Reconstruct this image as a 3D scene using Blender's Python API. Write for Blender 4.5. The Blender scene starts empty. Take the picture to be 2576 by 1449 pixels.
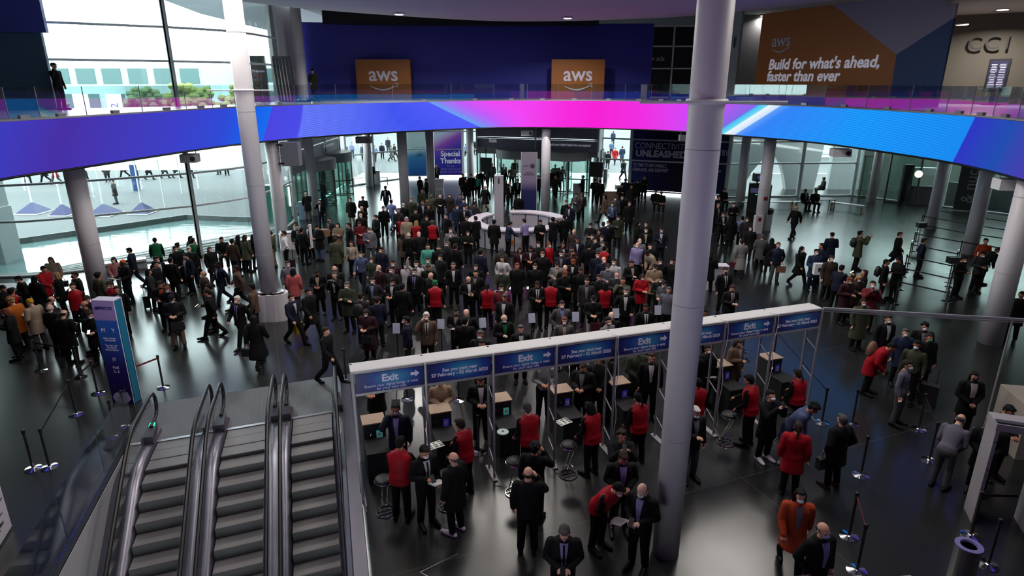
import bpy, bmesh, math, random
from mathutils import Vector, Matrix
random.seed(7)
SC = bpy.context.scene
COL = SC.collection
PI = math.pi
# ---------------------------------------------------------------- camera
F_PX, IW, IH = 1590.0, 2576.0, 1449.0
CAM_H = 8.15
TH = math.atan(520.5 / 1590)
cam_d = bpy.data.cameras.new('camera')
cam = bpy.data.objects.new('camera', cam_d)
COL.objects.link(cam)
cam.location = (0, 0, CAM_H)
cam.rotation_euler = (PI / 2 - TH, 0, 0)
cam_d.sensor_width = 36.0
cam_d.lens = 36.0 * F_PX / IW
cam_d.clip_start, cam_d.clip_end = 0.1, 600
SC.camera = cam
# ---------------------------------------------------------------- daylight
SKY = 8.3
world = bpy.data.worlds.new('overcast_sky')
SC.world = world
world.use_nodes = True
wn = world.node_tree.nodes['Background']
wn.inputs[0].default_value = (0.86, 0.97, 1.0, 1)
wn.inputs[1].default_value = SKY
vs = SC.view_settings
vs.view_transform = 'Standard'
vs.look = 'None'
vs.exposure = 0.0
vs.gamma = 1.0
vs.use_curve_mapping = False
SC.cycles.max_bounces = 6
SC.cycles.diffuse_bounces = 3
SC.cycles.glossy_bounces = 3
SC.cycles.transmission_bounces = 4
SC.cycles.transparent_max_bounces = 10
SC.cycles.caustics_reflective = False
SC.cycles.caustics_refractive = False
SC.cycles.sample_clamp_indirect = 4.0
# unseen ceiling panels added to light the hall: (x, y, z, watts, size, colour)
FILL_W = 0.54
FILL_LAMPS = [(-7, 11, 11.5), (7, 11, 11.5), (0, 17, 11.5), (-9, 21.5, 11.5), (9, 21.5, 11.5), (0, 25.5, 11.5)]

# ---------------------------------------------------------------- helpers
def ray(x, y):
    c, s = math.cos(TH), math.sin(TH)
    a, b = (x - IW / 2) / F_PX, (IH / 2 - y) / F_PX
    return (a, c + b * s, -s + b * c)
def at(x, y, z=0.0):
    """point of the place seen at photo pixel (x, y) at height z"""
    d = ray(x, y); t = (z - CAM_H) / d[2]
    return Vector((d[0] * t, d[1] * t, z))
def lin(c):
    return c / 12.92 if c <= 0.04045 else ((c + 0.055) / 1.055) ** 2.4
def rgb(r, g, b):
    return (lin(r / 255), lin(g / 255), lin(b / 255), 1)
def tag(o, label=None, cat=None, group=None, kind=None):
    if label: o['label'] = label
    if cat: o['category'] = cat
    if group: o['group'] = group
    if kind: o['kind'] = kind
    return o
_mats = {}
def mat(name, col, rough=0.6, metal=0.0, spec=0.4, noise=0.0, nscale=8.0, emit=None, estr=1.0):
    key = (name, tuple(round(c, 4) for c in col), rough, metal, noise, estr)
    if key in _mats: return _mats[key]
    m = bpy.data.materials.new(name); m.use_nodes = True
    nt = m.node_tree; b = nt.nodes['Principled BSDF']
    b.inputs['Base Color'].default_value = col
    b.inputs['Roughness'].default_value = rough
    b.inputs['Metallic'].default_value = metal
    b.inputs['Specular IOR Level'].default_value = spec
    if noise:
        tc = nt.nodes.new('ShaderNodeTexCoord'); no = nt.nodes.new('ShaderNodeTexNoise')
        no.inputs['Scale'].default_value = nscale; no.inputs['Detail'].default_value = 3
        mx = nt.nodes.new('ShaderNodeMixRGB')
        mx.inputs[1].default_value = tuple(c * (1 - noise) for c in col[:3]) + (1,)
        mx.inputs[2].default_value = tuple(min(1, c * (1 + noise)) for c in col[:3]) + (1,)
        nt.links.new(tc.outputs['Object'], no.inputs['Vector'])
        nt.links.new(no.outputs[0], mx.inputs[0]); nt.links.new(mx.outputs[0], b.inputs['Base Color'])
    if emit:
        b.inputs['Emission Color'].default_value = emit
        b.inputs['Emission Strength'].default_value = estr
    _mats[key] = m
    return m
def glass_mat(name, tint=(0.93, 0.97, 0.96), refl=0.06, rough=0.02):
    m = bpy.data.materials.new(name); m.use_nodes = True
    nt = m.node_tree; nt.nodes.clear()
    out = nt.nodes.new('ShaderNodeOutputMaterial'); tr = nt.nodes.new('ShaderNodeBsdfTransparent')
    gl = nt.nodes.new('ShaderNodeBsdfGlossy'); mx = nt.nodes.new('ShaderNodeMixShader')
    fr = nt.nodes.new('ShaderNodeLayerWeight'); fr.inputs[0].default_value = 0.25
    ml = nt.nodes.new('ShaderNodeMath'); ml.operation = 'MULTIPLY_ADD'
    ml.inputs[1].default_value = 0.45; ml.inputs[2].default_value = refl
    tr.inputs[0].default_value = (*tint, 1); gl.inputs['Roughness'].default_value = rough
    nt.links.new(fr.outputs['Fresnel'], ml.inputs[0]); nt.links.new(ml.outputs[0], mx.inputs[0])
    nt.links.new(tr.outputs[0], mx.inputs[1]); nt.links.new(gl.outputs[0], mx.inputs[2])
    nt.links.new(mx.outputs[0], out.inputs[0])
    return m

class MB:
    """collects simple solids into one mesh"""
    def __init__(s): s.v = []; s.f = []; s.mi = []; s.uv = None
    def add(s, vs_, fs_, mi=0):
        k = len(s.v); s.v += [tuple(v) for v in vs_]
        s.f += [tuple(i + k for i in f) for f in fs_]; s.mi += [mi] * len(fs_); return s
    def box(s, c, d, rz=0.0, mi=0, M=None):
        x, y, z = d[0] / 2, d[1] / 2, d[2] / 2
        R = Matrix.Rotation(rz, 3, 'Z') if M is None else M
        vs_ = [Vector(c) + R @ Vector((sx * x, sy * y, sz * z)) for sz in (-1, 1) for sx, sy in ((-1, -1), (1, -1), (1, 1), (-1, 1))]
        return s.add(vs_, [(3, 2, 1, 0), (4, 5, 6, 7), (0, 1, 5, 4), (1, 2, 6, 5), (2, 3, 7, 6), (3, 0, 4, 7)], mi)
    def bar(s, a, b, w, h=None, mi=0, up=(0, 0, 1)):
        a, b = Vector(a), Vector(b); h = h or w; d = b - a; L = d.length
        if L < 1e-6: return s
        y = d / L; u = Vector(up)
        if abs(y.dot(u)) > 0.99: u = Vector((1, 0, 0))
        x = y.cross(u).normalized(); z = x.cross(y).normalized()
        M = Matrix((x, y, z)).transposed()
        return s.box((a + b) / 2, (w, L, h), M=M, mi=mi)
    def tube(s, pts, r, n=10, caps=True, mi=0):
        pts = [Vector(p) for p in pts]; R = r if isinstance(r, (list, tuple)) else [r] * len(pts)
        prev = None; vs_ = []
        for i, p in enumerate(pts):
            t = (pts[min(i + 1, len(pts) - 1)] - pts[max(i - 1, 0)]).normalized()
            if prev is None:
                u = Vector((0, 0, 1)) if abs(t.z) < 0.9 else Vector((1, 0, 0)); x = t.cross(u).normalized()
            else: x = (prev - t * prev.dot(t)).normalized()
            prev = x; y = t.cross(x)
            for k in range(n):
                a = 2 * PI * k / n; vs_.append(p + (x * math.cos(a) + y * math.sin(a)) * R[i])
        fs_ = []
        for i in range(len(pts) - 1):
            for k in range(n):
                fs_.append((i * n + k, i * n + (k + 1) % n, (i + 1) * n + (k + 1) % n, (i + 1) * n + k))
        if caps: fs_ += [tuple(range(n))[::-1], tuple((len(pts) - 1) * n + k for k in range(n))]
        return s.add(vs_, fs_, mi)
    def lathe(s, c, prof, n=24, mi=0, sx=1, sy=1):
        c = Vector(c); vs_ = [c + Vector((r * sx * math.cos(2 * PI * k / n), r * sy * math.sin(2 * PI * k / n), z)) for r, z in prof for k in range(n)]
        m = len(prof)
        fs_ = [(i * n + k, i * n + (k + 1) % n, (i + 1) * n + (k + 1) % n, (i + 1) * n + k) for i in range(m - 1) for k in range(n)]
        fs_ += [tuple(range(n))[::-1], tuple((m - 1) * n + k for k in range(n))]
        return s.add(vs_, fs_, mi)
    def ell(s, c, r, n=12, m=8, mi=0, M=None):
        vs_ = []; c = Vector(c)
        for i in range(1, m):
            t = PI * i / m
            for k in range(n):
                a = 2 * PI * k / n
                p = Vector((r[0] * math.sin(t) * math.cos(a), r[1] * math.sin(t) * math.sin(a), r[2] * math.cos(t)))
                vs_.append(c + (M @ p if M else p))
        for q in (Vector((0, 0, r[2])), Vector((0, 0, -r[2]))): vs_.append(c + (M @ q if M else q))
        T = (m - 1) * n
        fs_ = [(i * n + k, (i + 1) * n + k, (i + 1) * n + (k + 1) % n, i * n + (k + 1) % n) for i in range(m - 2) for k in range(n)]
        fs_ += [(T, k, (k + 1) % n) for k in range(n)] + [(T + 1, (m - 2) * n + (k + 1) % n, (m - 2) * n + k) for k in range(n)]
        return s.add(vs_, fs_, mi)
    def prism(s, poly, z0, z1, mi=0):
        n = len(poly)
        vs_ = [(x, y, z0) for x, y in poly] + [(x, y, z1) for x, y in poly]
        return s.add(vs_, [tuple(range(n))[::-1], tuple(range(n, 2 * n))] + [(k, (k + 1) % n, n + (k + 1) % n, n + k) for k in range(n)], mi)
    def wallstrip(s, pts, z0, z1, th=0.1, mi=0):
        """thick vertical wall along a plan polyline"""
        pts = [Vector((p[0], p[1])) for p in pts]; n = len(pts); off = []
        for i in range(n):
            t = (pts[min(i + 1, n - 1)] - pts[max(i - 1, 0)]).normalized(); off.append(Vector((-t.y, t.x)) * th / 2)
        vs_ = []
        for i in range(n):
            for sgn in (-1, 1):
                for z in (z0, z1):
                    q = pts[i] + off[i] * sgn; vs_.append((q.x, q.y, z))
        fs_ = []
        for i in range(n - 1):
            a, b = i * 4, i * 4 + 4
            fs_ += [(a, b, b + 1, a + 1), (a + 2, a + 3, b + 3, b + 2), (a + 1, b + 1, b + 3, a + 3), (a, a + 2, b + 2, b)]
        e = (n - 1) * 4
        fs_ += [(0, 1, 3, 2), (e, e + 2, e + 3, e + 1)]
        return s.add(vs_, fs_, mi)
    def mesh(s, name, mats, smooth=False):
        me = bpy.data.meshes.new(name); me.from_pydata(s.v, [], s.f)
        for m in (mats if isinstance(mats, (list, tuple)) else [mats]): me.materials.append(m)
        me.polygons.foreach_set('material_index', s.mi)
        if smooth: me.polygons.foreach_set('use_smooth', [True] * len(s.f))
        me.update(); return me
    def build(s, name, mats, parent=None, smooth=False, loc=None, rz=0.0):
        o = bpy.data.objects.new(name, s.mesh(name, mats, smooth)); COL.objects.link(o)
        if loc is not None: o.location = loc
        if rz: o.rotation_euler = (0, 0, rz)
        if parent is not None: o.parent = parent
        return o
def empty(name, loc=(0, 0, 0), rz=0.0):
    o = bpy.data.objects.new(name, None); COL.objects.link(o); o.location = loc; o.rotation_euler = (0, 0, rz)
    o.empty_display_size = 0.2; return o
def kids(o): return [c for c in o.children]
def copy_tree(o, parent=None):
    c = o.copy(); COL.objects.link(c)
    if parent is not None:
        c.parent = parent; c.matrix_parent_inverse = o.matrix_parent_inverse.copy()
    for ch in kids(o): copy_tree(ch, c)
    return c
_textq = []
def lettering(txt, size, m, parent, loc, rot, name='lettering', ext=0.004, bold=0.0, align='CENTER', shear=0.0, sx=1.0, space=1.0, line=1.0):
    cu = bpy.data.curves.new(name, 'FONT'); cu.body = txt; cu.size = size; cu.extrude = ext; cu.offset = bold
    cu.align_x = align; cu.align_y = 'CENTER'; cu.shear = shear; cu.space_character = space; cu.space_line = line
    cu.resolution_u = 3
    cu.materials.append(m); o = bpy.data.objects.new(name, cu); COL.objects.link(o)
    o.location = loc; o.rotation_euler = rot; o.scale = (sx, 1, 1)
    if parent is not None: o.parent = parent
    return o
def catmull(P, n=8, closed=False):
    out = []; N = len(P)
    rng = range(N) if closed else range(N - 1)
    for i in rng:
        g = (lambda k: P[k % N]) if closed else (lambda k: P[max(0, min(N - 1, k))])
        p0, p1, p2, p3 = (Vector(g(i + j)) for j in (-1, 0, 1, 2))
        for k in range(n):
            t = k / n
            out.append(0.5 * ((2 * p1) + (p2 - p0) * t + (2 * p0 - 5 * p1 + 4 * p2 - p3) * t * t + (3 * p1 - p0 - 3 * p2 + p3) * t ** 3))
    if not closed: out.append(Vector(P[-1]))
    return out

# ---------------------------------------------------------------- materials
M_WHITE = mat('white_paint', (0.72, 0.72, 0.72, 1), 0.5, noise=0.03, nscale=1.5)
M_COLUMN = mat('column_paint', (0.64, 0.61, 0.635, 1), 0.42, noise=0.03, nscale=2)
M_METAL = mat('brushed_steel', (0.42, 0.42, 0.43, 1), 0.32, 1.0, noise=0.12, nscale=25)
M_CHROME = mat('chrome', (0.7, 0.7, 0.72, 1), 0.12, 1.0)
M_ALU = mat('anodised_aluminium', (0.35, 0.36, 0.37, 1), 0.4, 0.7)
M_FRAME = mat('window_frame_paint', (0.62, 0.66, 0.66, 1), 0.45)
M_BLACK = mat('black_plastic', (0.012, 0.012, 0.013, 1), 0.45)
M_BLACKM = mat('matt_black', (0.008, 0.008, 0.009, 1), 0.8)
M_RUBBER = mat('handrail_rubber', (0.01, 0.01, 0.01, 1), 0.35)
M_DGREY = mat('dark_grey_panel', (0.045, 0.045, 0.055, 1), 0.5, noise=0.08, nscale=2)
M_CONC = mat('pale_concrete', (0.36, 0.40, 0.40, 1), 0.8, noise=0.06, nscale=3)
M_CARD = mat('brown_wood_top', (0.30, 0.21, 0.15, 1), 0.6, noise=0.1, nscale=12)
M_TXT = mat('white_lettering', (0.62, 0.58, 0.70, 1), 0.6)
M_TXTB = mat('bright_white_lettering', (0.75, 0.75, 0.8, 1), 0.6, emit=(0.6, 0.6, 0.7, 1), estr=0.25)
G_FACADE = glass_mat('facade_glass', (0.93, 0.98, 0.97), 0.03)
G_RAIL = glass_mat('balustrade_glass', (0.86, 0.92, 0.92), 0.10)
G_GREEN = glass_mat('greenish_glass', (0.80, 0.90, 0.87), 0.05)

def floor_mat():
    m = bpy.data.materials.new('polished_dark_floor'); m.use_nodes = True
    nt = m.node_tree; b = nt.nodes['Principled BSDF']
    tc = nt.nodes.new('ShaderNodeTexCoord'); mp = nt.nodes.new('ShaderNodeMapping')
    mp.inputs['Rotation'].default_value = (0, 0, math.radians(-22))
    br = nt.nodes.new('ShaderNodeTexBrick'); br.offset = 0.0
    br.inputs['Color1'].default_value = (0.014, 0.015, 0.015, 1); br.inputs['Color2'].default_value = (0.017, 0.018, 0.018, 1)
    br.inputs['Mortar'].default_value = (0.040, 0.040, 0.040, 1); br.inputs['Scale'].default_value = 1.0
    br.inputs['Mortar Size'].default_value = 0.012; br.inputs['Brick Width'].default_value = 9.0; br.inputs['Row Height'].default_value = 4.5
    no = nt.nodes.new('ShaderNodeTexNoise'); no.inputs['Scale'].default_value = 0.7; no.inputs['Detail'].default_value = 4
    mr = nt.nodes.new('ShaderNodeMapRange'); mr.inputs[3].default_value = 0.20; mr.inputs[4].default_value = 0.28
    nt.links.new(tc.outputs['Object'], mp.inputs[0]); nt.links.new(mp.outputs[0], br.inputs[0])
    nt.links.new(br.outputs[0], b.inputs['Base Color']); nt.links.new(tc.outputs['Object'], no.inputs[0])
    nt.links.new(no.outputs[0], mr.inputs[0]); nt.links.new(mr.outputs[0], b.inputs['Roughness'])
    b.inputs['Specular IOR Level'].default_value = 0.7
    return m
M_FLOOR = floor_mat()

# ---------------------------------------------------------------- plan curves
FAC = [(-36, 26.0), (-29, 25.9), (-22.4, 26.3), (-19.7, 27.1), (-15.3, 30.1), (-13.7, 32.2), (-13.2, 34.5), (-13.2, 38.0), (-13.3, 49.0), (-12.9, 51.6), (-9.3, 56.0), (-3.9, 57.0)]
RING = [(-15.09, 18.7), (-14.51, 21.41), (-13.29, 27.31), (-12.07, 30.74), (-9.14, 34.83), (-2.16, 40.13), (2.8, 40.6), (7.46, 39.11), (9.84, 37.37), (11.6, 35.0), (14.3, 30.6), (15.5, 24.8), (15.55, 21.6), (14.9, 18.2)]
RING_BACK = [(13.6, 13.5), (11, 8), (7.5, 4), (3.5, 1.2), (-3.5, 1.2), (-7.5, 4), (-11.5, 8.5), (-14.4, 14)]

# ---------------------------------------------------------------- floor, with the escalator pit left open
EO = Vector((-8.45, 13.17)); EU = Vector((0.935, 0.353)); EV = Vector((0.2756, -0.9613))
def E(u, v, z=0.0):
    p = EO + EU * u + EV * v
    return (p.x, p.y, z)
pit = [E(-0.62, 0.3), E(-0.62, 16), E(4.55, 16), E(4.55, -2.05), E(-0.62, -2.05)]
b = bmesh.new()
mb = MB()
A, B_, C_, D_ = [Vector(p) for p in (E(-0.62, -2.05), E(-0.62, 16), E(4.55, 16), E(4.55, -2.05))]
big = [(-36, -14), (36, -14), (40, 36), (36, 46), (31, 58), (-14, 58), (-14, 36), (-22.4, 26.4), (-36, 26.4)]
# four pieces round the pit
mb.add([(-36, -14, 0), (*B_[:2], 0), (*A[:2], 0), (-13.5, 34.6, 0), (-13.8, 32.2, 0), (-15.35, 30.15, 0), (-19.8, 27.15, 0), (-22.45, 26.35, 0), (-36, 25.95, 0)], [tuple(range(9))])
mb.add([(-13.5, 34.6, 0), (*A[:2], 0), (*D_[:2], 0), (36, 46, 0), (31, 59, 0), (-14, 59, 0)], [tuple(range(6))])
mb.add([(*D_[:2], 0), (*C_[:2], 0), (36, -14, 0), (44, 30, 0), (36, 46, 0)], [tuple(range(5))])
mb.add([(-36, -14, 0), (36, -14, 0), (*C_[:2], 0), (*B_[:2], 0)], [(0, 1, 2, 3)])
tag(mb.build('floor', M_FLOOR), kind='structure')

# ground outside
M_PLAZA = mat('pale_plaza_paving', (0.075, 0.084, 0.087, 1), 0.8, noise=0.05, nscale=0.8)
mb = MB(); mb.add([(-200, 10, -0.45), (200, 10, -0.45), (200, 260, -0.45), (-200, 260, -0.45)], [(0, 1, 2, 3)])
tag(mb.build('ground_plaza', M_PLAZA), kind='structure')
# (plaza replaced by one with the pool left open)
bpy.data.objects.remove(bpy.data.objects['ground_plaza'])
POOL_EDGE = [(-60, 22), (-34, 28.6), (-26.8, 33.6), (-23.5, 37.1), (-20.9, 40.0), (-18.3, 39.45), (-14.6, 39.1)]
mb = MB(); pts = [(-220, 300), (220, 300), (220, -20), (46, -20), (46, 30), (36, 59.5), (-14, 59.5), (-14, 39.1)] + POOL_EDGE[::-1] + [(-220, 20)]
mb.add([(x, y, -0.03) for x, y in pts], [tuple(range(len(pts)))[::-1]])
tag(mb.build('ground_plaza', M_PLAZA), kind='structure')
mb = MB(); mb.wallstrip(POOL_EDGE, -0.9, 0.02, 0.18)
tag(mb.build('trim_pool_kerb', mat('dark_kerb_stone', (0.07, 0.08, 0.08, 1), 0.6)), kind='structure')
m = mat('pool_water', (0.10, 0.16, 0.16, 1), 0.05, spec=0.8)
nt = m.node_tree; wv = nt.nodes.new('ShaderNodeTexNoise'); wv.inputs['Scale'].default_value = 1.3; wv.inputs['Detail'].default_value = 4
mpw = nt.nodes.new('ShaderNodeMapping'); mpw.inputs['Scale'].default_value = (0.5, 2.2, 1); tcw = nt.nodes.new('ShaderNodeTexCoord')
bp = nt.nodes.new('ShaderNodeBump'); bp.inputs['Strength'].default_value = 0.25; bp.inputs['Distance'].default_value = 0.08
nt.links.new(tcw.outputs['Object'], mpw.inputs[0]); nt.links.new(mpw.outputs[0], wv.inputs[0]); nt.links.new(wv.outputs[0], bp.inputs['Height'])
nt.links.new(bp.outputs[0], nt.nodes['Principled BSDF'].inputs['Normal'])
mb = MB(); mb.add([(-80, 10, -0.3), (-13, 10, -0.3), (-13, 44, -0.3), (-80, 44, -0.3)], [(0, 1, 2, 3)])
pw = tag(mb.build('pool_water', m), 'shallow ornamental pool outside the curved glass wall', 'pool', kind='structure')
# the long pale steps between the glass wall and the pool
s_in = catmull([(-40, 24.9), (-22.6, 26.2), (-19.9, 26.95), (-15.45, 30.15), (-13.95, 32.2), (-13.4, 34.6)], 6)
s_out = catmull([(-40, 26.2), (-23.1, 27.3), (-20.9, 29.1), (-17.0, 33.75), (-15.2, 35.8), (-13.6, 38.2)], 6)
M_STEP = mat('pale_step_stone', (0.10, 0.108, 0.108, 1), 0.7, noise=0.04)
M_STEPD = mat('step_recess', (0.012, 0.015, 0.015, 1), 0.8)
mb = MB()
for k in range(6):
    a, b2 = k / 6, (k + 0.5) / 6; z = 0.0 - 0.018 * k
    vs_ = []
    for p, q in zip(s_in, s_out):
        for t in (a, b2):
            r_ = p.lerp(q, t); vs_ += [(r_.x, r_.y, z), (r_.x, r_.y, z - 0.02)]
    fs_ = []
    for i in range(len(s_in) - 1):
        o = i * 4; n = o + 4
        fs_ += [(o, o + 2, n + 2, n), (o + 2, o + 3, n + 3, n + 2), (o + 1, n + 1, n + 3, o + 3), (o, n, n + 1, o + 1)]
    mb.add(vs_, fs_)
st = tag(mb.build('pool_steps', M_STEP), 'long pale stepped slabs running between the curved glass wall and the pool', 'steps', kind='structure')
mb = MB(); vs_ = []
for p, q in zip(s_in, s_out): vs_ += [(p.x, p.y, -0.22), (q.x, q.y, -0.28)]
mb.add(vs_, [(2 * i, 2 * i + 1, 2 * i + 3, 2 * i + 2) for i in range(len(s_in) - 1)])
tag(mb.build('trim_step_bed', M_STEPD), kind='structure')

# ---------------------------------------------------------------- the ring: upper floor slab, its screen, its glass
ring_f = catmull([(p[0], p[1], 0) for p in RING], 6)
ring_all = catmull([(p[0], p[1], 0) for p in RING + RING_BACK], 5, closed=True)
Z_UP, Z_LB = 7.05, 5.42
def pix(X, Y, Z):
    c, s = math.cos(TH), math.sin(TH); z = Y * c - (Z - CAM_H) * s; u = Y * s + (Z - CAM_H) * c
    return IW / 2 + F_PX * X / z, IH / 2 - F_PX * u / z
# arc length of every ring point, counted from the first
S_ = [0.0]
for i in range(1, len(ring_all)): S_.append(S_[-1] + (ring_all[i] - ring_all[i - 1]).length)
S_TOT = S_[-1] + (ring_all[0] - ring_all[-1]).length
_tab = []
for i, p in enumerate(ring_all):
    if p.y > 17.9:
        _tab.append((pix(p.x, p.y, 6.2)[0], S_[i]))
def s_of(px):
    t = sorted(_tab)
    for (a, sa), (b2, sb) in zip(t, t[1:]):
        if a <= px <= b2: return sa + (sb - sa) * (px - a) / (b2 - a)
    return t[0][1] if px < t[0][0] else t[-1][1]
def led_mat():
    m = bpy.data.materials.new('led_screen_picture'); m.use_nodes = True; nt = m.node_tree; nt.nodes.clear()
    N = nt.nodes.new; L = nt.links.new
    out = N('ShaderNodeOutputMaterial'); em = N('ShaderNodeEmission'); L(em.outputs[0], out.inputs[0])
    uv = N('ShaderNodeUVMap'); sp = N('ShaderNodeSeparateXYZ'); L(uv.outputs[0], sp.inputs[0])
    U, V = sp.outputs[0], sp.outputs[1]
    def ramp(inp, stops, interp='LINEAR'):
        r = N('ShaderNodeValToRGB'); r.color_ramp.interpolation = interp; L(inp, r.inputs[0]); e = r.color_ramp.elements
        for i, (p, c) in enumerate(stops):
            el = e[i] if i < 2 else e.new(p)
            el.position = p; el.color = c
        return r
    def mth(op, a, b=None, c=None):
        n = N('ShaderNodeMath'); n.operation = op
        for i, x in enumerate((a, b, c)):
            if x is None: continue
            if isinstance(x, (int, float)): n.inputs[i].default_value = x
            else: L(x, n.inputs[i])
        return n.outputs[0]
    u = lambda px: s_of(px) / S_TOT
    # slant of the picture's edges along the ring
    kk = ramp(U, [(0, (.62,) * 3 + (1,)), (u(730), (.62,) * 3 + (1,)), (u(800), (.5,) * 3 + (1,)), (u(960), (.5,) * 3 + (1,)), (u(1060), (0.0,) * 3 + (1,)), (u(1240), (0.0,) * 3 + (1,)), (u(1350), (.5,) * 3 + (1,)), (u(1700), (.5,) * 3 + (1,)), (u(1800), (0.86,) * 3 + (1,)), (u(2000), (0.86,) * 3 + (1,)), (u(2150), (.6,) * 3 + (1,))])
    kv = mth('MULTIPLY', mth('SUBTRACT', kk.outputs[0], 0.5), 7.0 / S_TOT)
    U2 = mth('SUBTRACT', U, mth('MULTIPLY', kv, mth('SUBTRACT', V, 0.5)))
    R = [(0, (62, 60, 188)), (150, (72, 48, 165)), (300, (66, 58, 184)), (450, (60, 64, 200)), (560, (48, 74, 214)), (628, (25, 95, 232)), (672, (28, 108, 238)),
         (674, (76, 70, 222)), (755, (74, 76, 232)), (760, (100, 118, 248)), (860, (92, 112, 246)), (1000, (66, 86, 240)), (1143, (84, 92, 248)),
         (1145, (96, 165, 238)), (1170, (140, 130, 245)), (1215, (192, 92, 250)), (1300, (240, 72, 246)), (1420, (246, 44, 222)), (1500, (247, 34, 214)), (1620, (240, 48, 226)), (1725, (210, 70, 246)),
         (1850, (132, 104, 232)), (1853, (60, 190, 240)), (1874, (120, 215, 245)), (1876, (238, 250, 255)), (1903, (205, 226, 252)), (1906, (96, 158, 250)), (1935, (52, 132, 248)), (2150, (28, 150, 252)), (2423, (26, 138, 240)),
         (2425, (48, 54, 196)), (2520, (34, 78, 176))]
    R.append((2620, (74, 60, 176)))
    stops = [(u(px), rgb(*c)) for px, c in R]
    # two ramps joined, 32 stops is the most one ramp can hold
    def part(a, b2):
        lo, hi = stops[a][0], stops[b2][0]; q = mth('DIVIDE', mth('SUBTRACT', U2, lo), hi - lo)
        return ramp(q, [((p - lo) / (hi - lo), c) for p, c in stops[a:b2 + 1]])
    parts = [part(0, 6), part(6, 13), part(13, 20), part(20, 26), part(26, len(stops) - 1)]; cuts = [6, 13, 20, 26]
    cur = parts[0].outputs[0]
    for pr, ct in zip(parts[1:], cuts):
        sel = mth('GREATER_THAN', U2, stops[ct][0]); mx = N('ShaderNodeMixRGB'); L(sel, mx.inputs[0]); L(cur, mx.inputs[1]); L(pr.outputs[0], mx.inputs[2]); cur = mx.outputs[0]
    far = ramp(U2, [(0.0, stops[-1][1]), (0.62, stops[-1][1]), (0.72, rgb(60, 60, 180)), (0.82, rgb(230, 60, 220)), (0.92, rgb(60, 90, 230)), (1.0, rgb(62, 60, 188))])
    sel = mth('GREATER_THAN', U2, stops[-1][0]); mx = N('ShaderNodeMixRGB'); L(sel, mx.inputs[0]); L(cur, mx.inputs[1]); L(far.outputs[0], mx.inputs[2]); cur = mx.outputs[0]
    # fine lines in two stretches
    z = (0, 0, 0, 1); o = (1, 1, 1, 1)
    msk = ramp(U2, [(0, z), (u(757), z), (u(762), o), (u(950), (.5, .5, .5, 1)), (u(1140), (.35, .35, .35, 1)), (u(1145), z), (u(1906), z), (u(1990), (.5, .5, .5, 1)), (u(2150), (.7, .7, .7, 1)), (u(2380), (.5, .5, .5, 1)), (u(2420), z)])
    du = mth('MULTIPLY', mth('SUBTRACT', U, (u(900) + u(2050)) / 2), S_TOT)
    ph = mth('ADD', mth('MULTIPLY', V, 105.0), mth('MULTIPLY', mth('MULTIPLY', du, du), 0.16))
    sn = mth('MULTIPLY', mth('SINE', ph), msk.outputs[0])
    k2 = mth('MULTIPLY_ADD', sn, 0.26, 1.0)
    vm = N('ShaderNodeVectorMath'); vm.operation = 'SCALE'; L(mx.outputs[0], vm.inputs[0]); L(k2, vm.inputs[3])
    L(vm.outputs[0], em.inputs[0]); em.inputs[1].default_value = 1.0
    return m
M_LED = led_mat()
n = len(ring_all); vs_, fs_ = [], []
for p in ring_all: vs_ += [(p.x, p.y, Z_LB), (p.x, p.y, 7.0)]
me = bpy.data.meshes.new('led_screen')
C0 = Vector((0, 20, 0))
fs_ = [(2 * i, 2 * ((i + 1) % n), 2 * ((i + 1) % n) + 1, 2 * i + 1) for i in range(n)]
off = []
for i, p in enumerate(ring_all):
    t = (ring_all[(i + 1) % n] - ring_all[i - 1]).normalized(); nrm = Vector((-t.y, t.x, 0))
    if nrm.dot(p - C0) < 0: nrm = -nrm
    off.append(nrm)
for i, p in enumerate(ring_all):
    q = p + off[i] * 0.12; vs_ += [(q.x, q.y, Z_LB), (q.x, q.y, 7.0)]
k0 = 2 * n
for i in range(n):
    j = (i + 1) % n
    fs_ += [(k0 + 2 * j, k0 + 2 * i, k0 + 2 * i + 1, k0 + 2 * j + 1), (2 * j, 2 * i, k0 + 2 * i, k0 + 2 * j), (2 * i + 1, 2 * j + 1, k0 + 2 * j + 1, k0 + 2 * i + 1)]
me.from_pydata(vs_, [], fs_)
me.materials.append(M_LED); me.materials.append(M_BLACK)
uvl = me.uv_layers.new(name='UVMap')
for pi, pl in enumerate(me.polygons):
    pl.material_index = 0 if pi < n else 1
    i = pi % n
    for li in pl.loop_indices:
        vi = me.loops[li].vertex_index % k0; ii, top = vi // 2, vi % 2
        s = S_[ii] if not (i == n - 1 and ii == 0) else S_TOT
        uvl.data[li].uv = (s / S_TOT, top)
led = bpy.data.objects.new('led_screen', me); COL.objects.link(led)
tag(led, 'long curved video screen wrapping the balcony edge, blue, magenta and azure picture', 'screen')
# thin black lower lip of the screen
def ring_at(d): return [p + off[i] * d for i, p in enumerate(ring_all)]
mb = MB(); rr = ring_at(0.06); mb.tube([p + Vector((0, 0, Z_LB - 0.04)) for p in rr] + [rr[0] + Vector((0, 0, Z_LB - 0.04))], 0.05, 6)
o = mb.build('lower_lip', M_BLACK, led)
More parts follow.
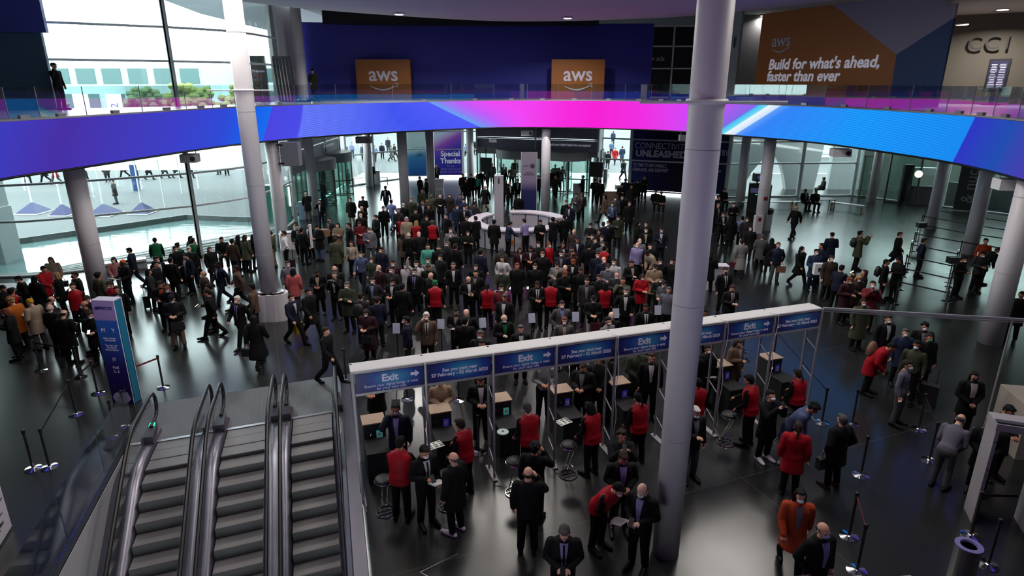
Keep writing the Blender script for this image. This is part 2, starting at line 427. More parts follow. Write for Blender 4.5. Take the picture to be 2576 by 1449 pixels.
# upper floor: slab from the ring to the outer walls
outer = []
for i, p in enumerate(ring_all):
    d = (p - Vector((0, 22, 0))); d.normalize(); t = 60.0
    q = p + off[i] * 0.14
    outer.append(q)
def up_poly():
    mb = MB(); vs_ = []; nn = len(outer); ctr = Vector((0, 22, 0))
    # outer boundary follows the facade on the left side
    FB = [(-60, -10), (-60, 26), (-29, 25.9), (-22.4, 26.3), (-19.7, 27.1), (-15.3, 30.1), (-13.7, 32.2), (-13.2, 34.5), (-13.2, 38.0), (-13.3, 49.0), (-12.9, 51.6), (-9.3, 56.0), (-3.9, 57.0), (8, 52), (13.5, 47.4), (21, 47.1), (25.4, 47.2), (32, 40), (44, 30), (44, -10)]
    def hit(ang):
        d = Vector((math.cos(ang), math.sin(ang)))
        best = 1e9
        for a, b2 in zip(FB, FB[1:] + FB[:1]):
            a = Vector(a) - ctr.xy; b2 = Vector(b2) - ctr.xy; e = b2 - a; den = d.x * e.y - d.y * e.x
            if abs(den) < 1e-9: continue
            t = (a.x * e.y - a.y * e.x) / den; s = (a.x * d.y - a.y * d.x) / den
            if t > 0 and -1e-6 <= s <= 1 + 1e-6: best = min(best, t)
        return ctr.xy + d * best
    for p in outer:
        q = hit(math.atan2(p.y - ctr.y, p.x - ctr.x))
        vs_ += [(p.x, p.y, Z_UP), (q.x, q.y, Z_UP), (p.x, p.y, Z_LB + 0.1), (q.x, q.y, Z_LB + 0.1)]
    for i in range(nn):
        a, b2 = 4 * i, 4 * ((i + 1) % nn)
        mb.add([vs_[a], vs_[b2], vs_[b2 + 1], vs_[a + 1]], [(0, 1, 2, 3)])
        mb.add([vs_[a + 2], vs_[a + 3], vs_[b2 + 3], vs_[b2 + 2]], [(0, 1, 2, 3)], 1)
        mb.add([vs_[a], vs_[a + 2], vs_[b2 + 2], vs_[b2]], [(0, 1, 2, 3)])
    return mb
M_UP = mat('upper_floor_stone', (0.30, 0.30, 0.32, 1), 0.3, noise=0.05, nscale=1)
M_SOFFIT = mat('grey_soffit', (0.14, 0.14, 0.15, 1), 0.7)
tag(up_poly().build('floor_upper', [M_UP, M_SOFFIT]), kind='structure')
# glass balustrade on the ring: one run of panes with a fine post between panes
bal = empty('glass_balustrade', (0, 30, Z_UP)); tag(bal, 'frameless glass balustrade standing on the balcony edge above the long screen', 'balustrade')
rr = ring_at(0.3)
front = [p for p in rr]
for i in range(0, n, 2):
    a, c = rr[i], rr[(i + 2) % n]; m2 = rr[(i + 1) % n]
    if min(a.y, c.y) < 5: continue
    mb = MB(); mb.wallstrip([(a.x, a.y), (m2.x, m2.y), (c.x, c.y)], Z_UP + 0.02, 7.98, 0.02)
    o = mb.build('glass_pane', G_RAIL, bal); o.matrix_parent_inverse = Matrix.Translation((0, -30, -Z_UP))
    mb = MB(); mb.box((a.x, a.y, 7.5), (0.014, 0.03, 0.96)); o = mb.build('pane_clip', M_ALU, bal); o.matrix_parent_inverse = Matrix.Translation((0, -30, -Z_UP))
    mb = MB(); mb.box((m2.x, m2.y, Z_UP + 0.05), (0.3, 0.12, 0.1), math.atan2(c.y - a.y, c.x - a.x)); o = mb.build('floor_clamp', M_ALU, bal); o.matrix_parent_inverse = Matrix.Translation((0, -30, -Z_UP))

# ---------------------------------------------------------------- ceilings
M_CEIL = mat('ceiling_plaster', (0.75, 0.72, 0.76, 1), 0.8)
mb = MB(); rr = ring_at(0.2); nn = len(rr)
mb.add([(p.x, p.y, 11.55) for p in rr] + [(p.x, p.y, 11.62) for p in rr], [tuple(range(nn)), tuple(range(nn, 2 * nn))[::-1]] + [(i, nn + i, nn + (i + 1) % nn, (i + 1) % nn) for i in range(nn)])
tag(mb.build('ceiling_disc', M_CEIL), kind='structure')
RP = [(-36, -14), (-36, 26.0), (-29, 25.9), (-22.4, 26.3), (-19.7, 27.1), (-15.3, 30.1), (-13.7, 32.2), (-13.2, 34.5), (-13.2, 38.0), (-13.3, 57.2), (-2.5, 57.4), (8, 52), (13.5, 47.6), (21, 47.3), (25.5, 47.4), (32, 40.2), (44, 30), (44, -14)]
mb = MB(); mb.prism(RP[::-1], 12.5, 12.6)
tag(mb.build('ceiling', mat('upper_ceiling_plaster', (0.55, 0.55, 0.56, 1), 0.8)), kind='structure')
mb = MB(); mb.prism([(-13.25, 31.5), (-17, 34.5), (-20.2, 40), (-21.8, 48), (-22.6, 62), (-22.0, 78), (-13.25, 78)][::-1], 12.62, 12.75)
tag(mb.build('ceiling_overhang', mat('overhang_soffit', (0.8, 0.8, 0.84, 1), 0.8)), kind='structure')
mb = MB(); mb.prism([(17.5, 17), (17.5, 27), (20.0, 33), (23, 36), (31, 30), (32, 17)][::-1], 11.25, 11.4)
tag(mb.build('ceiling_lower', mat('brown_ceiling', (0.30, 0.25, 0.22, 1), 0.8)), kind='structure')
# black recess above the blue wall
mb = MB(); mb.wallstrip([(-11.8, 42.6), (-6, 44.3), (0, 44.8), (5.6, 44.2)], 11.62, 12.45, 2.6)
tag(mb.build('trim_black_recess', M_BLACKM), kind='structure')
# walls at the back and sides of the upper level
M_BLUE = mat('blue_printed_wall', rgb(52, 54, 158), 0.55, noise=0.08, nscale=0.3)
mb = MB(); mb.wallstrip([(-13.6, 44.0), (-8, 45.0), (-2, 45.4), (4, 45.3), (9.35, 45.0)], Z_UP, 11.75, 0.25)
bw = tag(mb.build('wall_blue', M_BLUE), kind='structure')
mb = MB(); mb.wallstrip([(-13.35, 37.4), (-13.6, 43.7)], Z_UP, 12.5, 0.2)
tag(mb.build('wall_left', M_WHITE), kind='structure')
mb = MB(); mb.wallstrip([(-13.2, 58.3), (-2.5, 58.3), (8, 51.9), (13.5, 47.5), (21, 47.2), (25.4, 47.3), (32, 40.1), (44, 30)], Z_UP, 12.5, 0.2)
tag(mb.build('wall_back_upper', mat('grey_wall', (0.20, 0.20, 0.21, 1), 0.8)), kind='structure')
mb = MB(); mb.box((0, -14, 6), (76, 0.3, 13)); mb.box((44, 8, 6), (0.3, 46, 13)); mb.box((-44, 5, 6), (0.3, 42, 13))
tag(mb.build('wall_rear', mat('rear_wall_paint', (0.18, 0.18, 0.19, 1), 0.8)), kind='structure')
# ---------------------------------------------------------------- curved glass wall
bpy.data.objects.remove(bpy.data.objects['wall_rear'])
M_REAR = mat('rear_wall_paint', (0.16, 0.16, 0.17, 1), 0.8)
for nm, c, d in (('wall_rear', (4, -14, 6.2), (80, 0.3, 12.6)), ('wall_right', (44, 8, 6.2), (0.3, 44, 12.6)), ('wall_left_rear', (-36, 6, 6.2), (0.3, 40, 12.6))):
    mb = MB(); mb.box(c, d); tag(mb.build(nm, M_REAR), kind='structure')
_wn = [0]
def window(pts, z0, z1, zs, glass=G_FACADE, vert=(0, -1), th=0.09, mf=M_FRAME, vz=None):
    _wn[0] += 1
    w = empty('window_%d' % _wn[0], (pts[0][0], pts[0][1], z0)); tag(w, kind='structure')
    inv = Matrix.Translation((-pts[0][0], -pts[0][1], -z0))
    mb = MB(); mb.wallstrip(pts, z0, z1, 0.03); o = mb.build('glass_pane', glass, w); o.matrix_parent_inverse = inv
    mb = MB()
    for z in zs:
        mb.tube([(p[0], p[1], z) for p in pts], th * 0.6, 8)
    for k in vert:
        p = pts[k]; mb.lathe((p[0], p[1], z0), [(th * 1.25, 0), (th * 1.25, z1 - z0)], 10)
    o = mb.build('window_frame', mf, w, smooth=False); o.matrix_parent_inverse = inv
    return w
c1 = [tuple(p.xy) for p in catmull([(p[0], p[1], 0) for p in FAC[:5]], 5)]
c2 = [tuple(p.xy) for p in catmull([(p[0], p[1], 0) for p in FAC[4:8]], 5)]
window(c1, 0.0, 12.5, (0.05, 2.45, 4.0, 5.5, 6.95, 9.0, 10.42))
window(c2, 0.0, 12.5, (0.05, 2.45, 4.0, 5.5, 6.95, 9.0, 10.42))
# windows beside and between the entrances
window([(-13.3, 51.2), (-11.6, 53.6), (-9.27, 56.0)], 0, 6.9, (0.05, 2.45, 4.0), vert=(0, 1, 2), th=0.1)
window([(-4.3, 56.4), (-2.8, 56.6)], 0, 6.9, (0.05, 2.45, 4.0), th=0.1)
window([(6.9, 49.6), (9.0, 48.6)], 0, 6.9, (0.05, 2.45, 4.0), th=0.1)
window([(15.7, 46.2), (16.6, 46.3), (21.2, 46.7)], 0, 6.9, (0.05, 2.45, 4.0), glass=G_FACADE, vert=(0, 1, 2), th=0.1)
window([(21.2, 46.7), (25.4, 47.0)], 0, 6.9, (0.05, 2.45, 4.0), th=0.12)
window([(25.4, 47.0), (29.2, 42.6), (32.0, 39.6), (39, 30)], 0, 6.9, (0.05, 4.0), glass=G_GREEN, vert=(0, 1, 2, 3), th=0.1)
window([(-10.5, 57.6), (-2.0, 57.8), (-2.0, 50.9)], 7.05, 12.4, (9, 10.4), th=0.1)

# ---------------------------------------------------------------- entrances
M_FASC = mat('entrance_fascia', (0.30, 0.30, 0.36, 1), 0.5)
M_LINT = mat('entrance_lintel', (0.36, 0.36, 0.34, 1), 0.6)
M_DOORF = mat('door_frame_bronze', (0.10, 0.10, 0.09, 1), 0.4, 0.4)
def revolving(x, y, r, ang, label, grp='revolving doors in the entrances'):
    d = empty('revolving_door', (x, y, 0)); tag(d, label, 'revolving door', grp)
    mb = MB(); mb.lathe((0, 0, 2.55), [(r, 0), (r, 0.62), (r * 0.98, 0.66)], 32); o = mb.build('drum_canopy', mat('drum_canopy_paint', (0.45, 0.46, 0.46, 1), 0.45), d)
    mb = MB()
    for a0 in (0.5, PI + 0.5):
        pts = [(r * 0.97 * math.cos(ang + a0 + t * 2.1 / 8), r * 0.97 * math.sin(ang + a0 + t * 2.1 / 8)) for t in range(9)]
        mb.wallstrip(pts, 0.02, 2.55, 0.02)
    mb.build('curved_glass', G_GREEN, d)
    mb = MB()
    for a0 in (0.5, 2.6, PI + 0.5, PI + 2.6):
        mb.lathe((r * 0.97 * math.cos(ang + a0), r * 0.97 * math.sin(ang + a0), 0), [(0.05, 0), (0.05, 2.55)], 8)
    mb.build('door_post', M_DOORF, d)
    for k in range(4):
        a = ang + 0.3 + k * PI / 2; mb = MB(); c, s = math.cos(a), math.sin(a)
        mb.box((c * r * 0.48, s * r * 0.48, 1.28), (r * 0.9, 0.02, 2.4), a)
        w = mb.build('door_wing', G_GREEN, d)
        mb = MB()
        for q in (0.05, 0.93): mb.box((c * r * q, s * r * q, 1.28), (0.05, 0.05, 2.5), a)
        for z in (0.06, 1.05, 2.5): mb.box((c * r * 0.49, s * r * 0.49, z), (r * 0.9, 0.045, 0.08), a)
        mb.build('wing_frame', M_DOORF, w)
    return d
def entrance(name, a, b2, label):
    a, b2 = Vector(a), Vector(b2); L = (b2 - a).length; rz = math.atan2(b2.y - a.y, b2.x - a.x)
    e = empty(name, (a.x, a.y, 0), rz); tag(e, kind='structure')
    mb = MB()
    for z0, z1 in ((3.2, 3.93), (4.07, 5.4), (5.5, 6.9)):
        k = max(1, round(L / 4.2))
        for i in range(k): mb.box((L * (i + 0.5) / k, 0.06, (z0 + z1) / 2), (L / k - 0.07, 0.08, z1 - z0))
    mb.build('fascia_panel', M_FASC, e)
    mb = MB(); mb.box((L / 2, 0, 2.98), (L, 0.3, 0.4)); mb.build('lintel', M_LINT, e)
    mb = MB()
    for z in (3.18, 4.0, 5.45): mb.box((L / 2, -0.04, z), (L, 0.08, 0.08))
    for i in range(k + 1): mb.box((L * i / k, -0.04, 4.3), (0.1, 0.1, 2.3))
    mb.build('fascia_frame', M_FRAME, e)
    return e, L, rz
eL, LL, rzL = entrance('wall_entrance_left', (-13.25, 38.1), (-13.3, 49.6), '')
eC, LC, rzC = entrance('wall_entrance_centre', (-2.75, 50.6), (6.35, 47.4), '')
mb = MB(); mb.wallstrip([(-2.75, 50.6), (-2.8, 56.6)], 3.2, 6.9, 0.12); mb.wallstrip([(6.35, 47.4), (6.9, 49.6)], 3.2, 6.9, 0.12)
tag(mb.build('wall_vestibule', M_FASC), kind='structure')
revolving(-13.5, 47.3, 1.65, 0.0, 'farther of the two revolving doors in the angled entrance beside the pool end')
revolving(-13.5, 42.9, 1.65, 0.3, 'nearer of the two revolving doors in the angled entrance beside the pool end')
revolving(0.55, 49.7, 1.8, 1.2, 'revolving door under the dark Exit fascia in the middle entrance')
revolving(4.25, 48.5, 1.8, 1.0, 'revolving door under the digital badge fascia in the middle entrance')
# plain glazed screens between the drums
mb = MB()
for y0, y1 in ((38.2, 41.2), (44.6, 45.6), (49.0, 51.2)): mb.wallstrip([(-13.35, y0), (-13.35, y1)], 0.02, 2.8, 0.03)
o = tag(mb.build('window_entrance_left', G_GREEN), kind='structure')
mb = MB()
for y0 in (38.2, 39.2, 40.2, 41.2, 44.8, 49.0, 50.1): mb.box((-13.35, y0, 1.4), (0.1, 0.1, 2.8))
o2 = mb.build('window_frame', M_DOORF, o)
def lerp2(t): a, b2 = Vector((-2.75, 50.6)), Vector((6.35, 47.4)); return tuple(a.lerp(b2, t))
mb = MB()
for t0, t1 in ((0.0, 0.15), (0.54, 0.58), (0.94, 1.0)): mb.wallstrip([lerp2(t0), lerp2(t1)], 0.02, 2.8, 0.03)
o = tag(mb.build('window_entrance_centre', G_GREEN), kind='structure')
mb = MB()
for t in (0.0, 0.15, 0.54, 0.58, 0.94, 1.0): mb.box((*lerp2(t), 1.4), (0.1, 0.1, 2.8))
mb.build('window_frame', M_DOORF, o)
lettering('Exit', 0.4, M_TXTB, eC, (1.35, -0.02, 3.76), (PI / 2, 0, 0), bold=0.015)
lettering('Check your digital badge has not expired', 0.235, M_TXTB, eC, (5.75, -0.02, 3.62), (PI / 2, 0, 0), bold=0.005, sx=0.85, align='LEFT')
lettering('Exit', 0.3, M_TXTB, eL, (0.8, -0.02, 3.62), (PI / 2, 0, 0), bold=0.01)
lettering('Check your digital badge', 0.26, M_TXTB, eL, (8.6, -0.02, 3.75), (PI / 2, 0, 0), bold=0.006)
for t, lb in ((0.08, 'black monitor hanging beside the middle entrance under the Exit fascia'), (0.955, 'black monitor hanging beside the middle entrance near the white window')):
    x, y = lerp2(t); mb = MB(); mb.box((0, 0, 0), (0.95, 0.1, 1.1)); mb.box((0, 0, 0.9), (0.05, 0.05, 0.8)); tag(mb.build('monitor', M_BLACK, loc=(x + (0.3 if t > .5 else 0), y - 0.5, 1.95), rz=rzC), lb, 'monitor')

# ---------------------------------------------------------------- prints on the glass
def grad_mat(name, stops, axis=2, span=(0, 5.4), rot=0.0, rough=0.5, spec=0.3, trans=0.0):
    m = bpy.data.materials.new(name); m.use_nodes = True; nt = m.node_tree; b = nt.nodes['Principled BSDF']
    tc = nt.nodes.new('ShaderNodeTexCoord'); sx = nt.nodes.new('ShaderNodeSeparateXYZ'); mr = nt.nodes.new('ShaderNodeMapRange'); cr = nt.nodes.new('ShaderNodeValToRGB')
    mp = nt.nodes.new('ShaderNodeMapping'); mp.inputs['Rotation'].default_value = (0, rot, 0)
    nt.links.new(tc.outputs['Object'], mp.inputs[0]); nt.links.new(mp.outputs[0], sx.inputs[0]); nt.links.new(sx.outputs[axis], mr.inputs[0])
    mr.inputs[1].default_value, mr.inputs[2].default_value = span
    nt.links.new(mr.outputs[0], cr.inputs[0]); nt.links.new(cr.outputs[0], b.inputs['Base Color']); b.inputs['Roughness'].default_value = rough; b.inputs['Specular IOR Level'].default_value = spec
    e = cr.color_ramp.elements
    for i, (p, c) in enumerate(stops):
        el = e[i] if i < 2 else e.new(p)
        el.position = p; el.color = c
    if trans:
        tl = nt.nodes.new('ShaderNodeBsdfTranslucent'); mx = nt.nodes.new('ShaderNodeMixShader'); mx.inputs[0].default_value = trans
        nt.links.new(cr.outputs[0], tl.inputs[0]); nt.links.new(b.outputs[0], mx.inputs[1]); nt.links.new(tl.outputs[0], mx.inputs[2]); nt.links.new(mx.outputs[0], nt.nodes['Material Output'].inputs[0])
    return m
M_PLINTH = mat('banner_base', (0.25, 0.3, 0.4, 1), 0.5)
bn = empty('window_print', (-9.27, 56.3, 0), math.atan2(0.35, 4.97)); tag(bn, 'tall pale printed banner on the glass thanking partners, Special Thanks lettering', 'banner')
gm1 = grad_mat('pale_print', [(0, rgb(60, 96, 140)), (0.3, rgb(84, 128, 152)), (0.40, rgb(150, 165, 168)), (0.6, rgb(160, 172, 172)), (1, rgb(165, 174, 178))], span=(0.2, 5.4), rot=0.12, trans=0.6)
gm2 = grad_mat('violet_print', [(0, rgb(80, 66, 140)), (0.36, rgb(84, 84, 150)), (0.52, rgb(140, 100, 160)), (0.60, rgb(160, 150, 172)), (0.68, rgb(165, 172, 180)), (1, rgb(170, 180, 186))], span=(-2.0, 3.7), rot=0.5, trans=0.6)
for x0, x1, m in ((0.0, 2.35, gm1), (2.45, 4.97, gm2)):
    mb = MB(); mb.box(((x0 + x1) / 2, 0, 2.85), (x1 - x0, 0.05, 5.3)); o = mb.build('printed_panel', m, bn)
mb = MB()
for z in (2.45, 4.0): mb.box((2.5, -0.06, z), (5.0, 0.08, 0.09))
mb.build('crossbar', M_FRAME, bn)
mtx = mat('dark_print_lettering', rgb(70, 90, 110), 0.6)
lettering('citi', 0.42, mtx, bn, (1.15, -0.06, 2.0), (PI / 2, 0, 0), bold=0.012)
mb = MB(); mb.tube([(1.15 - 0.17 + 0.34 * t / 8, -0.06, 2.2 + 0.09 * math.sin(PI * t / 8)) for t in range(9)], 0.018, 6); mb.build('logo_arc', mat('red_print', rgb(170, 90, 100), 0.6), bn)
mb = MB(); mb.add([(0.9, -0.05, 4.75), (1.05, -0.05, 4.75), (1.18, -0.05, 4.35), (1.18, -0.05, 4.2)], [(0, 1, 2, 3)]); mb.add([(1.46, -0.05, 4.75), (1.31, -0.05, 4.75), (1.18, -0.05, 4.35), (1.18, -0.05, 4.2)], [(0, 1, 2, 3)])
mb.build('logo_mark', mtx, bn)
lettering('kyndryl', 0.46, mat('coral_print', rgb(205, 120, 120), 0.6), bn, (3.7, -0.06, 4.55), (PI / 2, 0, 0), bold=0.004)
lettering('Special\nThanks', 0.62, M_TXTB, bn, (3.85, -0.06, 1.75), (PI / 2, 0, 0), bold=0.018)
lettering('To our\nEvent Theme and\nIndustry City Sponsors', 0.24, M_TXT, bn, (3.85, -0.06, 0.75), (PI / 2, 0, 0))
for nm, z in (('thin_caption', 5.1), ('thin_caption', 2.62)):
    lettering('Headline Partner', 0.17, mtx, bn, (1.15, -0.06, z), (PI / 2, 0, 0), name='caption')
# dark blue print
def print_wall(a, b2, label, cells, texts, mgrad, h=5.4):
    a, b2 = Vector(a), Vector(b2); L = (b2 - a).length; rz = math.atan2(b2.y - a.y, b2.x - a.x)
    w = empty('window_print', (a.x, a.y, 0), rz); tag(w, label, 'banner')
    for z0, z1 in ((0.25, 2.4), (2.5, 3.95), (4.05, 5.4)):
        mb = MB(); mb.box((L / 2, 0, (z0 + z1) / 2), (L, 0.05, z1 - z0)); mb.build('printed_panel', mgrad, w)
    mb = MB()
    for z in (0.18, 2.45, 4.0, 5.42): mb.box((L / 2, -0.05, z), (L, 0.1, 0.1))
    for x in (0, L): mb.box((x, -0.05, 2.8), (0.13, 0.12, 5.4))
    mb.build('print_frame', M_FRAME, w)
    for t in texts: lettering(t[0], t[1], M_TXT, w, (t[2], -0.06, t[3]), (PI / 2, 0, 0), bold=t[4], sx=t[5], align=t[6])
    return w
gm3 = grad_mat('navy_print', [(0, rgb(38, 62, 120)), (0.45, rgb(34, 34, 78)), (1, rgb(26, 22, 34))], axis=0, span=(0, 4.5), rot=0.15, trans=0.3)
gm4 = grad_mat('dark_teal_print', [(0, rgb(26, 28, 44)), (1, rgb(30, 60, 90))], axis=0, span=(0, 2.8), trans=0.3)
print_wall((9.0, 48.6), (13.35, 46.8), 'dark navy printed wall reading CONNECTIVITY UNLEASHED beside the bright window', 0,
           [('CONNECTIVITY', 0.64, 2.25, 3.55, 0.0, 0.86, 'CENTER'), ('UNLEASHED', 0.66, 2.25, 2.98, 0.03, 1.02, 'CENTER'), ("IT'S TIME TO RECONNECT,\nREIMAGINE, AND REINVENT", 0.34, 0.2, 1.95, 0.006, 0.62, 'LEFT')], gm3)
print_wall((13.5, 46.75), (15.6, 46.25), 'dark printed wall reading INDUSTRY next to the navy connectivity print', 0,
           [('INDUSTRY', 0.55, 0.5, 3.2, 0.01, 0.62, 'LEFT'), ('CITY OF THE FUTURE', 0.2, 0.4, 1.9, 0.004, 0.7, 'LEFT')], gm4)

# ---------------------------------------------------------------- columns
def column(px, py, r, top, label, x=None, y=None, base=None, taper=0.0):
    g = at(px, py) if x is None else Vector((x, y, 0))
    c = empty('column', g); tag(c, label, 'column', None)
    mb = MB(); mb.lathe((0, 0, 0), [(r, 0), (r * (1 + taper), top)], 32); o = mb.build('shaft', M_COLUMN, c, smooth=False)
    for p in o.data.polygons: p.use_smooth = len(p.vertices) == 4
    mb = MB()
    for z in [2.4 * k for k in range(1, int(top / 2.4) + 1)]: mb.lathe((0, 0, z), [(r * (1 + taper * z / top) + 0.003, 0), (r * (1 + taper * z / top) + 0.003, 0.012)], 32)
    mb.build('joint_ring', mat('joint_shadow', (0.35, 0.33, 0.36, 1), 0.6), c)  # thin bands in a darker grey than the shaft
    return c
CB = column(1674, 1388, 0.235, 12.5, 'huge white column rising from the floor beside the bending red vest man', taper=0.12)
CL = column(685, 800, 0.285, 12.5, 'tall white column near the escalators with a boxy plinth and steel ashtrays')
CA = column(235, 770, 0.34, 5.5, 'white column rising in the queue by the pool window', x=-15.75, y=22.9)
columns = [(713, 616, 0.32, 5.5, 'white column with a grey box clamped on it, behind the man in a white shirt'),
 (793, 540, 0.3, 12.5, 'white column in front of the angled revolving doors, reaching the upper floor'),
 (930, 468, 0.31, 5.5, 'pale column far back in front of the bright street window'),
 (1020, 528, 0.31, 5.5, 'pale column standing just before the citi print'),
 (1086, 500, 0.29, 5.5, 'pale column between the two halves of the pale print'),
 (1184, 452, 0.3, 5.5, 'thin far column between the Special Thanks print and the middle entrance'),
 (1371, 531, 0.29, 5.5, 'pale column behind the round counter in front of the middle entrance'),
 (1500, 470, 0.31, 5.5, 'pale column where the middle entrance meets the bright window'),
 (1860, 517, 0.3, 5.5, 'white column immediately beside the tall ticket machine'),
 (1910, 583, 0.31, 5.5, 'white column with a fire extinguisher sign and a litter bin at its foot'),
 (2191, 508, 0.3, 5.5, 'white column near the empty steel bench'),
 (2341, 574, 0.31, 5.5, 'white column standing at the head of the belt lanes'),
 (2437, 638, 0.33, 5.5, 'white column between the belt lanes, beside the person in orange'),
 (2490, 862, 0.335, 5.5, 'thick white column nearest the gantry rail')]
for a in columns: column(*a)
# plinth and ash trays of the tall column
mb = MB(); mb.lathe((0.32, -0.05, 0), [(0.34, 0), (0.36, 1.0)], 28); mb.lathe((-0.18, -0.12, 0), [(0.34, 0), (0.36, 1.0)], 28); mb.box((0.07, -0.09, 0.5), (0.5, 0.68, 1.0)); mb.build('plinth', M_COLUMN, CL)
mb = MB()
for x in (0.36, -0.24): mb.lathe((x, -0.12, 1.0), [(0.2, 0), (0.24, 0.03), (0.24, 0.07), (0.2, 0.09), (0.1, 0.05)], 24)
mb.build('ashtray', M_METAL, CL, smooth=False)
for c, r in ((CB, 0.27), (CL, 0.29)):
    mb = MB(); mb.tube([(-1.03, -r - 0.04, 7.87), (1.03, -r - 0.04, 7.87)], 0.018, 8); mb.lathe((0, 0, 7.84), [(r + 0.01, 0), (r + 0.03, 0.02), (r + 0.03, 0.05), (r + 0.01, 0.07)], 28)
    mb.build('rod_collar', M_WHITE, c)
mb = MB(); mb.tube([(-0.6, -0.24, 8.15 + 0.02), (0.6, -0.24, 8.17)], 0.012, 6)
cc = bpy.data.objects['column.003'] if 'column.003' in bpy.data.objects else CL
# grey box clamped on one column
g = at(713, 616); mb = MB(); mb.box((0, 0, 0), (0.9, 0.5, 1.15)); sp = mb.build('loudspeaker', mat('speaker_grey', (0.20, 0.20, 0.22, 1), 0.6), loc=(g.x + 0.94, g.y - 0.1, 4.7))
tag(sp, 'grey loudspeaker box clamped to the white column under the screen', 'speaker')
mb = MB(); mb.box((-0.44, 0.0, 0.45), (0.3, 0.5, 0.06)); mb.box((-0.44, 0.0, -0.45), (0.3, 0.5, 0.06)); mb.build('bracket', M_BLACK, sp)
# ring-hung projectors
def projector(px, py, w, label, m=M_ALU, z=5.0):
    i_ = min(range(len(ring_all)), key=lambda i: abs(pix(ring_all[i].x, ring_all[i].y, 5.2)[0] - px) + (1e6 if ring_all[i].y < 18 else 0)); g = ring_all[i_] + off[i_] * 0.5; g.z = 5.02
    p = empty('projector', g, math.atan2(-g.x, g.y) * 0.3); tag(p, label, 'projector', None)
    mb = MB(); mb.box((0, 0, 0), (w, 0.55, 0.34)); mb.build('housing', m, p)
    mb = MB(); mb.lathe((0, 0, 0), [(0.1, 0), (0.1, 0.08)], 16); o = mb.build('lens', M_BLACK, p); o.rotation_euler = (PI / 2, 0, 0); o.location = (w * 0.3, -0.27, 0)
    mb = MB(); mb.tube([(-w * .4, 0, 0.17), (-w * .4, 0, 0.42), (w * .4, 0, 0.42), (w * .4, 0, 0.17)], 0.02, 6); mb.tube([(0, 0, 0.42), (0, 0, 0.51)], 0.025, 6); mb.build('hanger', M_FRAME, p)
MPJ = mat('projector_case', (0.30, 0.30, 0.30, 1), 0.6)
projector(511, 389, 0.65, 'grey projector box hung under the screen in front of the pool window', MPJ)
projector(957, 350, 0.85, 'dark projector box hung under the screen before the far street window', mat('projector_dark', (0.05, 0.05, 0.06, 1), 0.5), 5.15)
projector(1325, 335, 0.75, 'grey projector hung under the magenta part of the screen', MPJ, 5.2)
projector(1718, 348, 0.9, 'grey projector hung under the screen close to the huge column', MPJ, 5.1)
projector(2095, 378, 0.8, 'white projector hung under the azure part of the screen', M_WHITE, 5.0)
projector(2503, 460, 0.72, 'pale projector hung under the deep blue end of the screen', M_WHITE, 4.95)
# ---------------------------------------------------------------- upper level
def poster(px0, px1, label):
    a = Vector(((px0 - 1288) / F_PX * 41.6, 43.2)); b2 = Vector(((px1 - 1288) / F_PX * 41.6, 43.2)); L = b2.x - a.x
    w = empty('poster_box', (a.x, a.y, Z_UP)); tag(w, label, 'poster')
    mb = MB(); mb.box((L / 2, 0.25, 1.2), (L, 0.5, 2.45)); mb.build('orange_case', mat('orange_print', rgb(146, 88, 38), 0.55, noise=0.05), w)
    lettering('aws', 1.25, M_TXT, w, (L / 2, -0.03, 1.5), (PI / 2, 0, 0), bold=0.02)
    smile(w, (L / 2, -0.03, 0.78), 1.75)
    return w
def smile(par, c, w, m=None):
    mb = MB(); pts = [(c[0] - w / 2 + w * t / 14, c[1], c[2] - 0.17 * w * math.sin(PI * (0.08 + 0.92 * t / 14)) + 0.04 * w) for t in range(15)]
    mb.tube(pts, [0.012 * w + 0.024 * w * math.sin(PI * t / 14) for t in range(15)], 6)
    e = pts[-1]; mb.tube([(e[0] - 0.10 * w, e[1], e[2] + 0.05 * w), (e[0] + 0.03 * w, e[1], e[2] + 0.06 * w), (e[0], e[1], e[2] - 0.08 * w)], 0.018 * w, 6)
    mb.build('smile_arrow', m or M_TXT, par)
poster(902, 1037, 'orange aws box against the blue wall, closer to the pool window')
poster(1386, 1517, 'orange aws box against the blue wall, above the magenta screen')
# big angled print
a, b2 = Vector((14.62, 40.0)), Vector((18.72, 29.0)); L = (b2 - a).length; rz = math.atan2(b2.y - a.y, b2.x - a.x)
w = empty('printed_wall', (a.x, a.y, Z_UP), rz); tag(w, 'giant angled print in orange, lilac and blue reading Build for what is ahead, faster than ever', 'banner')
def on_print(px, py):
    """local (x, z) where the sight line of a photo pixel meets the print"""
    d = ray(px, py); dn = (b2 - a).normalized()
    # a + dn*s = d*t
    det = dn.x * (-d[1]) + dn.y * d[0]; s = (-a.x * (-d[1]) + (-a.y) * d[0]) / det * 1.0
    s = ((-a.x) * (-d[1]) - (-d[0]) * (-a.y)) / det; t = (dn.x * (-a.y) - dn.y * (-a.x)) / (dn.x * (-d[1]) + dn.y * d[0])
    return s, CAM_H + d[2] * t - Z_UP
def pz(px, py): s, z = on_print(px, py); return (s, z)
ZT = 4.82
TL, AP, J = (0.0, ZT), pz(2093, 24), pz(2255, 137); R1 = pz(2395, 45); JB = pz(2236, 262)
def flat(name, poly, m, par, y=-0.0, th=0.12):
    n_ = len(poly); mb = MB(); mb.add([(x, y, z) for x, z in poly] + [(x, y + th, z) for x, z in poly], [tuple(range(n_)), tuple(range(n_, 2 * n_))[::-1]] + [(k, n_ + k, n_ + (k + 1) % n_, (k + 1) % n_) for k in range(n_)]); return mb.build(name, m, par)
apx = AP[0]
flat('orange_field', [(0, 0), (JB[0], 0), J, (apx, ZT), (0, ZT)], mat('orange_field_print', rgb(172, 104, 48), 0.55, noise=0.03), w)
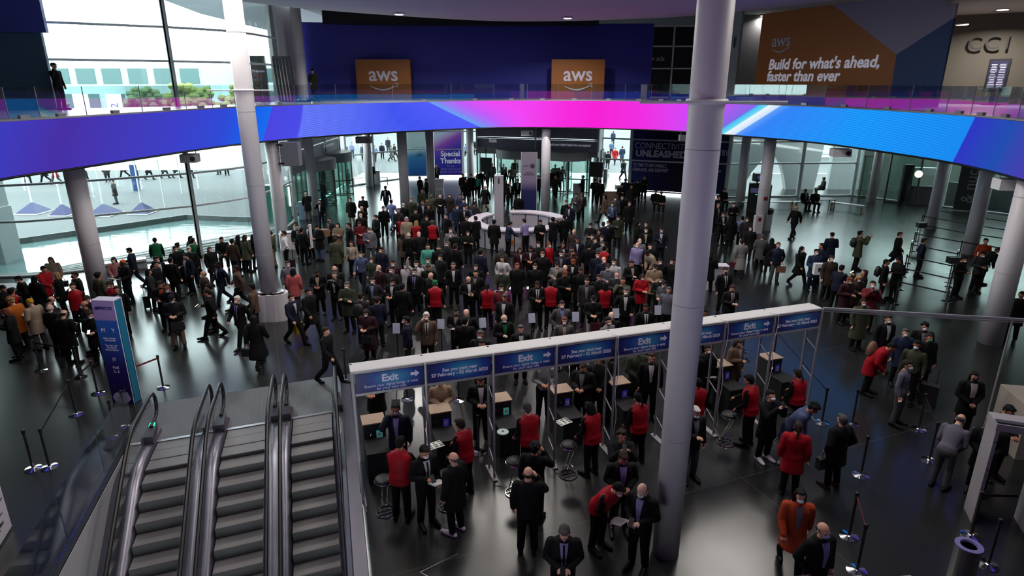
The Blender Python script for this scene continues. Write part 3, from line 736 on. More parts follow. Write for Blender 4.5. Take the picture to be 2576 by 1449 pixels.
flat('lilac_field', [J, (L, R1[1]), (L, ZT), (apx, ZT)], mat('lilac_field_print', rgb(150, 140, 160), 0.55), w)
flat('blue_field', [(JB[0], 0), (L, 0), (L, R1[1]), J], mat('blue_field_print', rgb(40, 66, 112), 0.55), w)
c = pz(1966, 103); lettering('aws', 0.95, M_TXT, w, (c[0], -0.02, c[1]), (PI / 2, 0, 0), bold=0.01); smile(w, (c[0], -0.03, c[1] - 0.42), 1.25)
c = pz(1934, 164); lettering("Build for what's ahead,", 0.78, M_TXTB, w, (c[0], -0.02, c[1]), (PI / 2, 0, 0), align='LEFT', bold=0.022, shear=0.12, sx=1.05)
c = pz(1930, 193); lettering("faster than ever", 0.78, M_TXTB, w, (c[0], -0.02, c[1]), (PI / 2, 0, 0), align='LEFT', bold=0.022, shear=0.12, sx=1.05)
# side rooms of the upper level, right
M_OLIVE = mat('olive_wall', (0.085, 0.072, 0.055, 1), 0.8)
mb = MB(); mb.wallstrip([(21.5, 34.5), (27, 30.5), (29.5, 24)], Z_UP, 12.4, 0.2); ow = tag(mb.build('wall_olive', M_OLIVE), kind='structure')
wl = empty('wall_sign', (23.2, 32.85, 9.9), math.atan2(-4, 5.5)); tag(wl, 'dark CC1 lettering on the olive wall above the screen stand', 'sign')
lettering('CC1', 0.95, mat('dark_sign_letters', (0.02, 0.02, 0.02, 1), 0.6), wl, (0, 0, 0), (PI / 2, 0, 0), ext=0.02)
g = Vector((23.0, 31.6)); ds = empty('display_totem', (g.x, g.y, Z_UP), math.atan2(-4, 5.5) - 0.2); tag(ds, 'black portrait display with lines of pale text near the CC1 wall', 'display')
mb = MB(); mb.box((0, 0, 1.35), (0.85, 0.12, 1.5)); mb.box((0, 0, 0.3), (0.2, 0.1, 0.6)); mb.box((0, 0, 0.03), (0.7, 0.5, 0.05)); mb.build('case', M_BLACK, ds)
mb = MB(); mb.box((0, -0.066, 1.35), (0.68, 0.01, 1.3)); mb.build('screen', mat('display_screen', (0.02, 0.02, 0.04, 1), 0.3, emit=rgb(24, 20, 44), estr=1.0), ds)
mb = MB(); random.seed(3)
for k in range(15):
    for c0 in (-0.17, 0.17): mb.box((c0 + random.uniform(-.02, .0), -0.074, 1.85 - k * 0.075), (random.uniform(.18, .28), 0.004, 0.022))
mb.build('text_lines', mat('display_text', (0.5, 0.5, 0.6, 1), 0.5, emit=rgb(150, 140, 175), estr=1.0), ds)
# right balcony parapet (glass over pinkish panel)
mb = MB(); mb.wallstrip([(14.0, 41.5), (12.6, 45)], Z_UP, 12.4, 0.15); tag(mb.build('wall_grey_curve', mat('grey_curved_wall', (0.34, 0.36, 0.35, 1), 0.7)), kind='structure')
w2 = empty('wall_sign', (13.55, 42.4, 10.4), -1.15); tag(w2, 'dark CC lettering partly hidden behind the orange print', 'sign'); lettering('CC1', 0.9, mat('dark_sign_letters', (0.02, 0.02, 0.02, 1), 0.6), w2, (0, -0.1, 0), (PI / 2, 0, 0))
# dark grid wall beside the blue wall
wg = empty('window_dark_grid', (9.4, 45.0, Z_UP)); tag(wg, kind='structure')
mb = MB(); mb.box((1.6, 0.1, 2.3), (3.2, 0.06, 4.6)); mb.build('black_pane', mat('black_glass', (0.006, 0.006, 0.006, 1), 0.5), wg)
mb = MB()
for x in (1.35, 2.9): mb.box((x, 0, 2.3), (0.09, 0.1, 4.6))
for z in (0.05, 1.9, 3.3, 4.55): mb.box((1.6, 0, z), (3.2, 0.1, 0.09))
mb.build('window_frame', M_FRAME, wg)
wt = empty('wall_sign', (9.75, 44.85, 9.58)); tag(wt, 'small pale ads lettering on the black grid wall beside the blue wall', 'sign'); lettering('n ads', 0.42, M_TXT, wt, (0, 0, 0), (PI / 2, 0, 0))
# dark blue hanging on the far side of the upper left
mb = MB(); mb.box((-2.6, 0, 1.45), (5.2, 0.25, 2.95)); dp = mb.build('hanging_banner', mat('navy_hanging', rgb(52, 78, 104), 0.6, noise=0.05), loc=(-18.5, 26.75, Z_UP), rz=0.3); tag(dp, 'dark blue hanging banner standing by the pool window on the upper floor', 'banner')
mb = MB(); mb.box((-2.5, -0.25, 3.65), (5.55, 0.3, 1.5)); mb.build('upper_flap', mat('navy_flap', rgb(52, 56, 140), 0.55), dp)
# upper-floor stands by the white wall
def upstand(px0, px1, py, pyt, D, name, label):
    x0 = (px0 - 1288) / F_PX * (D * math.cos(TH) + 0.2); x1 = (px1 - 1288) / F_PX * (D * math.cos(TH) + 0.2)
    return x0, x1
s1 = empty('totem_sign', (-14.1, 36.3, Z_UP)); s1.location = (-14.05 + 0.6, 36.4, Z_UP)
s1.location = ((655 - 1288) / F_PX * 34.8, 36.6, Z_UP); tag(s1, 'black Welcome totem on the upper floor in front of the pool window', 'sign')
mb = MB(); mb.box((0, 0, 1.2), (0.8, 0.15, 2.4)); mb.build('board', M_BLACK, s1); mb = MB(); mb.box((0, 0, 0.02), (0.9, 0.5, 0.04)); mb.build('foot', M_BLACK, s1)
lettering('Welcome', 0.17, M_TXT, s1, (0, -0.09, 1.62), (PI / 2, 0, 0), bold=0.004); lettering('registration', 0.12, mat('red_sign_text', rgb(190, 60, 60), 0.5), s1, (0, -0.09, 1.42), (PI / 2, 0, 0))
s2 = empty('slatted_stand', ((712 - 1288) / F_PX * 35.0, 36.9, Z_UP)); tag(s2, 'black slatted frame leaning on the upper floor beside the white wall', 'stand')
mb = MB(); mb.box((0, 0, 2.35), (0.95, 0.1, 0.1)); mb.build('head_rail', M_BLACK, s2)
for k in range(6):
    mb = MB(); x = -0.44 + k * 0.176; mb.add([(x - 0.06, -.03, 2.3), (x + 0.06, -.03, 2.3), (x + 0.075 + .1, -.03, 0), (x - 0.0 + .1, -.03, 0), (x - 0.06, .03, 2.3), (x + 0.06, .03, 2.3), (x + 0.075 + .1, .03, 0), (x - 0.0 + .1, .03, 0)], [(0, 1, 2, 3), (7, 6, 5, 4), (0, 4, 5, 1), (1, 5, 6, 2), (2, 6, 7, 3), (3, 7, 4, 0)])
    mb.build('slat', M_BLACK, s2)
mb = MB(); mb.box((0.9, -0.1, 0.03), (2.0, 0.6, 0.05)); mb.ell((1.5, -0.1, 0.12), (0.3, 0.15, 0.1)); mb.build('folded_cloth', M_BLACK, s2)
# ---------------------------------------------------------------- lamps
M_GLOW = mat('lamp_glow', (1, 0.93, 0.85, 1), 0.5, emit=(1, 0.92, 0.82, 1), estr=4.0)
def downlight(x, y, z, power, label, size=0.3, r=0.14, colr=(1, 0.95, 0.9)):
    d = empty('ceiling_light', (x, y, z)); tag(d, label, 'ceiling light', 'recessed ceiling lights')
    mb = MB(); mb.lathe((0, 0, -0.03), [(r * 1.25, 0), (r * 1.3, 0.03)], 20); mb.build('trim_ring', M_WHITE, d)
    mb = MB(); mb.lathe((0, 0, -0.045), [(r, 0), (r, 0.01)], 20); mb.build('lamp_face', M_GLOW, d)
    if power:
        ld = bpy.data.lights.new('lamp', 'AREA'); ld.shape = 'DISK'; ld.size = size; ld.energy = power; ld.color = colr; ld.spread = math.radians(150)
        lo = bpy.data.objects.new('lamp', ld); COL.objects.link(lo); lo.parent = d; lo.location = (0, 0, -0.07)
LBL = 'unseen round light panel added in the ceiling to light the open hall'
for (x, y, z) in FILL_LAMPS: downlight(x, y, z, 560 * FILL_W * (0.5 if y < 14 else 1.0), LBL, 4.2, 2.1)  # added fill panels, out of view above the hall
for px, py, z, pw in ((1004, 34, 11.5, 500), (1428, 44, 11.5, 500), (1606, 57, 12.45, 0), (1640, 64, 12.45, 60), (1872, 58, 12.45, 60), (1922, 38, 12.45, 60), (2523, 22, 11.25, 400), (2420, 60, 10.7, 0)):
    d = ray(px, py); t = (z - CAM_H) / d[2]
    downlight(d[0] * t, d[1] * t, z - 0.02, pw, 'small glowing recessed lamp in the upper floor ceiling', 0.3, 0.22)
# ================================================================ exit gantry
GA = Vector((-3.02, 10.85)); GDIR = Vector((7.42 + 3.02, 14.36 - 10.85)).normalized(); GANG = math.atan2(GDIR.y, GDIR.x)
BAY = 1.385; GZ = 2.93; SZ0 = 2.45
gan = empty('exit_gantry', (GA.x, GA.y, 0), GANG); tag(gan, 'long white-topped exit gantry of truss posts and blue sign panels across the hall', 'gantry')
mb = MB(); mb.box((BAY * 4, 0.20, GZ - 0.02), (BAY * 8 + 0.06, 0.40, 0.04)); mb.build('white_top', mat('white_board', (0.52, 0.52, 0.52, 1), 0.55), gan)
mb = MB(); mb.box((BAY * 4, 0.385, GZ - 0.22), (BAY * 8, 0.03, 0.4)); mb.build('back_board', M_WHITE, gan)
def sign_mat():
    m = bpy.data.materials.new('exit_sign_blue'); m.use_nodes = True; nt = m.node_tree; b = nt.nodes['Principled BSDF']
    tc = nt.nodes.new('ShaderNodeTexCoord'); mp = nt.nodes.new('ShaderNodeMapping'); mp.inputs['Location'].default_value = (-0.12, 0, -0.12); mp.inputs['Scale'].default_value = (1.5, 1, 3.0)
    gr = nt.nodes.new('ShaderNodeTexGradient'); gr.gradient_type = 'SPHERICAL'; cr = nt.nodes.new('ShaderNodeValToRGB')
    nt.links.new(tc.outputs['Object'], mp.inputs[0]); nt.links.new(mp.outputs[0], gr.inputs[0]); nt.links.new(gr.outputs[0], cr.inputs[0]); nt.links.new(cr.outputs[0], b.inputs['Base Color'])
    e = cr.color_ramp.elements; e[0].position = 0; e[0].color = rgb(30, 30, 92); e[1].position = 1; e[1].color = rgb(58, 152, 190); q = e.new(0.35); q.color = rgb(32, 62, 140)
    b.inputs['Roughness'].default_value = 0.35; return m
M_SIGN = sign_mat(); M_TRUSS = mat('truss_grey', (0.30, 0.29, 0.31, 1), 0.45, 0.3)
M_SGT = mat('sign_lettering', (0.72, 0.66, 0.80, 1), 0.6)
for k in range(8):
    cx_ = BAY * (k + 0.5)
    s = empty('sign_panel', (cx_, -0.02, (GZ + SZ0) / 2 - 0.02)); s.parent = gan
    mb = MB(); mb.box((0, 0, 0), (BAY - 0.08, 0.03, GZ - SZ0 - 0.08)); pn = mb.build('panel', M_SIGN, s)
    if k % 2 == 0:
        lettering('Exit', 0.205, M_SGT, s, (0.0, -0.02, 0.06), (PI / 2, 0, 0), bold=0.006)
        lettering('Ensure your digital badge is valid\nfor your next visit', 0.078, M_SGT, s, (0.02, -0.02, -0.11), (PI / 2, 0, 0), line=0.9)
        mb = MB(); mb.add([(0.40, -.02, .10), (0.49, -.02, .10), (0.49, -.02, .145), (0.57, -.02, .07), (0.49, -.02, -.005), (0.49, -.02, .04), (0.40, -.02, .04)], [(6, 5, 4, 3, 2, 1, 0)]); mb.build('arrow', M_SGT, s)
    else:
        lettering('See you next year\n27 February - 02 March 2023', 0.098, M_SGT, s, (0.0, -0.02, 0.0), (PI / 2, 0, 0), bold=0.0025, line=0.95)
for z in (GZ - 0.02, SZ0):
    mb = MB(); mb.bar((0, -0.02, z), (BAY * 8, -0.02, z), 0.05, 0.05); mb.build('rail', M_TRUSS, gan)
for k in range(9):
    mb = MB()
    for dy in (-0.05, 0.34): mb.lathe((BAY * k, dy, 0), [(0.027, 0), (0.027, GZ)], 8)
    for z in (0.35, 1.1, 1.85): mb.bar((BAY * k, -0.05, z), (BAY * k, 0.34, z + 0.2), 0.02)
    mb.box((BAY * k, 0.14, 0.015), (0.12, 0.62, 0.03)); mb.tube([(BAY * k, -0.05, 0.2), (BAY * k + 0.03, -0.34, 0.015)], 0.014, 6)
    mb.build('post', M_TRUSS, gan)
for k in (6, 7, 4, 5):   # cables looped down the posts
    mb = MB(); r_ = random.Random(k); pts = [(BAY * k + 0.05 + 0.03 * math.sin(i * 1.3 + k), -0.08, GZ - 0.02 - i * 0.245) for i in range(12)]
    mb.tube([(BAY * k - 0.04, 0.1, GZ + 0.02), (BAY * k + 0.03, -0.05, GZ + 0.03)] + pts, 0.008, 6); mb.build('cable', M_WHITE, gan)
rl = empty('truss_rail', (7.42, 14.36, 0)); tag(rl, 'long horizontal truss rail running from the gantry end past the thick white column', 'rail')
e0, e1 = Vector((0.1, 0.0, 2.93)), Vector((14.5, -2.6, 2.93)); mb = MB(); mb.bar(e0, e1, 0.05, 0.06); mb.bar(e0 - Vector((0, 0, 0.07)), e1 - Vector((0, 0, 0.07)), 0.02, 0.02); mb.build('beam', M_TRUSS, rl)
for t in (0.28, 0.62, 0.98):
    p = e0.lerp(e1, t); mb = MB(); mb.lathe((p.x, p.y, 0), [(0.022, 0), (0.022, 2.9)], 8); mb.box((p.x, p.y, 0.01), (0.3, 0.3, 0.02)); mb.build('post', M_TRUSS, rl)

# desks: tall black body with brown top, a lower shelf table toward the camera
def gp(u, v, z=0.0): p = GA + GDIR * u + Vector((-GDIR.y, GDIR.x)) * v; return (p.x, p.y, z)
desk_uv = []
for i, (px, py) in enumerate([(938, 1054), (1105, 1027), (1256, 1000), (1410, 978), (1554, 958), (1812, 914), (1938, 896)]):
    g = at(px, py, 1.1)
    d = empty('check_desk', (g.x, g.y, 0), GANG); nth = ['first from the escalators', 'second from the escalators', 'third one, bearing the round disc', 'fourth one, bearing a newspaper', 'fifth, next to the huge column', 'just right of the huge column', 'the farthest, at the gantry end'][i]
    tag(d, 'black check desk with brown top at the gantry, ' + nth, 'desk', 'check desks')
    mb = MB(); mb.box((0, 0, 0.55), (0.46, 0.40, 1.08)); mb.build('cabinet', M_BLACK, d)
    mb = MB(); mb.box((0, 0, 1.10), (0.5, 0.44, 0.025)); mb.build('top', M_CARD, d)
    mb = MB(); mb.box((0.0, -0.5, 0.72), (0.5, 0.66, 0.04)); mb.box((-0.23, -0.5, 0.35), (0.03, 0.6, 0.7)); mb.box((0.23, -0.5, 0.35), (0.03, 0.6, 0.7)); mb.box((0, -0.78, 0.35), (0.46, 0.03, 0.7)); mb.build('shelf_table', M_BLACKM, d)
    tg = i in (0, 2)
    mb = MB(); mb.box((0.1, -0.206, 0.82), (0.13, 0.008, 0.2)); dv = mb.build('tablet', mat('tablet_green', rgb(70, 170, 150), 0.4, emit=rgb(60, 150, 130), estr=0.35) if tg else mat('tablet_blue', rgb(44, 38, 130), 0.4, emit=rgb(44, 38, 130), estr=0.4), d)
    mb = MB(); mb.box((0.1, -0.212, 0.83), (0.07, 0.004, 0.07)); mb.box((0.1, -0.212, 0.76), (0.08, 0.004, 0.015)); mb.build('tablet_mark', M_SGT, dv)
    mb = MB(); mb.tube([(-0.12, -0.21, 0.78), (-0.10, -0.23, 0.83), (-0.07, -0.22, 0.88)], 0.006, 6); mb.ell((-0.14, -0.205, 0.9), (0.008, 0.006, 0.008)); mb.build('cable_clip', M_CHROME, d)
def paper(px, py, label, z=0.75):
    g = at(px, py, z); o = empty('newspaper', (g.x, g.y, z), GANG + 0.25); tag(o, label, 'newspaper', 'open newspapers')
    mb = MB(); mb.box((0, 0, 0.0), (0.33, 0.25, 0.012)); mb.build('sheet', mat('newsprint', (0.62, 0.62, 0.58, 1), 0.8), o)
    mb = MB(); r_ = random.Random(px)
    for k in range(9): mb.box((-0.12 + 0.12 * (k % 3), 0.08 - 0.075 * (k // 3), 0.008), (r_.uniform(.05, .1), r_.uniform(.02, .06), 0.003))
    mb.build('printed_blocks', mat('news_ink', (0.1, 0.1, 0.1, 1), 0.8), o)
paper(1095, 1120, 'open newspaper on the black shelf of the second desk')
paper(1418, 1061, 'open newspaper on the black shelf of the fourth desk')
g = at(1265, 1088, 0.75); mb = MB(); mb.lathe((0, 0, 0), [(0.125, 0), (0.13, 0.01), (0.13, 0.03), (0.03, 0.035), (0.028, 0.02)], 32); o = mb.build('paper_disc', mat('pale_disc', rgb(165, 185, 180), 0.7), loc=(g.x, g.y, 0.745)); tag(o, 'pale round disc lying on the black shelf of the third desk', 'disc')
mb = MB(); mb.lathe((0, 0, 0.036), [(0.03, 0), (0.03, 0.004)], 16); mb.build('hub', M_BLACK, o)
# bar stools
def stool(px, py, label, spx=None):
    g = at(px, py); s = empty('bar_stool', (g.x, g.y, 0), 0.4); tag(s, label, 'bar stool', 'chrome bar stools at the desks')
    mb = MB(); mb.lathe((0, 0, 0.72), [(0.15, 0), (0.175, 0.025), (0.175, 0.06), (0.15, 0.085), (0.05, 0.09)], 28); mb.build('seat', M_BLACK, s, smooth=True)
    mb = MB(); mb.tube([(0.178 * math.cos(a), 0.178 * math.sin(a), 0.74) for a in [2 * PI * k / 24 for k in range(25)]], 0.01, 6); mb.build('seat_rim', M_CHROME, s)
    mb = MB(); mb.tube([(0.19 * math.cos(a), 0.19 * math.sin(a), 0.015) for a in [2 * PI * k / 24 for k in range(25)]], 0.012, 6); mb.tube([(-0.18, 0.05, 0.015), (0.18, 0.05, 0.015)], 0.009, 6); mb.tube([(-0.18, -0.05, 0.015), (0.18, -0.05, 0.015)], 0.009, 6); mb.build('base_ring', M_CHROME, s)
    for sx in (-1, 1):
        mb = MB(); mb.tube([(sx * 0.05, 0.18, 0.02), (sx * 0.05, 0.16, 0.05), (sx * 0.05, -0.12, 0.68), (sx * 0.05, 0.0, 0.72)], 0.012, 8); mb.build('leg', M_CHROME, s)
    mb = MB(); mb.tube([(-0.05, 0.05, 0.28), (-0.05, -0.14, 0.28), (0.05, -0.14, 0.28), (0.05, 0.05, 0.28)], 0.01, 6); mb.build('foot_rest', M_CHROME, s)
for px, py, l in ((971, 1289, 'bar stool at the first desk beside the escalators'), (1127, 1275, 'bar stool at the second desk, half hidden by the man in white sneakers'), (1294, 1240, 'bar stool at the third desk next to the bald man seen from behind'),
                  (1429, 1196, 'bar stool at the fourth desk beside the red vest with the newspaper'), (1826, 1115, 'bar stool right of the huge column'), (1967, 1105, 'bar stool behind the woman in the red vest with a ponytail')):
    stool(px, py, l)
# blue carpet beyond the gantry
mb = MB(); A_, B2, C2, D2 = [at(*p) for p in ((1760, 1010), (2190, 1215), (2110, 880), (1990, 820))]
mb.prism([(A_.x, A_.y), (B2.x, B2.y), (C2.x, C2.y), (D2.x, D2.y)][::1], 0.001, 0.006)
# A4 paper signs on poles behind the gantry
def sign_pole(px, py, label):
    g = at(px, py, 1.25); s = empty('paper_sign', (g.x, g.y, 0), random.Random(px).uniform(-.15, .25)); tag(s, label, 'sign', 'blank paper signs on thin poles')
    mb = MB(); mb.box((0, 0, 1.25), (0.21, 0.012, 0.3), M=Matrix.Rotation(-0.25, 3, 'X')); mb.build('paper', mat('sign_paper', (0.42, 0.45, 0.58, 1), 0.6), s)
    mb = MB(); mb.lathe((0, 0.03, 0), [(0.015, 0), (0.015, 1.15)], 8); mb.lathe((0, 0.03, 0), [(0.15, 0), (0.15, 0.015), (0.02, 0.03)], 20); mb.build('pole', M_BLACK, s)
for px, py, l in ((997, 826, 'paper sign beside the man with dark hair near the gantry start'), (1109, 815, 'paper sign next to the white-haired man in the brown coat'), (1214, 812, 'tilted paper sign beside the bald man in a suit'), (1338, 800, 'paper sign behind the middle of the gantry'),
                  (1448, 797, 'paper sign beside the man in a grey blazer and blue shirt'), (1549, 788, 'paper sign in front of the grey-haired man with open jacket'), (1655, 780, 'paper sign nearest the huge column')):
    sign_pole(px, py, l)
# ================================================================ escalators
M_TREAD = mat('escalator_tread', (0.17, 0.165, 0.17, 1), 0.5, 0.3); M_RISER = mat('escalator_riser', (0.055, 0.053, 0.055, 1), 0.5, 0.2)
M_SKIRT = mat('skirt_steel', (0.20, 0.19, 0.23, 1), 0.36, 0.9, noise=0.15, nscale=4)
SL = math.tan(math.radians(30)); FLT = 0.8
def esc_z(v): return 0.0 if v < FLT else -(v - FLT) * SL if v > FLT + 0.5 else -((v - FLT) ** 2) * SL / 1.0
def esc_z(v):
    t = v - FLT
    if t <= 0: return 0.0
    if t < 0.9: return -SL * t * t / 1.8
    return -SL * (t - 0.45)
ERZ = math.atan2(EU.y, EU.x)
def local_M(): return Matrix(((EU.x, -EV.x * -1 * -1, 0), (EU.y, 0, 0), (0, 0, 1)))
mb = MB(); c_ = E(1.95, -1.02, 0.004)
pl = empty('comb_plate', (EO.x, EO.y, 0)); tag(pl, 'ribbed steel landing plate at the head of the escalators', 'plate', kind='structure')
mb = MB(); P4 = [E(-0.62, -2.1, 0.006), E(4.6, -2.1, 0.006), E(4.6, 0.02, 0.006), E(-0.62, 0.02, 0.006)]
mb.add([(p[0] - EO.x, p[1] - EO.y, 0.006) for p in P4] + [(p[0] - EO.x, p[1] - EO.y, -0.1) for p in P4], [(3, 2, 1, 0)] + [(k, (k + 1) % 4, 4 + (k + 1) % 4, 4 + k) for k in range(4)])
mrib = mat('ribbed_plate', (0.20, 0.195, 0.20, 1), 0.35, 0.8); nt = mrib.node_tree; wv = nt.nodes.new('ShaderNodeTexWave'); wv.bands_direction = 'X'; wv.inputs['Scale'].default_value = 14
tc = nt.nodes.new('ShaderNodeTexCoord'); mp = nt.nodes.new('ShaderNodeMapping'); mp.inputs['Rotation'].default_value = (0, 0, -ERZ); bpn = nt.nodes.new('ShaderNodeBump'); bpn.inputs['Strength'].default_value = 0.5; bpn.inputs['Distance'].default_value = 0.02
nt.links.new(tc.outputs['Object'], mp.inputs[0]); nt.links.new(mp.outputs[0], wv.inputs[0]); nt.links.new(wv.outputs[0], bpn.inputs['Height']); nt.links.new(bpn.outputs[0], nt.nodes['Principled BSDF'].inputs['Normal'])
o = mb.build('ribbed_plate', mrib, pl)
mb = MB()
for k in range(3):
    a0 = E(k * 1.53, 0.03, 0.012); a1 = E(k * 1.53 + 1.0, 0.03, 0.012); mb.bar((a0[0] - EO.x, a0[1] - EO.y, 0.01), (a1[0] - EO.x, a1[1] - EO.y, 0.01), 0.09, 0.02)
mb.build('comb_edge', M_METAL, pl)
NAMES = ['leftmost of the three escalators, beside the white pit wall', 'middle escalator of the three', 'rightmost of the three escalators, beside the steel edge']
def strip(mb, us, prof, mi=0):
    """sweep a cross line (u, dz) along a profile of (v, z)"""
    vs_ = [E(u, v, z + dz) for v, z in prof for u, dz in us]; k = len(us)
    mb.add(vs_, [(i * k + j, i * k + j + 1, (i + 1) * k + j + 1, (i + 1) * k + j) for i in range(len(prof) - 1) for j in range(k - 1)], mi)
for k in range(3):
    u0 = k * 1.53; es = empty('escalator', E(u0 + 0.5, 0)); tag(es, 'escalator going down toward the camera, ' + NAMES[k], 'escalator', 'escalators')
    inv = Matrix.Translation(-Vector(E(u0 + 0.5, 0)))
    v = 0.06; z = 0.0; prev = 0.0
    for i in range(19):
        v0 = 0.06 + 0.40 * i; zt = esc_z(v0 + 0.1)
        if i < 1: zt = -0.005
        zn = esc_z(v0 + 0.5) if i else -0.008
        mb = MB(); x0, x1 = u0 + 0.03, u0 + 0.97
        tv = [E(x0, v0, zt), E(x1, v0, zt), E(x1, v0 + 0.40, zt), E(x0, v0 + 0.40, zt)]
        mb.add(tv, [(3, 2, 1, 0)], 0)
        mb.add([E(x0, v0 + 0.40, zt), E(x1, v0 + 0.40, zt), E(x1, v0 + 0.39, zn - 0.03), E(x0, v0 + 0.39, zn - 0.03)], [(3, 2, 1, 0)], 1)
        mb.add([E(x0, v0 + 0.372, zt + .002), E(x1, v0 + 0.372, zt + .002), E(x1, v0 + 0.40, zt + .002), E(x0, v0 + 0.40, zt + .002)], [(3, 2, 1, 0)], 1)
        o = mb.build('step', [M_TREAD, M_RISER], es); o.matrix_parent_inverse = inv
    for sd in (0, 1):
        ub = u0 + (-0.13 if sd == 0 else 1.13); us_ = -1 if sd == 0 else 1
        # path of the handrail: newel loop, then down the slope
        prof = []
        for a in range(9):
            t = PI / 2 + PI * (1 - a / 8) ; prof.append((-0.55 + 0.36 * math.cos(t) * 1.0, 0.60 + 0.36 * math.sin(t)))
        path = [(-0.2, 0.30), (-0.42, 0.28)] + [(-0.62 - 0.30 * math.sin(PI * a / 8) , 0.30 + 0.32 * (1 - math.cos(PI * a / 8))) for a in range(1, 8)] + [(-0.55, 0.945), (-0.2, 0.95)]
        vv = [-0.2 + 0.25 * q for q in range(1, 36)]
        path = path + [(q, esc_z(q - 0.0) + 0.95) for q in vv]
        mb = MB(); pts = [E(ub, p, z) for p, z in path]
        mb.tube(pts, 0.042, 8); o = mb.build('handrail', M_RUBBER, es, smooth=True); o.matrix_parent_inverse = inv
        mb = MB(); gpts = [(q, esc_z(q) + 0.90) for q in [-0.55] + vv]; base = [(q, esc_z(q) + 0.12) for q in [-0.55] + vv]
        vs_ = []
        for (a, za), (c, zc) in zip(gpts, base): vs_ += [E(ub, a, za), E(ub, c, zc)]
        mb.add(vs_, [(2 * i, 2 * i + 1, 2 * i + 3, 2 * i + 2) for i in range(len(gpts) - 1)])
        o = mb.build('glass_side', G_RAIL, es); o.matrix_parent_inverse = inv
        mb = MB(); pr = [(q, esc_z(q)) for q in [-0.5, -0.2] + vv]
        if sd == 0: strip(mb, [(ub - 0.13, 0.06), (ub - 0.03, 0.12), (ub + 0.03, 0.12), (ub + 0.13, 0.06), (ub + 0.155, -0.35)], pr)
        else: strip(mb, [(ub - 0.155, -0.35), (ub - 0.13, 0.06), (ub - 0.03, 0.12), (ub + 0.03, 0.12), (ub + 0.13, 0.06)], pr)
        o = mb.build('steel_skirt', M_SKIRT, es, smooth=True); o.matrix_parent_inverse = inv
        mb = MB(); strip(mb, [(ub - 0.036 * 1, 0.905), (ub + 0.036, 0.905)], [(q, esc_z(q)) for q in [-0.4] + vv]); strip(mb, [(ub + us_ * -0.06, 0.905), (ub + us_ * -0.06, 0.87)], [(q, esc_z(q)) for q in [-0.4] + vv])
        o = mb.build('rail_track', M_METAL, es); o.matrix_parent_inverse = inv
        # end cap with stickers on the newel
        if True:
            mb = MB(); c0 = Vector(E(ub, -0.12, 0.14)); mb.box(c0, (0.2, 0.75, 0.28), ERZ); o = mb.build('newel_cap', mat('newel_plastic', (0.05, 0.045, 0.06, 1), 0.3), es); o.matrix_parent_inverse = inv
            mb = MB()
            for q, w_ in ((-0.3, 0.1), (-0.14, 0.07), (0.02, 0.09)): mb.box(Vector(E(ub, q, 0.284)), (0.1, w_, 0.006), ERZ)
            o2 = mb.build('sticker', mat('newel_sticker', rgb(120, 120, 175), 0.5), o); o2.matrix_parent_inverse = inv
    if k == 0:
        mb = MB(); c0 = Vector(E(-0.13, -0.32, 0.30)); mb.box(c0, (0.12, 0.16, 0.01), ERZ); o = mb.build('green_indicator', mat('green_led', (0, .6, .3, 1), .4, emit=(0.02, 0.9, 0.35, 1), estr=1.5), es); o.matrix_parent_inverse = inv
# pit: walls, floor below, fillers between lanes
mb = MB()
def quad(mb, pts, mi=0): mb.add(pts, [tuple(range(len(pts)))], mi)
mb.bar(E(-0.62, -2.05, -2.5), E(-0.62, 12, -2.5), 0.03, 5.0)
quad(mb, [E(-0.60, -0.3, 0), E(-0.60, 14, 0), E(-0.60, 14, -6), E(-0.60, -0.3, -6)])
tag(mb.build('wall_pit_left', mat('pit_plaster', (0.34, 0.32, 0.34, 1), 0.7)), kind='structure')
mb = MB(); quad(mb, [E(4.54, -2, 0), E(4.54, 14, 0), E(4.54, 14, -6), E(4.54, -2, -6)]); quad(mb, [E(-0.6, -2.0, -0.11), E(4.54, -2.0, -0.11), E(4.54, -1.0, -6), E(-0.6, -1.0, -6)])
tag(mb.build('wall_pit_right', mat('pit_panel', (0.12, 0.115, 0.13, 1), 0.5)), kind='structure')
mb = MB(); quad(mb, [E(-6, -3, -6), E(9, -3, -6), E(9, 16, -6), E(-6, 16, -6)]); tag(mb.build('floor_lower', mat('lower_floor', (0.03, 0.03, 0.03, 1), 0.4)), kind='structure')
mb = MB()
for k in (0, 1):
    strip(mb, [(1.53 * k + 1.25, 0.05), (1.53 * k + 1.28, 0.05)], [(q * 0.25 - 0.5, esc_z(q * 0.25 - 0.5)) for q in range(37)])
strip(mb, [(-0.6, -0.1), (-0.25, 0.05)], [(q * 0.25 - 0.3, esc_z(q * 0.25 - 0.3)) for q in range(37)])
tag(mb.build('trim_skirt_infill', M_SKIRT), kind='structure')
mb = MB(); strip(mb, [(4.22, 0.02), (4.30, 0.06), (4.32, 0.012), (4.56, 0.012)], [(q * 0.25 - 2.0, esc_z(q * 0.25 - 2.0) if False else 0.02) for q in range(50)])
tag(mb.build('trim_pit_edge', mat('pit_edge_steel', (0.16, 0.15, 0.18, 1), 0.35, 0.5)), kind='structure')
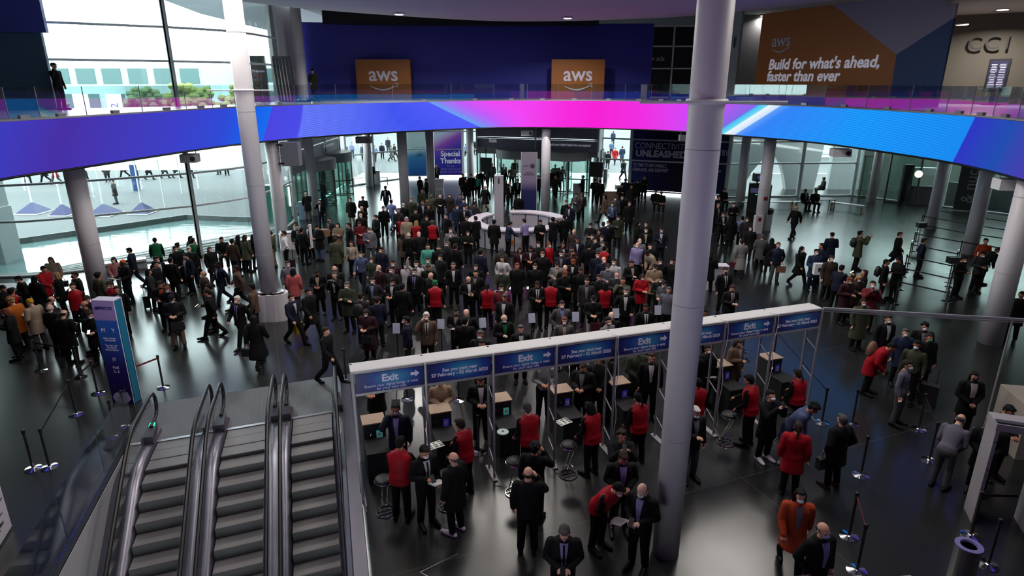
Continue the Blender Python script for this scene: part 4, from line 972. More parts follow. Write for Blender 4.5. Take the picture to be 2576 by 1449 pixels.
# glass guard round the pit
gd = empty('glass_guard', E(-0.75, 1, 0)); tag(gd, 'clear glass guard along the floor edge of the escalator pit on the dark side', 'guard')
inv = Matrix.Translation(-Vector(E(-0.75, 1, 0)))
for q in range(4):
    mb = MB(); a, c = E(-0.75, -1.0 + 2.2 * q), E(-0.75, 1.15 + 2.2 * q); mb.wallstrip([a[:2], c[:2]], 0.01, 1.05, 0.02); o = mb.build('glass_pane', G_RAIL, gd); o.matrix_parent_inverse = inv
gd2 = empty('glass_guard', E(4.6, 1, 0)); tag(gd2, 'glass guard between the escalators and the check desks', 'guard')
inv = Matrix.Translation(-Vector(E(4.6, 1, 0)))
for q in range(6):
    mb = MB(); a, c = E(4.6, -2.4 + 1.6 * q), E(4.6, -0.85 + 1.6 * q); mb.wallstrip([a[:2], c[:2]], 0.01, 1.0, 0.02); o = mb.build('glass_pane', G_RAIL, gd2); o.matrix_parent_inverse = inv
mb = MB(); mb.bar(E(4.6, -2.4, 0.02), E(4.6, 8, 0.02), 0.05, 0.04); o = mb.build('foot_rail', M_METAL, gd2); o.matrix_parent_inverse = inv

# ================================================================ totem with the hashtag
tt = empty('totem', (-10.3, 15.15, 0), -0.1); tag(tt, 'tall blue totem with a lilac hashtag head standing in the crowd by the escalators', 'totem')
gt = grad_mat('totem_blue', [(0, rgb(36, 26, 84)), (0.25, rgb(48, 34, 110)), (0.6, rgb(40, 84, 160)), (0.78, rgb(44, 92, 168)), (0.8, rgb(150, 124, 176)), (1, rgb(160, 136, 184))], span=(0.4, 2.9))
mb = MB(); mb.box((0, 0, 1.45), (0.60, 0.30, 2.9)); o = mb.build('body', gt, tt)
mb = MB(); mb.box((0, 0, 2.905), (0.61, 0.31, 0.012)); mb.build('cap', mat('totem_cap', (0.5, 0.45, 0.55, 1), 0.5), tt)
mb = MB(); mb.box((0.306, 0, 1.45), (0.01, 0.22, 2.86)); mb.build('teal_side', mat('teal_side', rgb(30, 110, 140), 0.4), tt)
mb = MB(); mb.box((0.303, -0.145, 1.45), (0.012, 0.012, 2.9)); mb.box((0.303, 0.145, 1.45), (0.012, 0.012, 2.9)); mb.build('edge_trim', M_WHITE, tt)
lettering('#MWC22', 0.115, mat('totem_ink', rgb(50, 36, 110), 0.5), tt, (0, -0.155, 2.70), (PI / 2, 0, 0), bold=0.003)
for t, z, s_ in (('M    Y', 2.1, 0.15), ('Metro Station\nFerrocarrils', 1.85, 0.06), ('Taxi, Bus and\nCar Rental\nEurope Square', 1.62, 0.06), ('(i)', 1.3, 0.12), ('Hall\n5, 6', 1.0, 0.11)): lettering(t, s_, M_SGT, tt, (0.0, -0.155, z), (PI / 2, 0, 0))
mb = MB(); mb.add([(-0.16, -0.16, 0.33), (-0.26, -0.16, 0.2), (-0.2, -0.16, 0.05), (0.1, -0.16, 0.02), (0.26, -0.16, 0.16), (0.18, -0.16, 0.36)], [(0, 1, 2, 3, 4, 5)]); mb.build('pale_patch', mat('totem_patch', (0.5, 0.45, 0.6, 1), 0.5), tt)
# ================================================================ round information counter
M_CTR = mat('counter_front', (0.50, 0.47, 0.52, 1), 0.5); M_CTRT = mat('counter_top', (0.62, 0.58, 0.64, 1), 0.35)
cn = empty('round_counter', (0.35, 33.3, 0)); tag(cn, 'white ring-shaped information counter in the middle of the crowd', 'counter')
def arc(mb, r0, r1, a0, a1, z0, z1, n=20, mi=0):
    vs_ = []
    for k in range(n + 1):
        a = a0 + (a1 - a0) * k / n; c, s = math.cos(a), math.sin(a)
        vs_ += [(c * r0, s * r0, z0), (c * r1, s * r1, z0), (c * r1, s * r1, z1), (c * r0, s * r0, z1)]
    fs_ = []
    for k in range(n):
        o, p = 4 * k, 4 * k + 4; fs_ += [(o, p, p + 1, o + 1), (o + 1, p + 1, p + 2, o + 2), (o + 2, p + 2, p + 3, o + 3), (o + 3, p + 3, p, o)]
    fs_ += [(0, 1, 2, 3), (4 * n, 4 * n + 3, 4 * n + 2, 4 * n + 1)]
    mb.add(vs_, fs_, mi)
for a0, a1, nm in ((0.25, 1.75, 'counter_section'), (2.3, 3.3, 'counter_section'), (3.35, 5.9, 'counter_section')):
    mb = MB(); arc(mb, 2.1, 2.6, a0, a1, 0.02, 1.02); o = mb.build(nm, M_CTR, cn)
    mb = MB(); arc(mb, 2.0, 2.72, a0 - 0.02, a1 + 0.02, 1.02, 1.10); mb.build('counter_top', M_CTRT, o)
    mb = MB()
    for q in range(1, 4): a = a0 + (a1 - a0) * q / 4; arc(mb, 2.07, 2.62, a - 0.012, a + 0.012, 0.04, 1.0, 1)
    mb.build('joint', M_DGREY, o)
mb = MB(); arc(mb, 0.9, 2.0, 0, 2 * PI, 0.005, 0.03, 40); mb.build('inner_floor', M_BLACKM, cn)
ip = empty('info_pillar', (at(1257, 560, 0).x, 33.9 + 1.9, 0)); tag(ip, 'slim white information pillar with a small i rising from the round counter', 'pillar')
mb = MB(); mb.box((0, 0, 1.55), (0.52, 0.3, 3.1)); mb.build('body', M_CTR, ip); mb = MB(); mb.box((0, -0.16, 2.78), (0.07, 0.02, 0.25)); mb.ell((0, -0.16, 2.96), (0.04, 0.01, 0.04)); mb.build('i_mark', M_BLACK, ip)
g = at(1330, 530); bt = empty('banner_totem', (g.x, g.y, 0)); tag(bt, 'freestanding pale and navy panel behind the round counter', 'panel')
mb = MB(); mb.box((0, 0, 1.9), (1.0, 0.16, 3.8)); mb.build('board', grad_mat('grey_navy_board', [(0, rgb(24, 34, 76)), (0.35, rgb(38, 40, 88)), (0.52, rgb(132, 120, 146)), (1, rgb(138, 130, 142))], span=(0, 3.8)), bt)
mb = MB(); mb.box((-0.51, 0, 1.9), (0.02, 0.18, 3.82)); mb.box((0.51, 0, 1.9), (0.02, 0.18, 3.82)); mb.build('edge', M_FRAME, bt)
mb = MB(); mb.lathe((0, 0, 0), [(0.14, 0), (0.14, 0.01)], 20); o = mb.build('round_logo', M_DGREY, bt); o.location = (0.22, -0.09, 2.95); o.rotation_euler = (PI / 2, 0, 0)
lettering('Huawei', 0.13, M_DGREY, bt, (-0.2, -0.09, 2.95), (PI / 2, 0, 0)) if False else None
mb = MB()
for z, w_ in ((2.95, 0.36), (2.5, 0.45), (2.38, 0.7)): mb.box((-0.2 if w_ < .4 else 0, -0.085, z), (w_, 0.01, 0.03))
mb.build('text_lines', M_DGREY, bt)
def podium(px, py, w_, h, label, name='podium', m=M_CTR):
    g = at(px, py); p = empty(name, (g.x, g.y, 0), 0.0); tag(p, label, name.replace('_', ' '))
    mb = MB(); mb.box((0, 0, h / 2), (w_, w_ * 0.55, h)); mb.build('body', m, p); mb = MB(); mb.box((0, 0, h + 0.02), (w_ + 0.06, w_ * 0.55 + 0.06, 0.04)); mb.build('top', M_CTRT, p); return p
podium(1107, 490, 0.6, 1.15, 'white podium in front of the Special Thanks print with a person behind it')
podium(950, 464, 0.45, 1.1, 'white stand at the foot of the pale column by the street window')
podium(1455, 500, 0.8, 1.1, 'glass-sided podium beside the middle entrance', m=M_CONC)
podium(1106, 505, 0.35, 0.8, 'small pale bin in front of the white podium', 'bin', M_CONC)
podium(1800, 727, 0.75, 1.0, 'low rounded white stand beside the huge column', 'stand')
podium(1531, 515, 1.2, 0.95, 'beige table end behind the walking woman in the beige coat', 'table', M_CARD)
podium(1570, 500, 1.3, 1.0, 'grey table beneath the navy print', 'table', M_CONC)
kb = empty('kiosk', tuple(at(1096, 700) * 0)); bpy.data.objects.remove(kb)
# green board with lamp tube, near the angled doors
g = at(722, 560); gb = empty('green_board', (g.x, g.y, 0), 0.1); tag(gb, 'green printed board with a glowing tube on its edge, behind the column with the loudspeaker', 'board')
mb = MB(); mb.box((-0.35, 0, 1.15), (1.3, 0.45, 2.2)); mb.build('body', mat('green_print', rgb(66, 138, 120), 0.5), gb); mb = MB(); mb.box((-0.35, 0, 2.27), (1.4, 0.5, 0.05)); mb.build('cap', M_CTRT, gb)
mb = MB(); mb.lathe((0.38, -0.26, 1.05), [(0.05, 0), (0.05, 1.15)], 10); mb.build('tube_lamp', mat('tube_glow', (1, 1, 1, 1), .5, emit=(0.9, 0.97, 1, 1), estr=2.5), gb)
mb = MB()
for x in (-0.25, 0.02): mb.tube([(x + 0.1 * math.cos(a), -0.235, 0.85 + 0.1 * math.sin(a)) for a in [2 * PI * k / 16 for k in range(17)]], 0.012, 5)
mb.build('bicycle_mark', M_CTR, gb)
podium(768, 551, 0.6, 1.05, 'white and blue box kiosk used by the man in khaki trousers', 'kiosk', mat('kiosk_blue', rgb(150, 165, 200), 0.5))
# white bench and pale table near the pool window
g = at(25, 720, 0.9); mb = MB(); mb.box((0, 0, 0.45), (2.4, 0.7, 0.9)); o = mb.build('white_counter', M_CTRT, loc=(g.x - 0.6, g.y, 0), rz=0.15); tag(o, 'white counter at the picture edge in front of the red vest', 'counter')
g = at(716, 592, 0.7); o = empty('paper_pile', (g.x + 0.2, g.y, 0)); tag(o, 'white stack of papers on a low box beside the man in the white shirt', 'papers'); mb = MB(); mb.box((0, 0, 0.4), (0.9, 0.6, 0.8), 0.4); mb.build('box', M_WHITE, o)
mb = MB(); mb.box((-0.0, 0, 0.88), (0.8, 0.5, 0.02), 0.4); mb.build('sheet', M_WHITE, o)
# ledge where people sit by the glass
led_pts = [tuple(p.xy) for p in catmull([(-18.6, 26.9, 0), (-17.6, 27.5, 0), (-16.8, 28.0, 0)], 4)]
mb = MB(); mb.wallstrip(led_pts, 0.35, 0.45, 0.5); 
o = mb.build('curved_bench', M_WHITE); tag(o, 'white curved bench by the pool window with seated people', 'bench')
mb = MB(); mb.wallstrip(led_pts, 0.0, 0.35, 0.25); mb.build('base', M_CONC, o)
led2 = [tuple(p.xy) for p in catmull([(-14.3, 30.4, 0), (-13.7, 31.3, 0), (-13.3, 32.2, 0)], 4)]
mb = MB(); mb.wallstrip(led2, 0.35, 0.45, 0.5); o = mb.build('curved_bench', M_WHITE); tag(o, 'white curved bench at the window near the tall column, with the seated man in black', 'bench')
mb = MB(); mb.wallstrip(led2, 0.0, 0.35, 0.25); mb.build('base', M_CONC, o)
# ================================================================ right side furniture
def bench(pa, pb, label, m=M_METAL, side=M_CARD):
    a, b2 = at(*pa, 0.45), at(*pb, 0.45); d = b2 - a; L = d.length; o = empty('steel_bench', (a.x, a.y, 0), math.atan2(d.y, d.x)); tag(o, label, 'bench', 'steel-topped benches')
    mb = MB(); mb.box((L / 2, 0, 0.44), (L, 0.42, 0.05)); mb.build('seat', m, o)
    for x in (0.04, L - 0.04): mb = MB(); mb.box((x, 0, 0.21), (0.07, 0.42, 0.42)); mb.build('leg', side, o)
bench((1800, 509), (1928, 507), 'steel bench where the seated man in a suit waits beside the huge column')
bench((1932, 507), (1992, 507), 'steel bench beside the column with the litter bin, nobody on it')
bench((1999, 507), (2030, 507), 'short steel bench under the seated couple')
bench((2093, 508), (2173, 518), 'empty steel bench standing near the far white column')
bench((888, 447), (975, 445), 'wood-ended bench outside the crowd before the street window')
bench((1022, 442), (1076, 441), 'wood-ended bench under the citi print')
g = at(2065, 528); o = empty('low_table', (g.x, g.y, 0), 0.1); tag(o, 'dark table with papers where a seated person works', 'table')
mb = MB(); mb.box((0, 0, 0.72), (1.5, 0.7, 0.04)); mb.build('top', M_BLACK, o)
for x, y in ((-.7, -.3), (.7, -.3), (.7, .3), (-.7, .3)): mb = MB(); mb.box((x, y, 0.35), (0.05, 0.05, 0.7)); mb.build('leg', M_BLACK, o)
# tall machine with cube on top
g = at(1892, 533); mc = empty('ticket_machine', (g.x, g.y, 0), -0.35); tag(mc, 'tall dark service machine topped by a lit black and yellow cube', 'machine')
mb = MB(); mb.box((0, 0, 0.95), (0.75, 0.6, 1.9)); mb.build('cabinet', mat('machine_case', (0.02, 0.025, 0.02, 1), 0.4), mc); mb = MB(); mb.box((0.72, 0.15, 0.9), (0.6, 0.5, 1.8)); mb.build('side_cabinet', mat('machine_side', (0.06, 0.06, 0.06, 1), 0.5), mc)
mb = MB(); mb.box((0, -0.305, 1.45), (0.5, 0.02, 0.3)); mb.build('screen', mat('machine_screen', (0.03, 0.03, 0.06, 1), 0.3, emit=(0.03, 0.03, 0.08, 1)), mc); mb = MB(); mb.box((0.12, -0.31, 1.2), (0.1, 0.02, 0.04)); mb.build('green_light', mat('green_led', (0, .6, .3, 1), .4, emit=(0.02, 0.9, 0.35, 1), estr=1.5), mc)
mb = MB(); mb.lathe((0.1, 0, 1.9), [(0.05, 0), (0.05, 0.12)], 10); mb.build('stem', M_BLACK, mc)
mb = MB(); mb.box((0.1, 0, 2.27), (0.5, 0.5, 0.5), 0.5); cu_ = mb.build('sign_cube', M_BLACK, mc)
mb = MB(); M3 = Matrix.Rotation(0.5, 3, 'Z'); mb.box(Vector((0.1, 0, 2.27)) + M3 @ Vector((0.255, 0, 0)), (0.02, 0.46, 0.46), 0.5); mb.build('yellow_face', mat('yellow_face', rgb(220, 160, 30), .5, emit=rgb(220, 160, 30), estr=0.5), cu_)
mb = MB(); mb.box(Vector((0.1, 0, 2.3)) + M3 @ Vector((0, -0.255, 0)), (0.34, 0.02, 0.22), 0.5); mb.build('blue_face', mat('blue_face', rgb(60, 90, 160), .5, emit=rgb(60, 90, 160), estr=0.4), cu_)
# bin and extinguisher box on the column with the sign
g = at(1926, 578); b_ = empty('litter_bin', (g.x, g.y, 0)); tag(b_, 'grey litter bin with a black lid leaning against the white column', 'bin')
mb = MB(); mb.lathe((0, 0, 0), [(0.27, 0), (0.29, 0.95)], 20); mb.build('body', M_CONC, b_); mb = MB(); mb.lathe((0, 0, 0.95), [(0.32, 0), (0.33, 0.28), (0.25, 0.3), (0.2, 0.2)], 20); mb.build('lid', M_BLACK, b_)
g = at(1904, 586); b_ = empty('extinguisher_box', (g.x, g.y, 0)); tag(b_, 'low white box with a red sign at the foot of the white column', 'box'); mb = MB(); mb.box((0, 0, 0.5), (0.42, 0.35, 1.0)); mb.build('body', M_COLUMN, b_); mb = MB(); mb.box((0, -0.18, 0.8), (0.16, 0.01, 0.2)); mb.build('red_sign', mat('red_sign', rgb(120, 40, 45), 0.5), b_)
g = at(1912, 497, 1.75); o = MB(); o.box((0, 0, 0), (0.22, 0.02, 0.2)); o = o.build('fire_sign', mat('red_sign', rgb(120, 40, 45), 0.5), loc=(at(1910, 583).x, at(1910, 583).y - 0.34, 1.95)); tag(o, 'small red fire sign on the white column above the litter bin', 'sign')
# glass door frames and bar on the far right
def frame(pts_px, label, w_=0.12, z=0.0, name='door_frame', glass=None):
    pass
for i, (pa, pb, h, lb) in enumerate((((2160, 497), (2204, 497), 3.0, 'a'), ((2224, 508), (2300, 517), 3.4, 'b'))):
    a, b2 = at(*pa), at(*pb); d = b2 - a; L = d.length; o = empty('door_%d' % (i + 1), (a.x, a.y, 0), math.atan2(d.y, d.x)); tag(o, kind='structure')
    mb = MB(); mb.box((0, 0, h / 2), (0.1, 0.1, h)); mb.box((L, 0, h / 2), (0.1, 0.1, h)); mb.box((L / 2, 0, h), (L + .1, 0.1, 0.12)); mb.box((L / 2, 0, 0.06), (L, 0.1, 0.12)); mb.build('door_frame', M_DOORF, o)
    mb = MB(); mb.box((L / 2, 0, h / 2), (L, 0.02, h)); mb.build('door_glass', G_GREEN, o)
g = at(2325, 515); bc = empty('bar_counter', (g.x, g.y, 0), -0.25); tag(bc, 'grey bar counter with a glazed back shelf beside the glass door frame', 'counter')
mb = MB(); mb.box((0, 0, 0.62), (2.0, 0.6, 1.24)); mb.build('front', mat('bar_front', (0.18, 0.16, 0.18, 1), 0.6), bc); mb = MB(); mb.box((0, 0, 1.27), (2.1, 0.7, 0.05)); mb.build('top', M_DGREY, bc)
mb = MB(); mb.box((0.1, 0.8, 2.2), (2.0, 0.3, 0.5)); mb.build('back_shelf', M_CONC, bc)
mb = MB(); mb.box((-1.35, 0.1, 1.35), (0.55, 0.5, 2.7)); o = mb.build('black_cabinet', M_BLACK, loc=(g.x, g.y, 0), rz=-0.25); tag(o, 'black cabinet standing inside the glass door frame', 'cabinet')
g2 = at(2311, 438, 2.6); mb = MB(); mb.ell((0, 0, 0), (0.22, 0.22, 0.22), 16, 10); o = mb.build('globe_lamp', mat('globe_glow', (1, .8, .6, 1), .5, emit=(1, 0.72, 0.5, 1), estr=2.2), loc=g2, smooth=True); tag(o, 'glowing round globe lamp hanging over the bar', 'lamp'); mb = MB(); mb.lathe((0, 0, 0.2), [(0.01, 0), (0.01, 2.5)], 6); mb.build('cord', M_BLACK, o)
a, b2 = at(2392, 528), at(2440, 532); ns = empty('shop_sign', (a.x, a.y, 0), math.atan2(b2.y - a.y, b2.x - a.x)); tag(ns, 'dark upright sign board with vertical nuclo lettering on the glass wall', 'sign')
mb = MB(); mb.box((0.75, 0, 2.0), (1.35, 0.06, 3.9)); mb.build('board', mat('sign_board_grey', (0.07, 0.075, 0.07, 1), 0.6), ns); lettering('& nuclo', 0.95, mat('pale_letters', (0.40, 0.42, 0.42, 1), 0.6), ns, (0.75, -0.05, 2.0), (PI / 2, -PI / 2, 0))
mb = MB(); mb.wallstrip([(30.2, 44.2), (33.5, 40.5), (40, 32)], 0, 1.5, 0.15); mb.wallstrip([(27.5, 50), (36.5, 47), (44, 36)], 0, 5.4, 0.15); tag(mb.build('wall_cafe', mat('cafe_wall', (0.10, 0.12, 0.11, 1), 0.8)), kind='structure')
# ================================================================ belt barriers
def stanchion_mesh():
    s = empty('belt_post', (0, 0, 0)); mb = MB(); mb.lathe((0, 0, 0), [(0.17, 0), (0.17, 0.012), (0.05, 0.035), (0.03, 0.045)], 24); mb.build('foot', M_CHROME, s, smooth=False)
    mb = MB(); mb.lathe((0, 0, 0.04), [(0.026, 0), (0.026, 0.9)], 12); mb.build('pole', mat('dark_chrome', (0.10, 0.10, 0.11, 1), 0.25, 0.8), s); mb = MB(); mb.lathe((0, 0, 0.9), [(0.036, 0), (0.036, 0.08), (0.02, 0.09)], 12); mb.build('belt_head', M_BLACK, s)
    return s
stp = stanchion_mesh(); _first = [True]
def post(px, py, label, grp='belt barrier posts', col=None):
    g = at(px, py) if py is not None else px
    s = stp if _first[0] else copy_tree(stp); _first[0] = False
    s.location = (g.x, g.y, 0); tag(s, label, 'barrier post', grp); return g
def belt(a, b2, label=None, z=0.9, m=M_BLACK, sag=0.0):
    mb = MB(); d = Vector((b2.x - a.x, b2.y - a.y, 0)); n_ = d.normalized(); p0 = Vector((a.x, a.y, 0)) + n_ * 0.03; p1 = Vector((b2.x, b2.y, 0)) - n_ * 0.03
    mb.bar((p0.x, p0.y, z), (p1.x, p1.y, z - sag), 0.006, 0.05); o = mb.build('belt', m); o['label'] = label or 'black retractable belt stretched between two barrier posts in the lanes'; o['category'] = 'belt'; o['group'] = 'belts ' + (label or 'of the lanes')[:40]; return o
Q = [(192, 1043, 'belt post alone on the dark floor beside the totem'), (246, 990, 'belt post right under the totem foot on the escalator side'), (411, 975, 'belt post with red belt behind the walking bald man'), (125, 1176, 'belt post with a bright foot nearest the pit, by the man seen from behind'),
     (84, 1180, 'belt post paired with the nearest one by the pit'), (292, 1098, 'belt post by the glass guard with a green glint'), (322, 1072, 'belt post touching the glass guard corner'), (103, 933, 'belt post behind the masked man in the dark suit'), (203, 950, 'belt post at the feet of the red vest with a headband'),
     (871, 956, 'belt post at the glass guard beside the gantry start'), (1025, 1005, 'belt post behind the first gantry bay'), (1154, 1007, 'belt post behind the second gantry bay'), (1204, 1139, 'belt post with lit foot between second and third desks'), (1208, 1020, 'belt post with blue glow behind the third desk'),
     (2067, 1064, 'belt post with printed foot beside the bent person in a blue shirt'), (2143, 1068, 'belt post with bright blue foot behind the man in the black coat'), (2165, 1196, 'belt post standing alone between the coat man and the guard'), (2310, 1081, 'belt post beside the standing grey guard'), (2337, 1159, 'belt post at the feet of the bending grey guard'),
     (2441, 1348, 'belt post beside the steel waste bin'), (2485, 1422, 'belt post at the lower corner right of the bin'), (2135, 1350, 'dark belt post with the red belt behind the orange coat'), (2155, 1436, 'belt post at the frame bottom with the red belt'), (1945, 905, 'belt post on the blue lit floor behind the farthest desk'), (1868, 884, 'belt post behind the camel coat')]
G_ = {}
for px, py, l in Q: G_[px] = post(px, py, l)
RB = mat('red_belt', rgb(110, 34, 44), 0.6); BB = mat('blue_belt', rgb(24, 30, 70), 0.6)
belt(G_[411], at(330, 1010), 'red belt stretched from the post behind the walking bald man', m=RB)
belt(G_[192], G_[246], 'black belt between the two posts beside the totem'); belt(G_[192], G_[125], 'long black belt across the dark floor toward the pit'); belt(G_[103], G_[203], 'black belt behind the lower queue')
belt(G_[2135], G_[2155], 'red belt running to the frame bottom', m=RB); belt(G_[2310], G_[2337], 'black belt between the two grey guards'); belt(G_[2441], at(2535, 1350), 'black belt leaving the post beside the bin')
belt(G_[2067], at(1945, 905), 'dark blue belt over the blue lit floor', m=BB); belt(G_[1868], G_[1945], 'dark blue belt behind the farthest desks', m=BB)
# the lanes near the right-hand columns
rowA = [(2322, 562), (2313, 583), (2303, 606), (2294, 632), (2284, 662), (2272, 695), (2262, 728), (2250, 765)]
rowB = [(2440, 585), (2430, 606), (2420, 630), (2410, 655), (2398, 688), (2388, 722), (2380, 757), (2374, 796)]
rowC = [(2560, 604), (2558, 628), (2557, 652), (2556, 680)]
for i, (a, b2) in enumerate(zip(rowA, rowB)):
    w_ = ['farthest', 'second', 'third', 'fourth', 'fifth', 'sixth', 'seventh', 'nearest'][i]
    A0 = post(*a, 'lane post in the outer row by the open floor, %s from the camera' % w_ if i in (0,) else 'lane post in the outer row by the open floor, %s counted from the glass wall' % w_); B0 = post(*b2, 'lane post in the inner row by the white columns, %s counted from the glass wall' % w_)
    belt(A0, B0, 'black belt across the lanes, %s counted from the glass wall' % w_)
    if i < len(rowC): C0_ = at(*rowC[i]); belt(B0, C0_, 'black belt behind the white columns, %s counted from the glass wall' % w_)
for px, py, l in ((2318, 552, 'black box on the post at the head of the outer lane row'), (2398, 640, 'black box on the post of the inner lane row by the orange sweater')):
    g = at(px, py + 14, 1.0); mb = MB(); mb.box((0, 0, 1.0), (0.42, 0.3, 0.26)); o = mb.build('lane_box', M_BLACK, loc=(g.x, g.y, 0)); tag(o, l, 'box'); mb = MB(); mb.lathe((0, 0, 0), [(0.16, 0), (0.03, 0.02), (0.03, 0.88)], 16); mb.build('pole', M_METAL, o)
# ================================================================ metal detector gates, waste bin
M_GATE = mat('gate_grey', (0.30, 0.28, 0.30, 1), 0.55)
def gate(x, y, rz, label):
    g = empty('detector_gate', (x, y, 0), rz); tag(g, label, 'metal detector', 'metal detector gates')
    for sx in (-1, 1):
        mb = MB(); mb.box((sx * 0.42, 0, 1.02), (0.06, 0.5, 2.04)); mb.build('side_panel', M_GATE, g); mb = MB()
        for z in (0.6, 1.2, 1.8): mb.box((sx * 0.42, -0.252, z), (0.02, 0.004, 0.03))
        mb.build('indicator', M_BLACK, g)
    mb = MB(); mb.box((0, 0, 2.1), (0.92, 0.5, 0.14)); mb.build('header', M_GATE, g); mb = MB(); mb.box((0, -0.16, 2.19), (0.9, 0.12, 0.03)); mb.build('control_unit', M_DGREY, g)
gate(9.42, 10.32, -0.35, 'grey walk-through metal detector at the lower right corner beside the bin')
g = at(2576, 1000, 1.3); sc_ = empty('scanner', (12.0, 12.9, 0), -0.2); tag(sc_, 'beige baggage scanner edge at the picture border above the detector', 'scanner'); mb = MB(); mb.box((0, 0, 0.65), (1.0, 1.2, 1.3)); mb.build('body', mat('scanner_beige', rgb(150, 140, 130), 0.6), sc_); mb = MB(); mb.box((0, -0.605, 1.15), (1.0, 0.01, 0.03)); mb.build('red_line', mat('red_sign', rgb(120, 40, 45), 0.5), sc_)
g = at(2438, 1372, 0.82); wb = empty('waste_bin', (g.x, g.y, 0)); tag(wb, 'brushed steel cylindrical waste bin with a lilac rim at the lower right', 'bin')
mb = MB(); mb.lathe((0, 0, 0), [(0.19, 0), (0.19, 0.8)], 28); mb.build('body', M_METAL, wb, smooth=False); mb = MB(); mb.lathe((0, 0, 0.8), [(0.20, 0), (0.205, 0.03), (0.13, 0.035), (0.11, -0.02), (0.10, -0.03)], 28); mb.build('rim', mat('bin_rim', rgb(120, 112, 165), 0.35), wb)
# small pale cases at the bottom edge, poster at the lower left corner
for px, l in ((2015, 'pale box top cut by the frame below the bald man'), (2150, 'pale box top cut by the frame beside the red belt post'), (2275, 'pale box top at the frame bottom, alone')):
    g = at(px, 1452, 0.9); mb = MB(); mb.box((0, 0, 0.45), (0.28, 0.3, 0.9), 0.1); tag(mb.build('card_reader', M_GATE, loc=(g.x, g.y - 0.12, 0)), l, 'reader')
pb = empty('poster_board', (at(20, 1400).x - 0.25, at(20, 1400).y, 0), 1.9); tag(pb, 'tilted white poster board cut off at the lower left corner', 'poster'); mb = MB(); mb.box((0, 0, 0.7), (1.6, 0.04, 1.3)); mb.build('board', M_CTRT, pb); mb = MB(); r_ = random.Random(5)
for k in range(30): mb.box((r_.uniform(-.7, .7), -0.024, r_.uniform(0.2, 1.2)), (r_.uniform(.04, .2), 0.004, r_.uniform(.02, .05)))
mb.build('printed_text', M_DGREY, pb)
mb = MB(); mb.bar((0, 0, 0.004), (0.62, 0.45, 0.004), 0.02, 0.006); mb.bar((0, 0, 0.004), (0.45, -0.3, 0.004), 0.02, 0.006); g = at(1057, 1440); o = mb.build('floor_hatch', M_METAL, loc=g); tag(o, 'thin metal outline of a floor hatch at the bottom middle', 'hatch')
# ================================================================ outside
tb = MB(); 
# pale concrete arched wall behind the right-hand glass
def px_plane(px, py, Yp): d = ray(px, py); t = Yp / d[1]; return (d[0] * t, CAM_H + d[2] * t)
def slab(name, poly_px, Yp, th, m, **k):
    pl_ = [px_plane(x, y, Yp) for x, y in poly_px]; n_ = len(pl_); mb = MB()
    mb.add([(x, Yp, z) for x, z in pl_] + [(x, Yp + th, z) for x, z in pl_], [tuple(range(n_)), tuple(range(n_, 2 * n_))[::-1]] + [(j, n_ + j, n_ + (j + 1) % n_, (j + 1) % n_) for j in range(n_)]); return mb.build(name, m, **k)
ca = empty('arched_wall', (20, 50, 0)); tag(ca, 'pale concrete wall with a rounded arch and a slanted slot, outside the right-hand glass', 'wall', kind='structure')
inv = Matrix.Translation((-20, -50, 0))
for poly in ([(1822, 320), (1950, 320), (1950, 386), (1935, 388), (1912, 408), (1892, 432), (1876, 458), (1868, 486), (1822, 486)], [(1950, 320), (2085, 320), (2045, 484), (1978, 486), (1972, 440), (1964, 410), (1950, 386)], [(2110, 320), (2330, 320), (2330, 484), (2081, 482), (2098, 384)], [(2085, 320), (2110, 320), (2100, 352), (2078, 352)]):
    o = slab('wall_piece', poly, 50.0, 0.6, M_CONC); o.parent = ca; o.matrix_parent_inverse = inv
# solid white band standing in for a facade reflection, and pedestrians' forecourt left
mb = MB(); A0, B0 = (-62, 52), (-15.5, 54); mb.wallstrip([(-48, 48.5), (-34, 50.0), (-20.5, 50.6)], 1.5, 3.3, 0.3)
cp = mb.build('hoarding', M_WHITE); tag(cp, 'long raised white band standing in for a glass reflection, hiding the upper bodies of walkers', 'hoarding', kind='structure')
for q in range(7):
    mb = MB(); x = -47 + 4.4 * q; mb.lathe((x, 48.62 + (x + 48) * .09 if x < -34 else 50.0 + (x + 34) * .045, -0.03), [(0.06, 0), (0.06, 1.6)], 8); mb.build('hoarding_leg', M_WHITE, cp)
# leaning concrete pier outside left
pr = empty('outer_pier', (-24.5, 29.6, 0)); tag(pr, 'broad grey-white concrete pier rising from the pool outside the window', 'pier', kind='structure')
mb = MB(); mb.prism([(-2.6, -0.5), (-0.05, -0.1), (0.1, 0.9), (-2.6, 0.9)], -0.4, 2.4); mb.prism([(-2.6, -0.5), (-0.15, -0.1), (0.0, 0.9), (-2.6, 0.9)], 2.4, 12); mb.build('shaft', mat('pier_concrete', (0.42, 0.46, 0.46, 1), 0.8), pr)
# buildings and trees past the pool
def building(x, y, w_, d_, h, label, col, wincol, nx, nz, rz=0.0):
    b_ = empty('building', (x, y, 0), rz); tag(b_, label, 'building'); mb = MB(); mb.box((0, 0, h / 2), (w_, d_, h)); mb.build('wall', mat('facade_' + label[:8], col, 0.8), b_)
    mb = MB()
    for i in range(nx):
        for j in range(nz): mb.box((-w_ / 2 + w_ * (i + .5) / nx, -d_ / 2 - 0.05, h * (j + .5) / nz), (w_ / nx * .72, 0.1, h / nz * .6))
    mb.build('windows', mat('win_' + label[:8], wincol, 0.3), b_)
building(-62, 104, 34, 14, 10.6, 'pale teal glazed building seen through the upper window', (0.30, 0.42, 0.42, 1), (0.05, 0.11, 0.11, 1), 9, 3)
building(-36, 118, 22, 12, 10.9, 'white slab building with teal bands behind the trees', (0.5, 0.55, 0.55, 1), (0.06, 0.11, 0.12, 1), 6, 3)
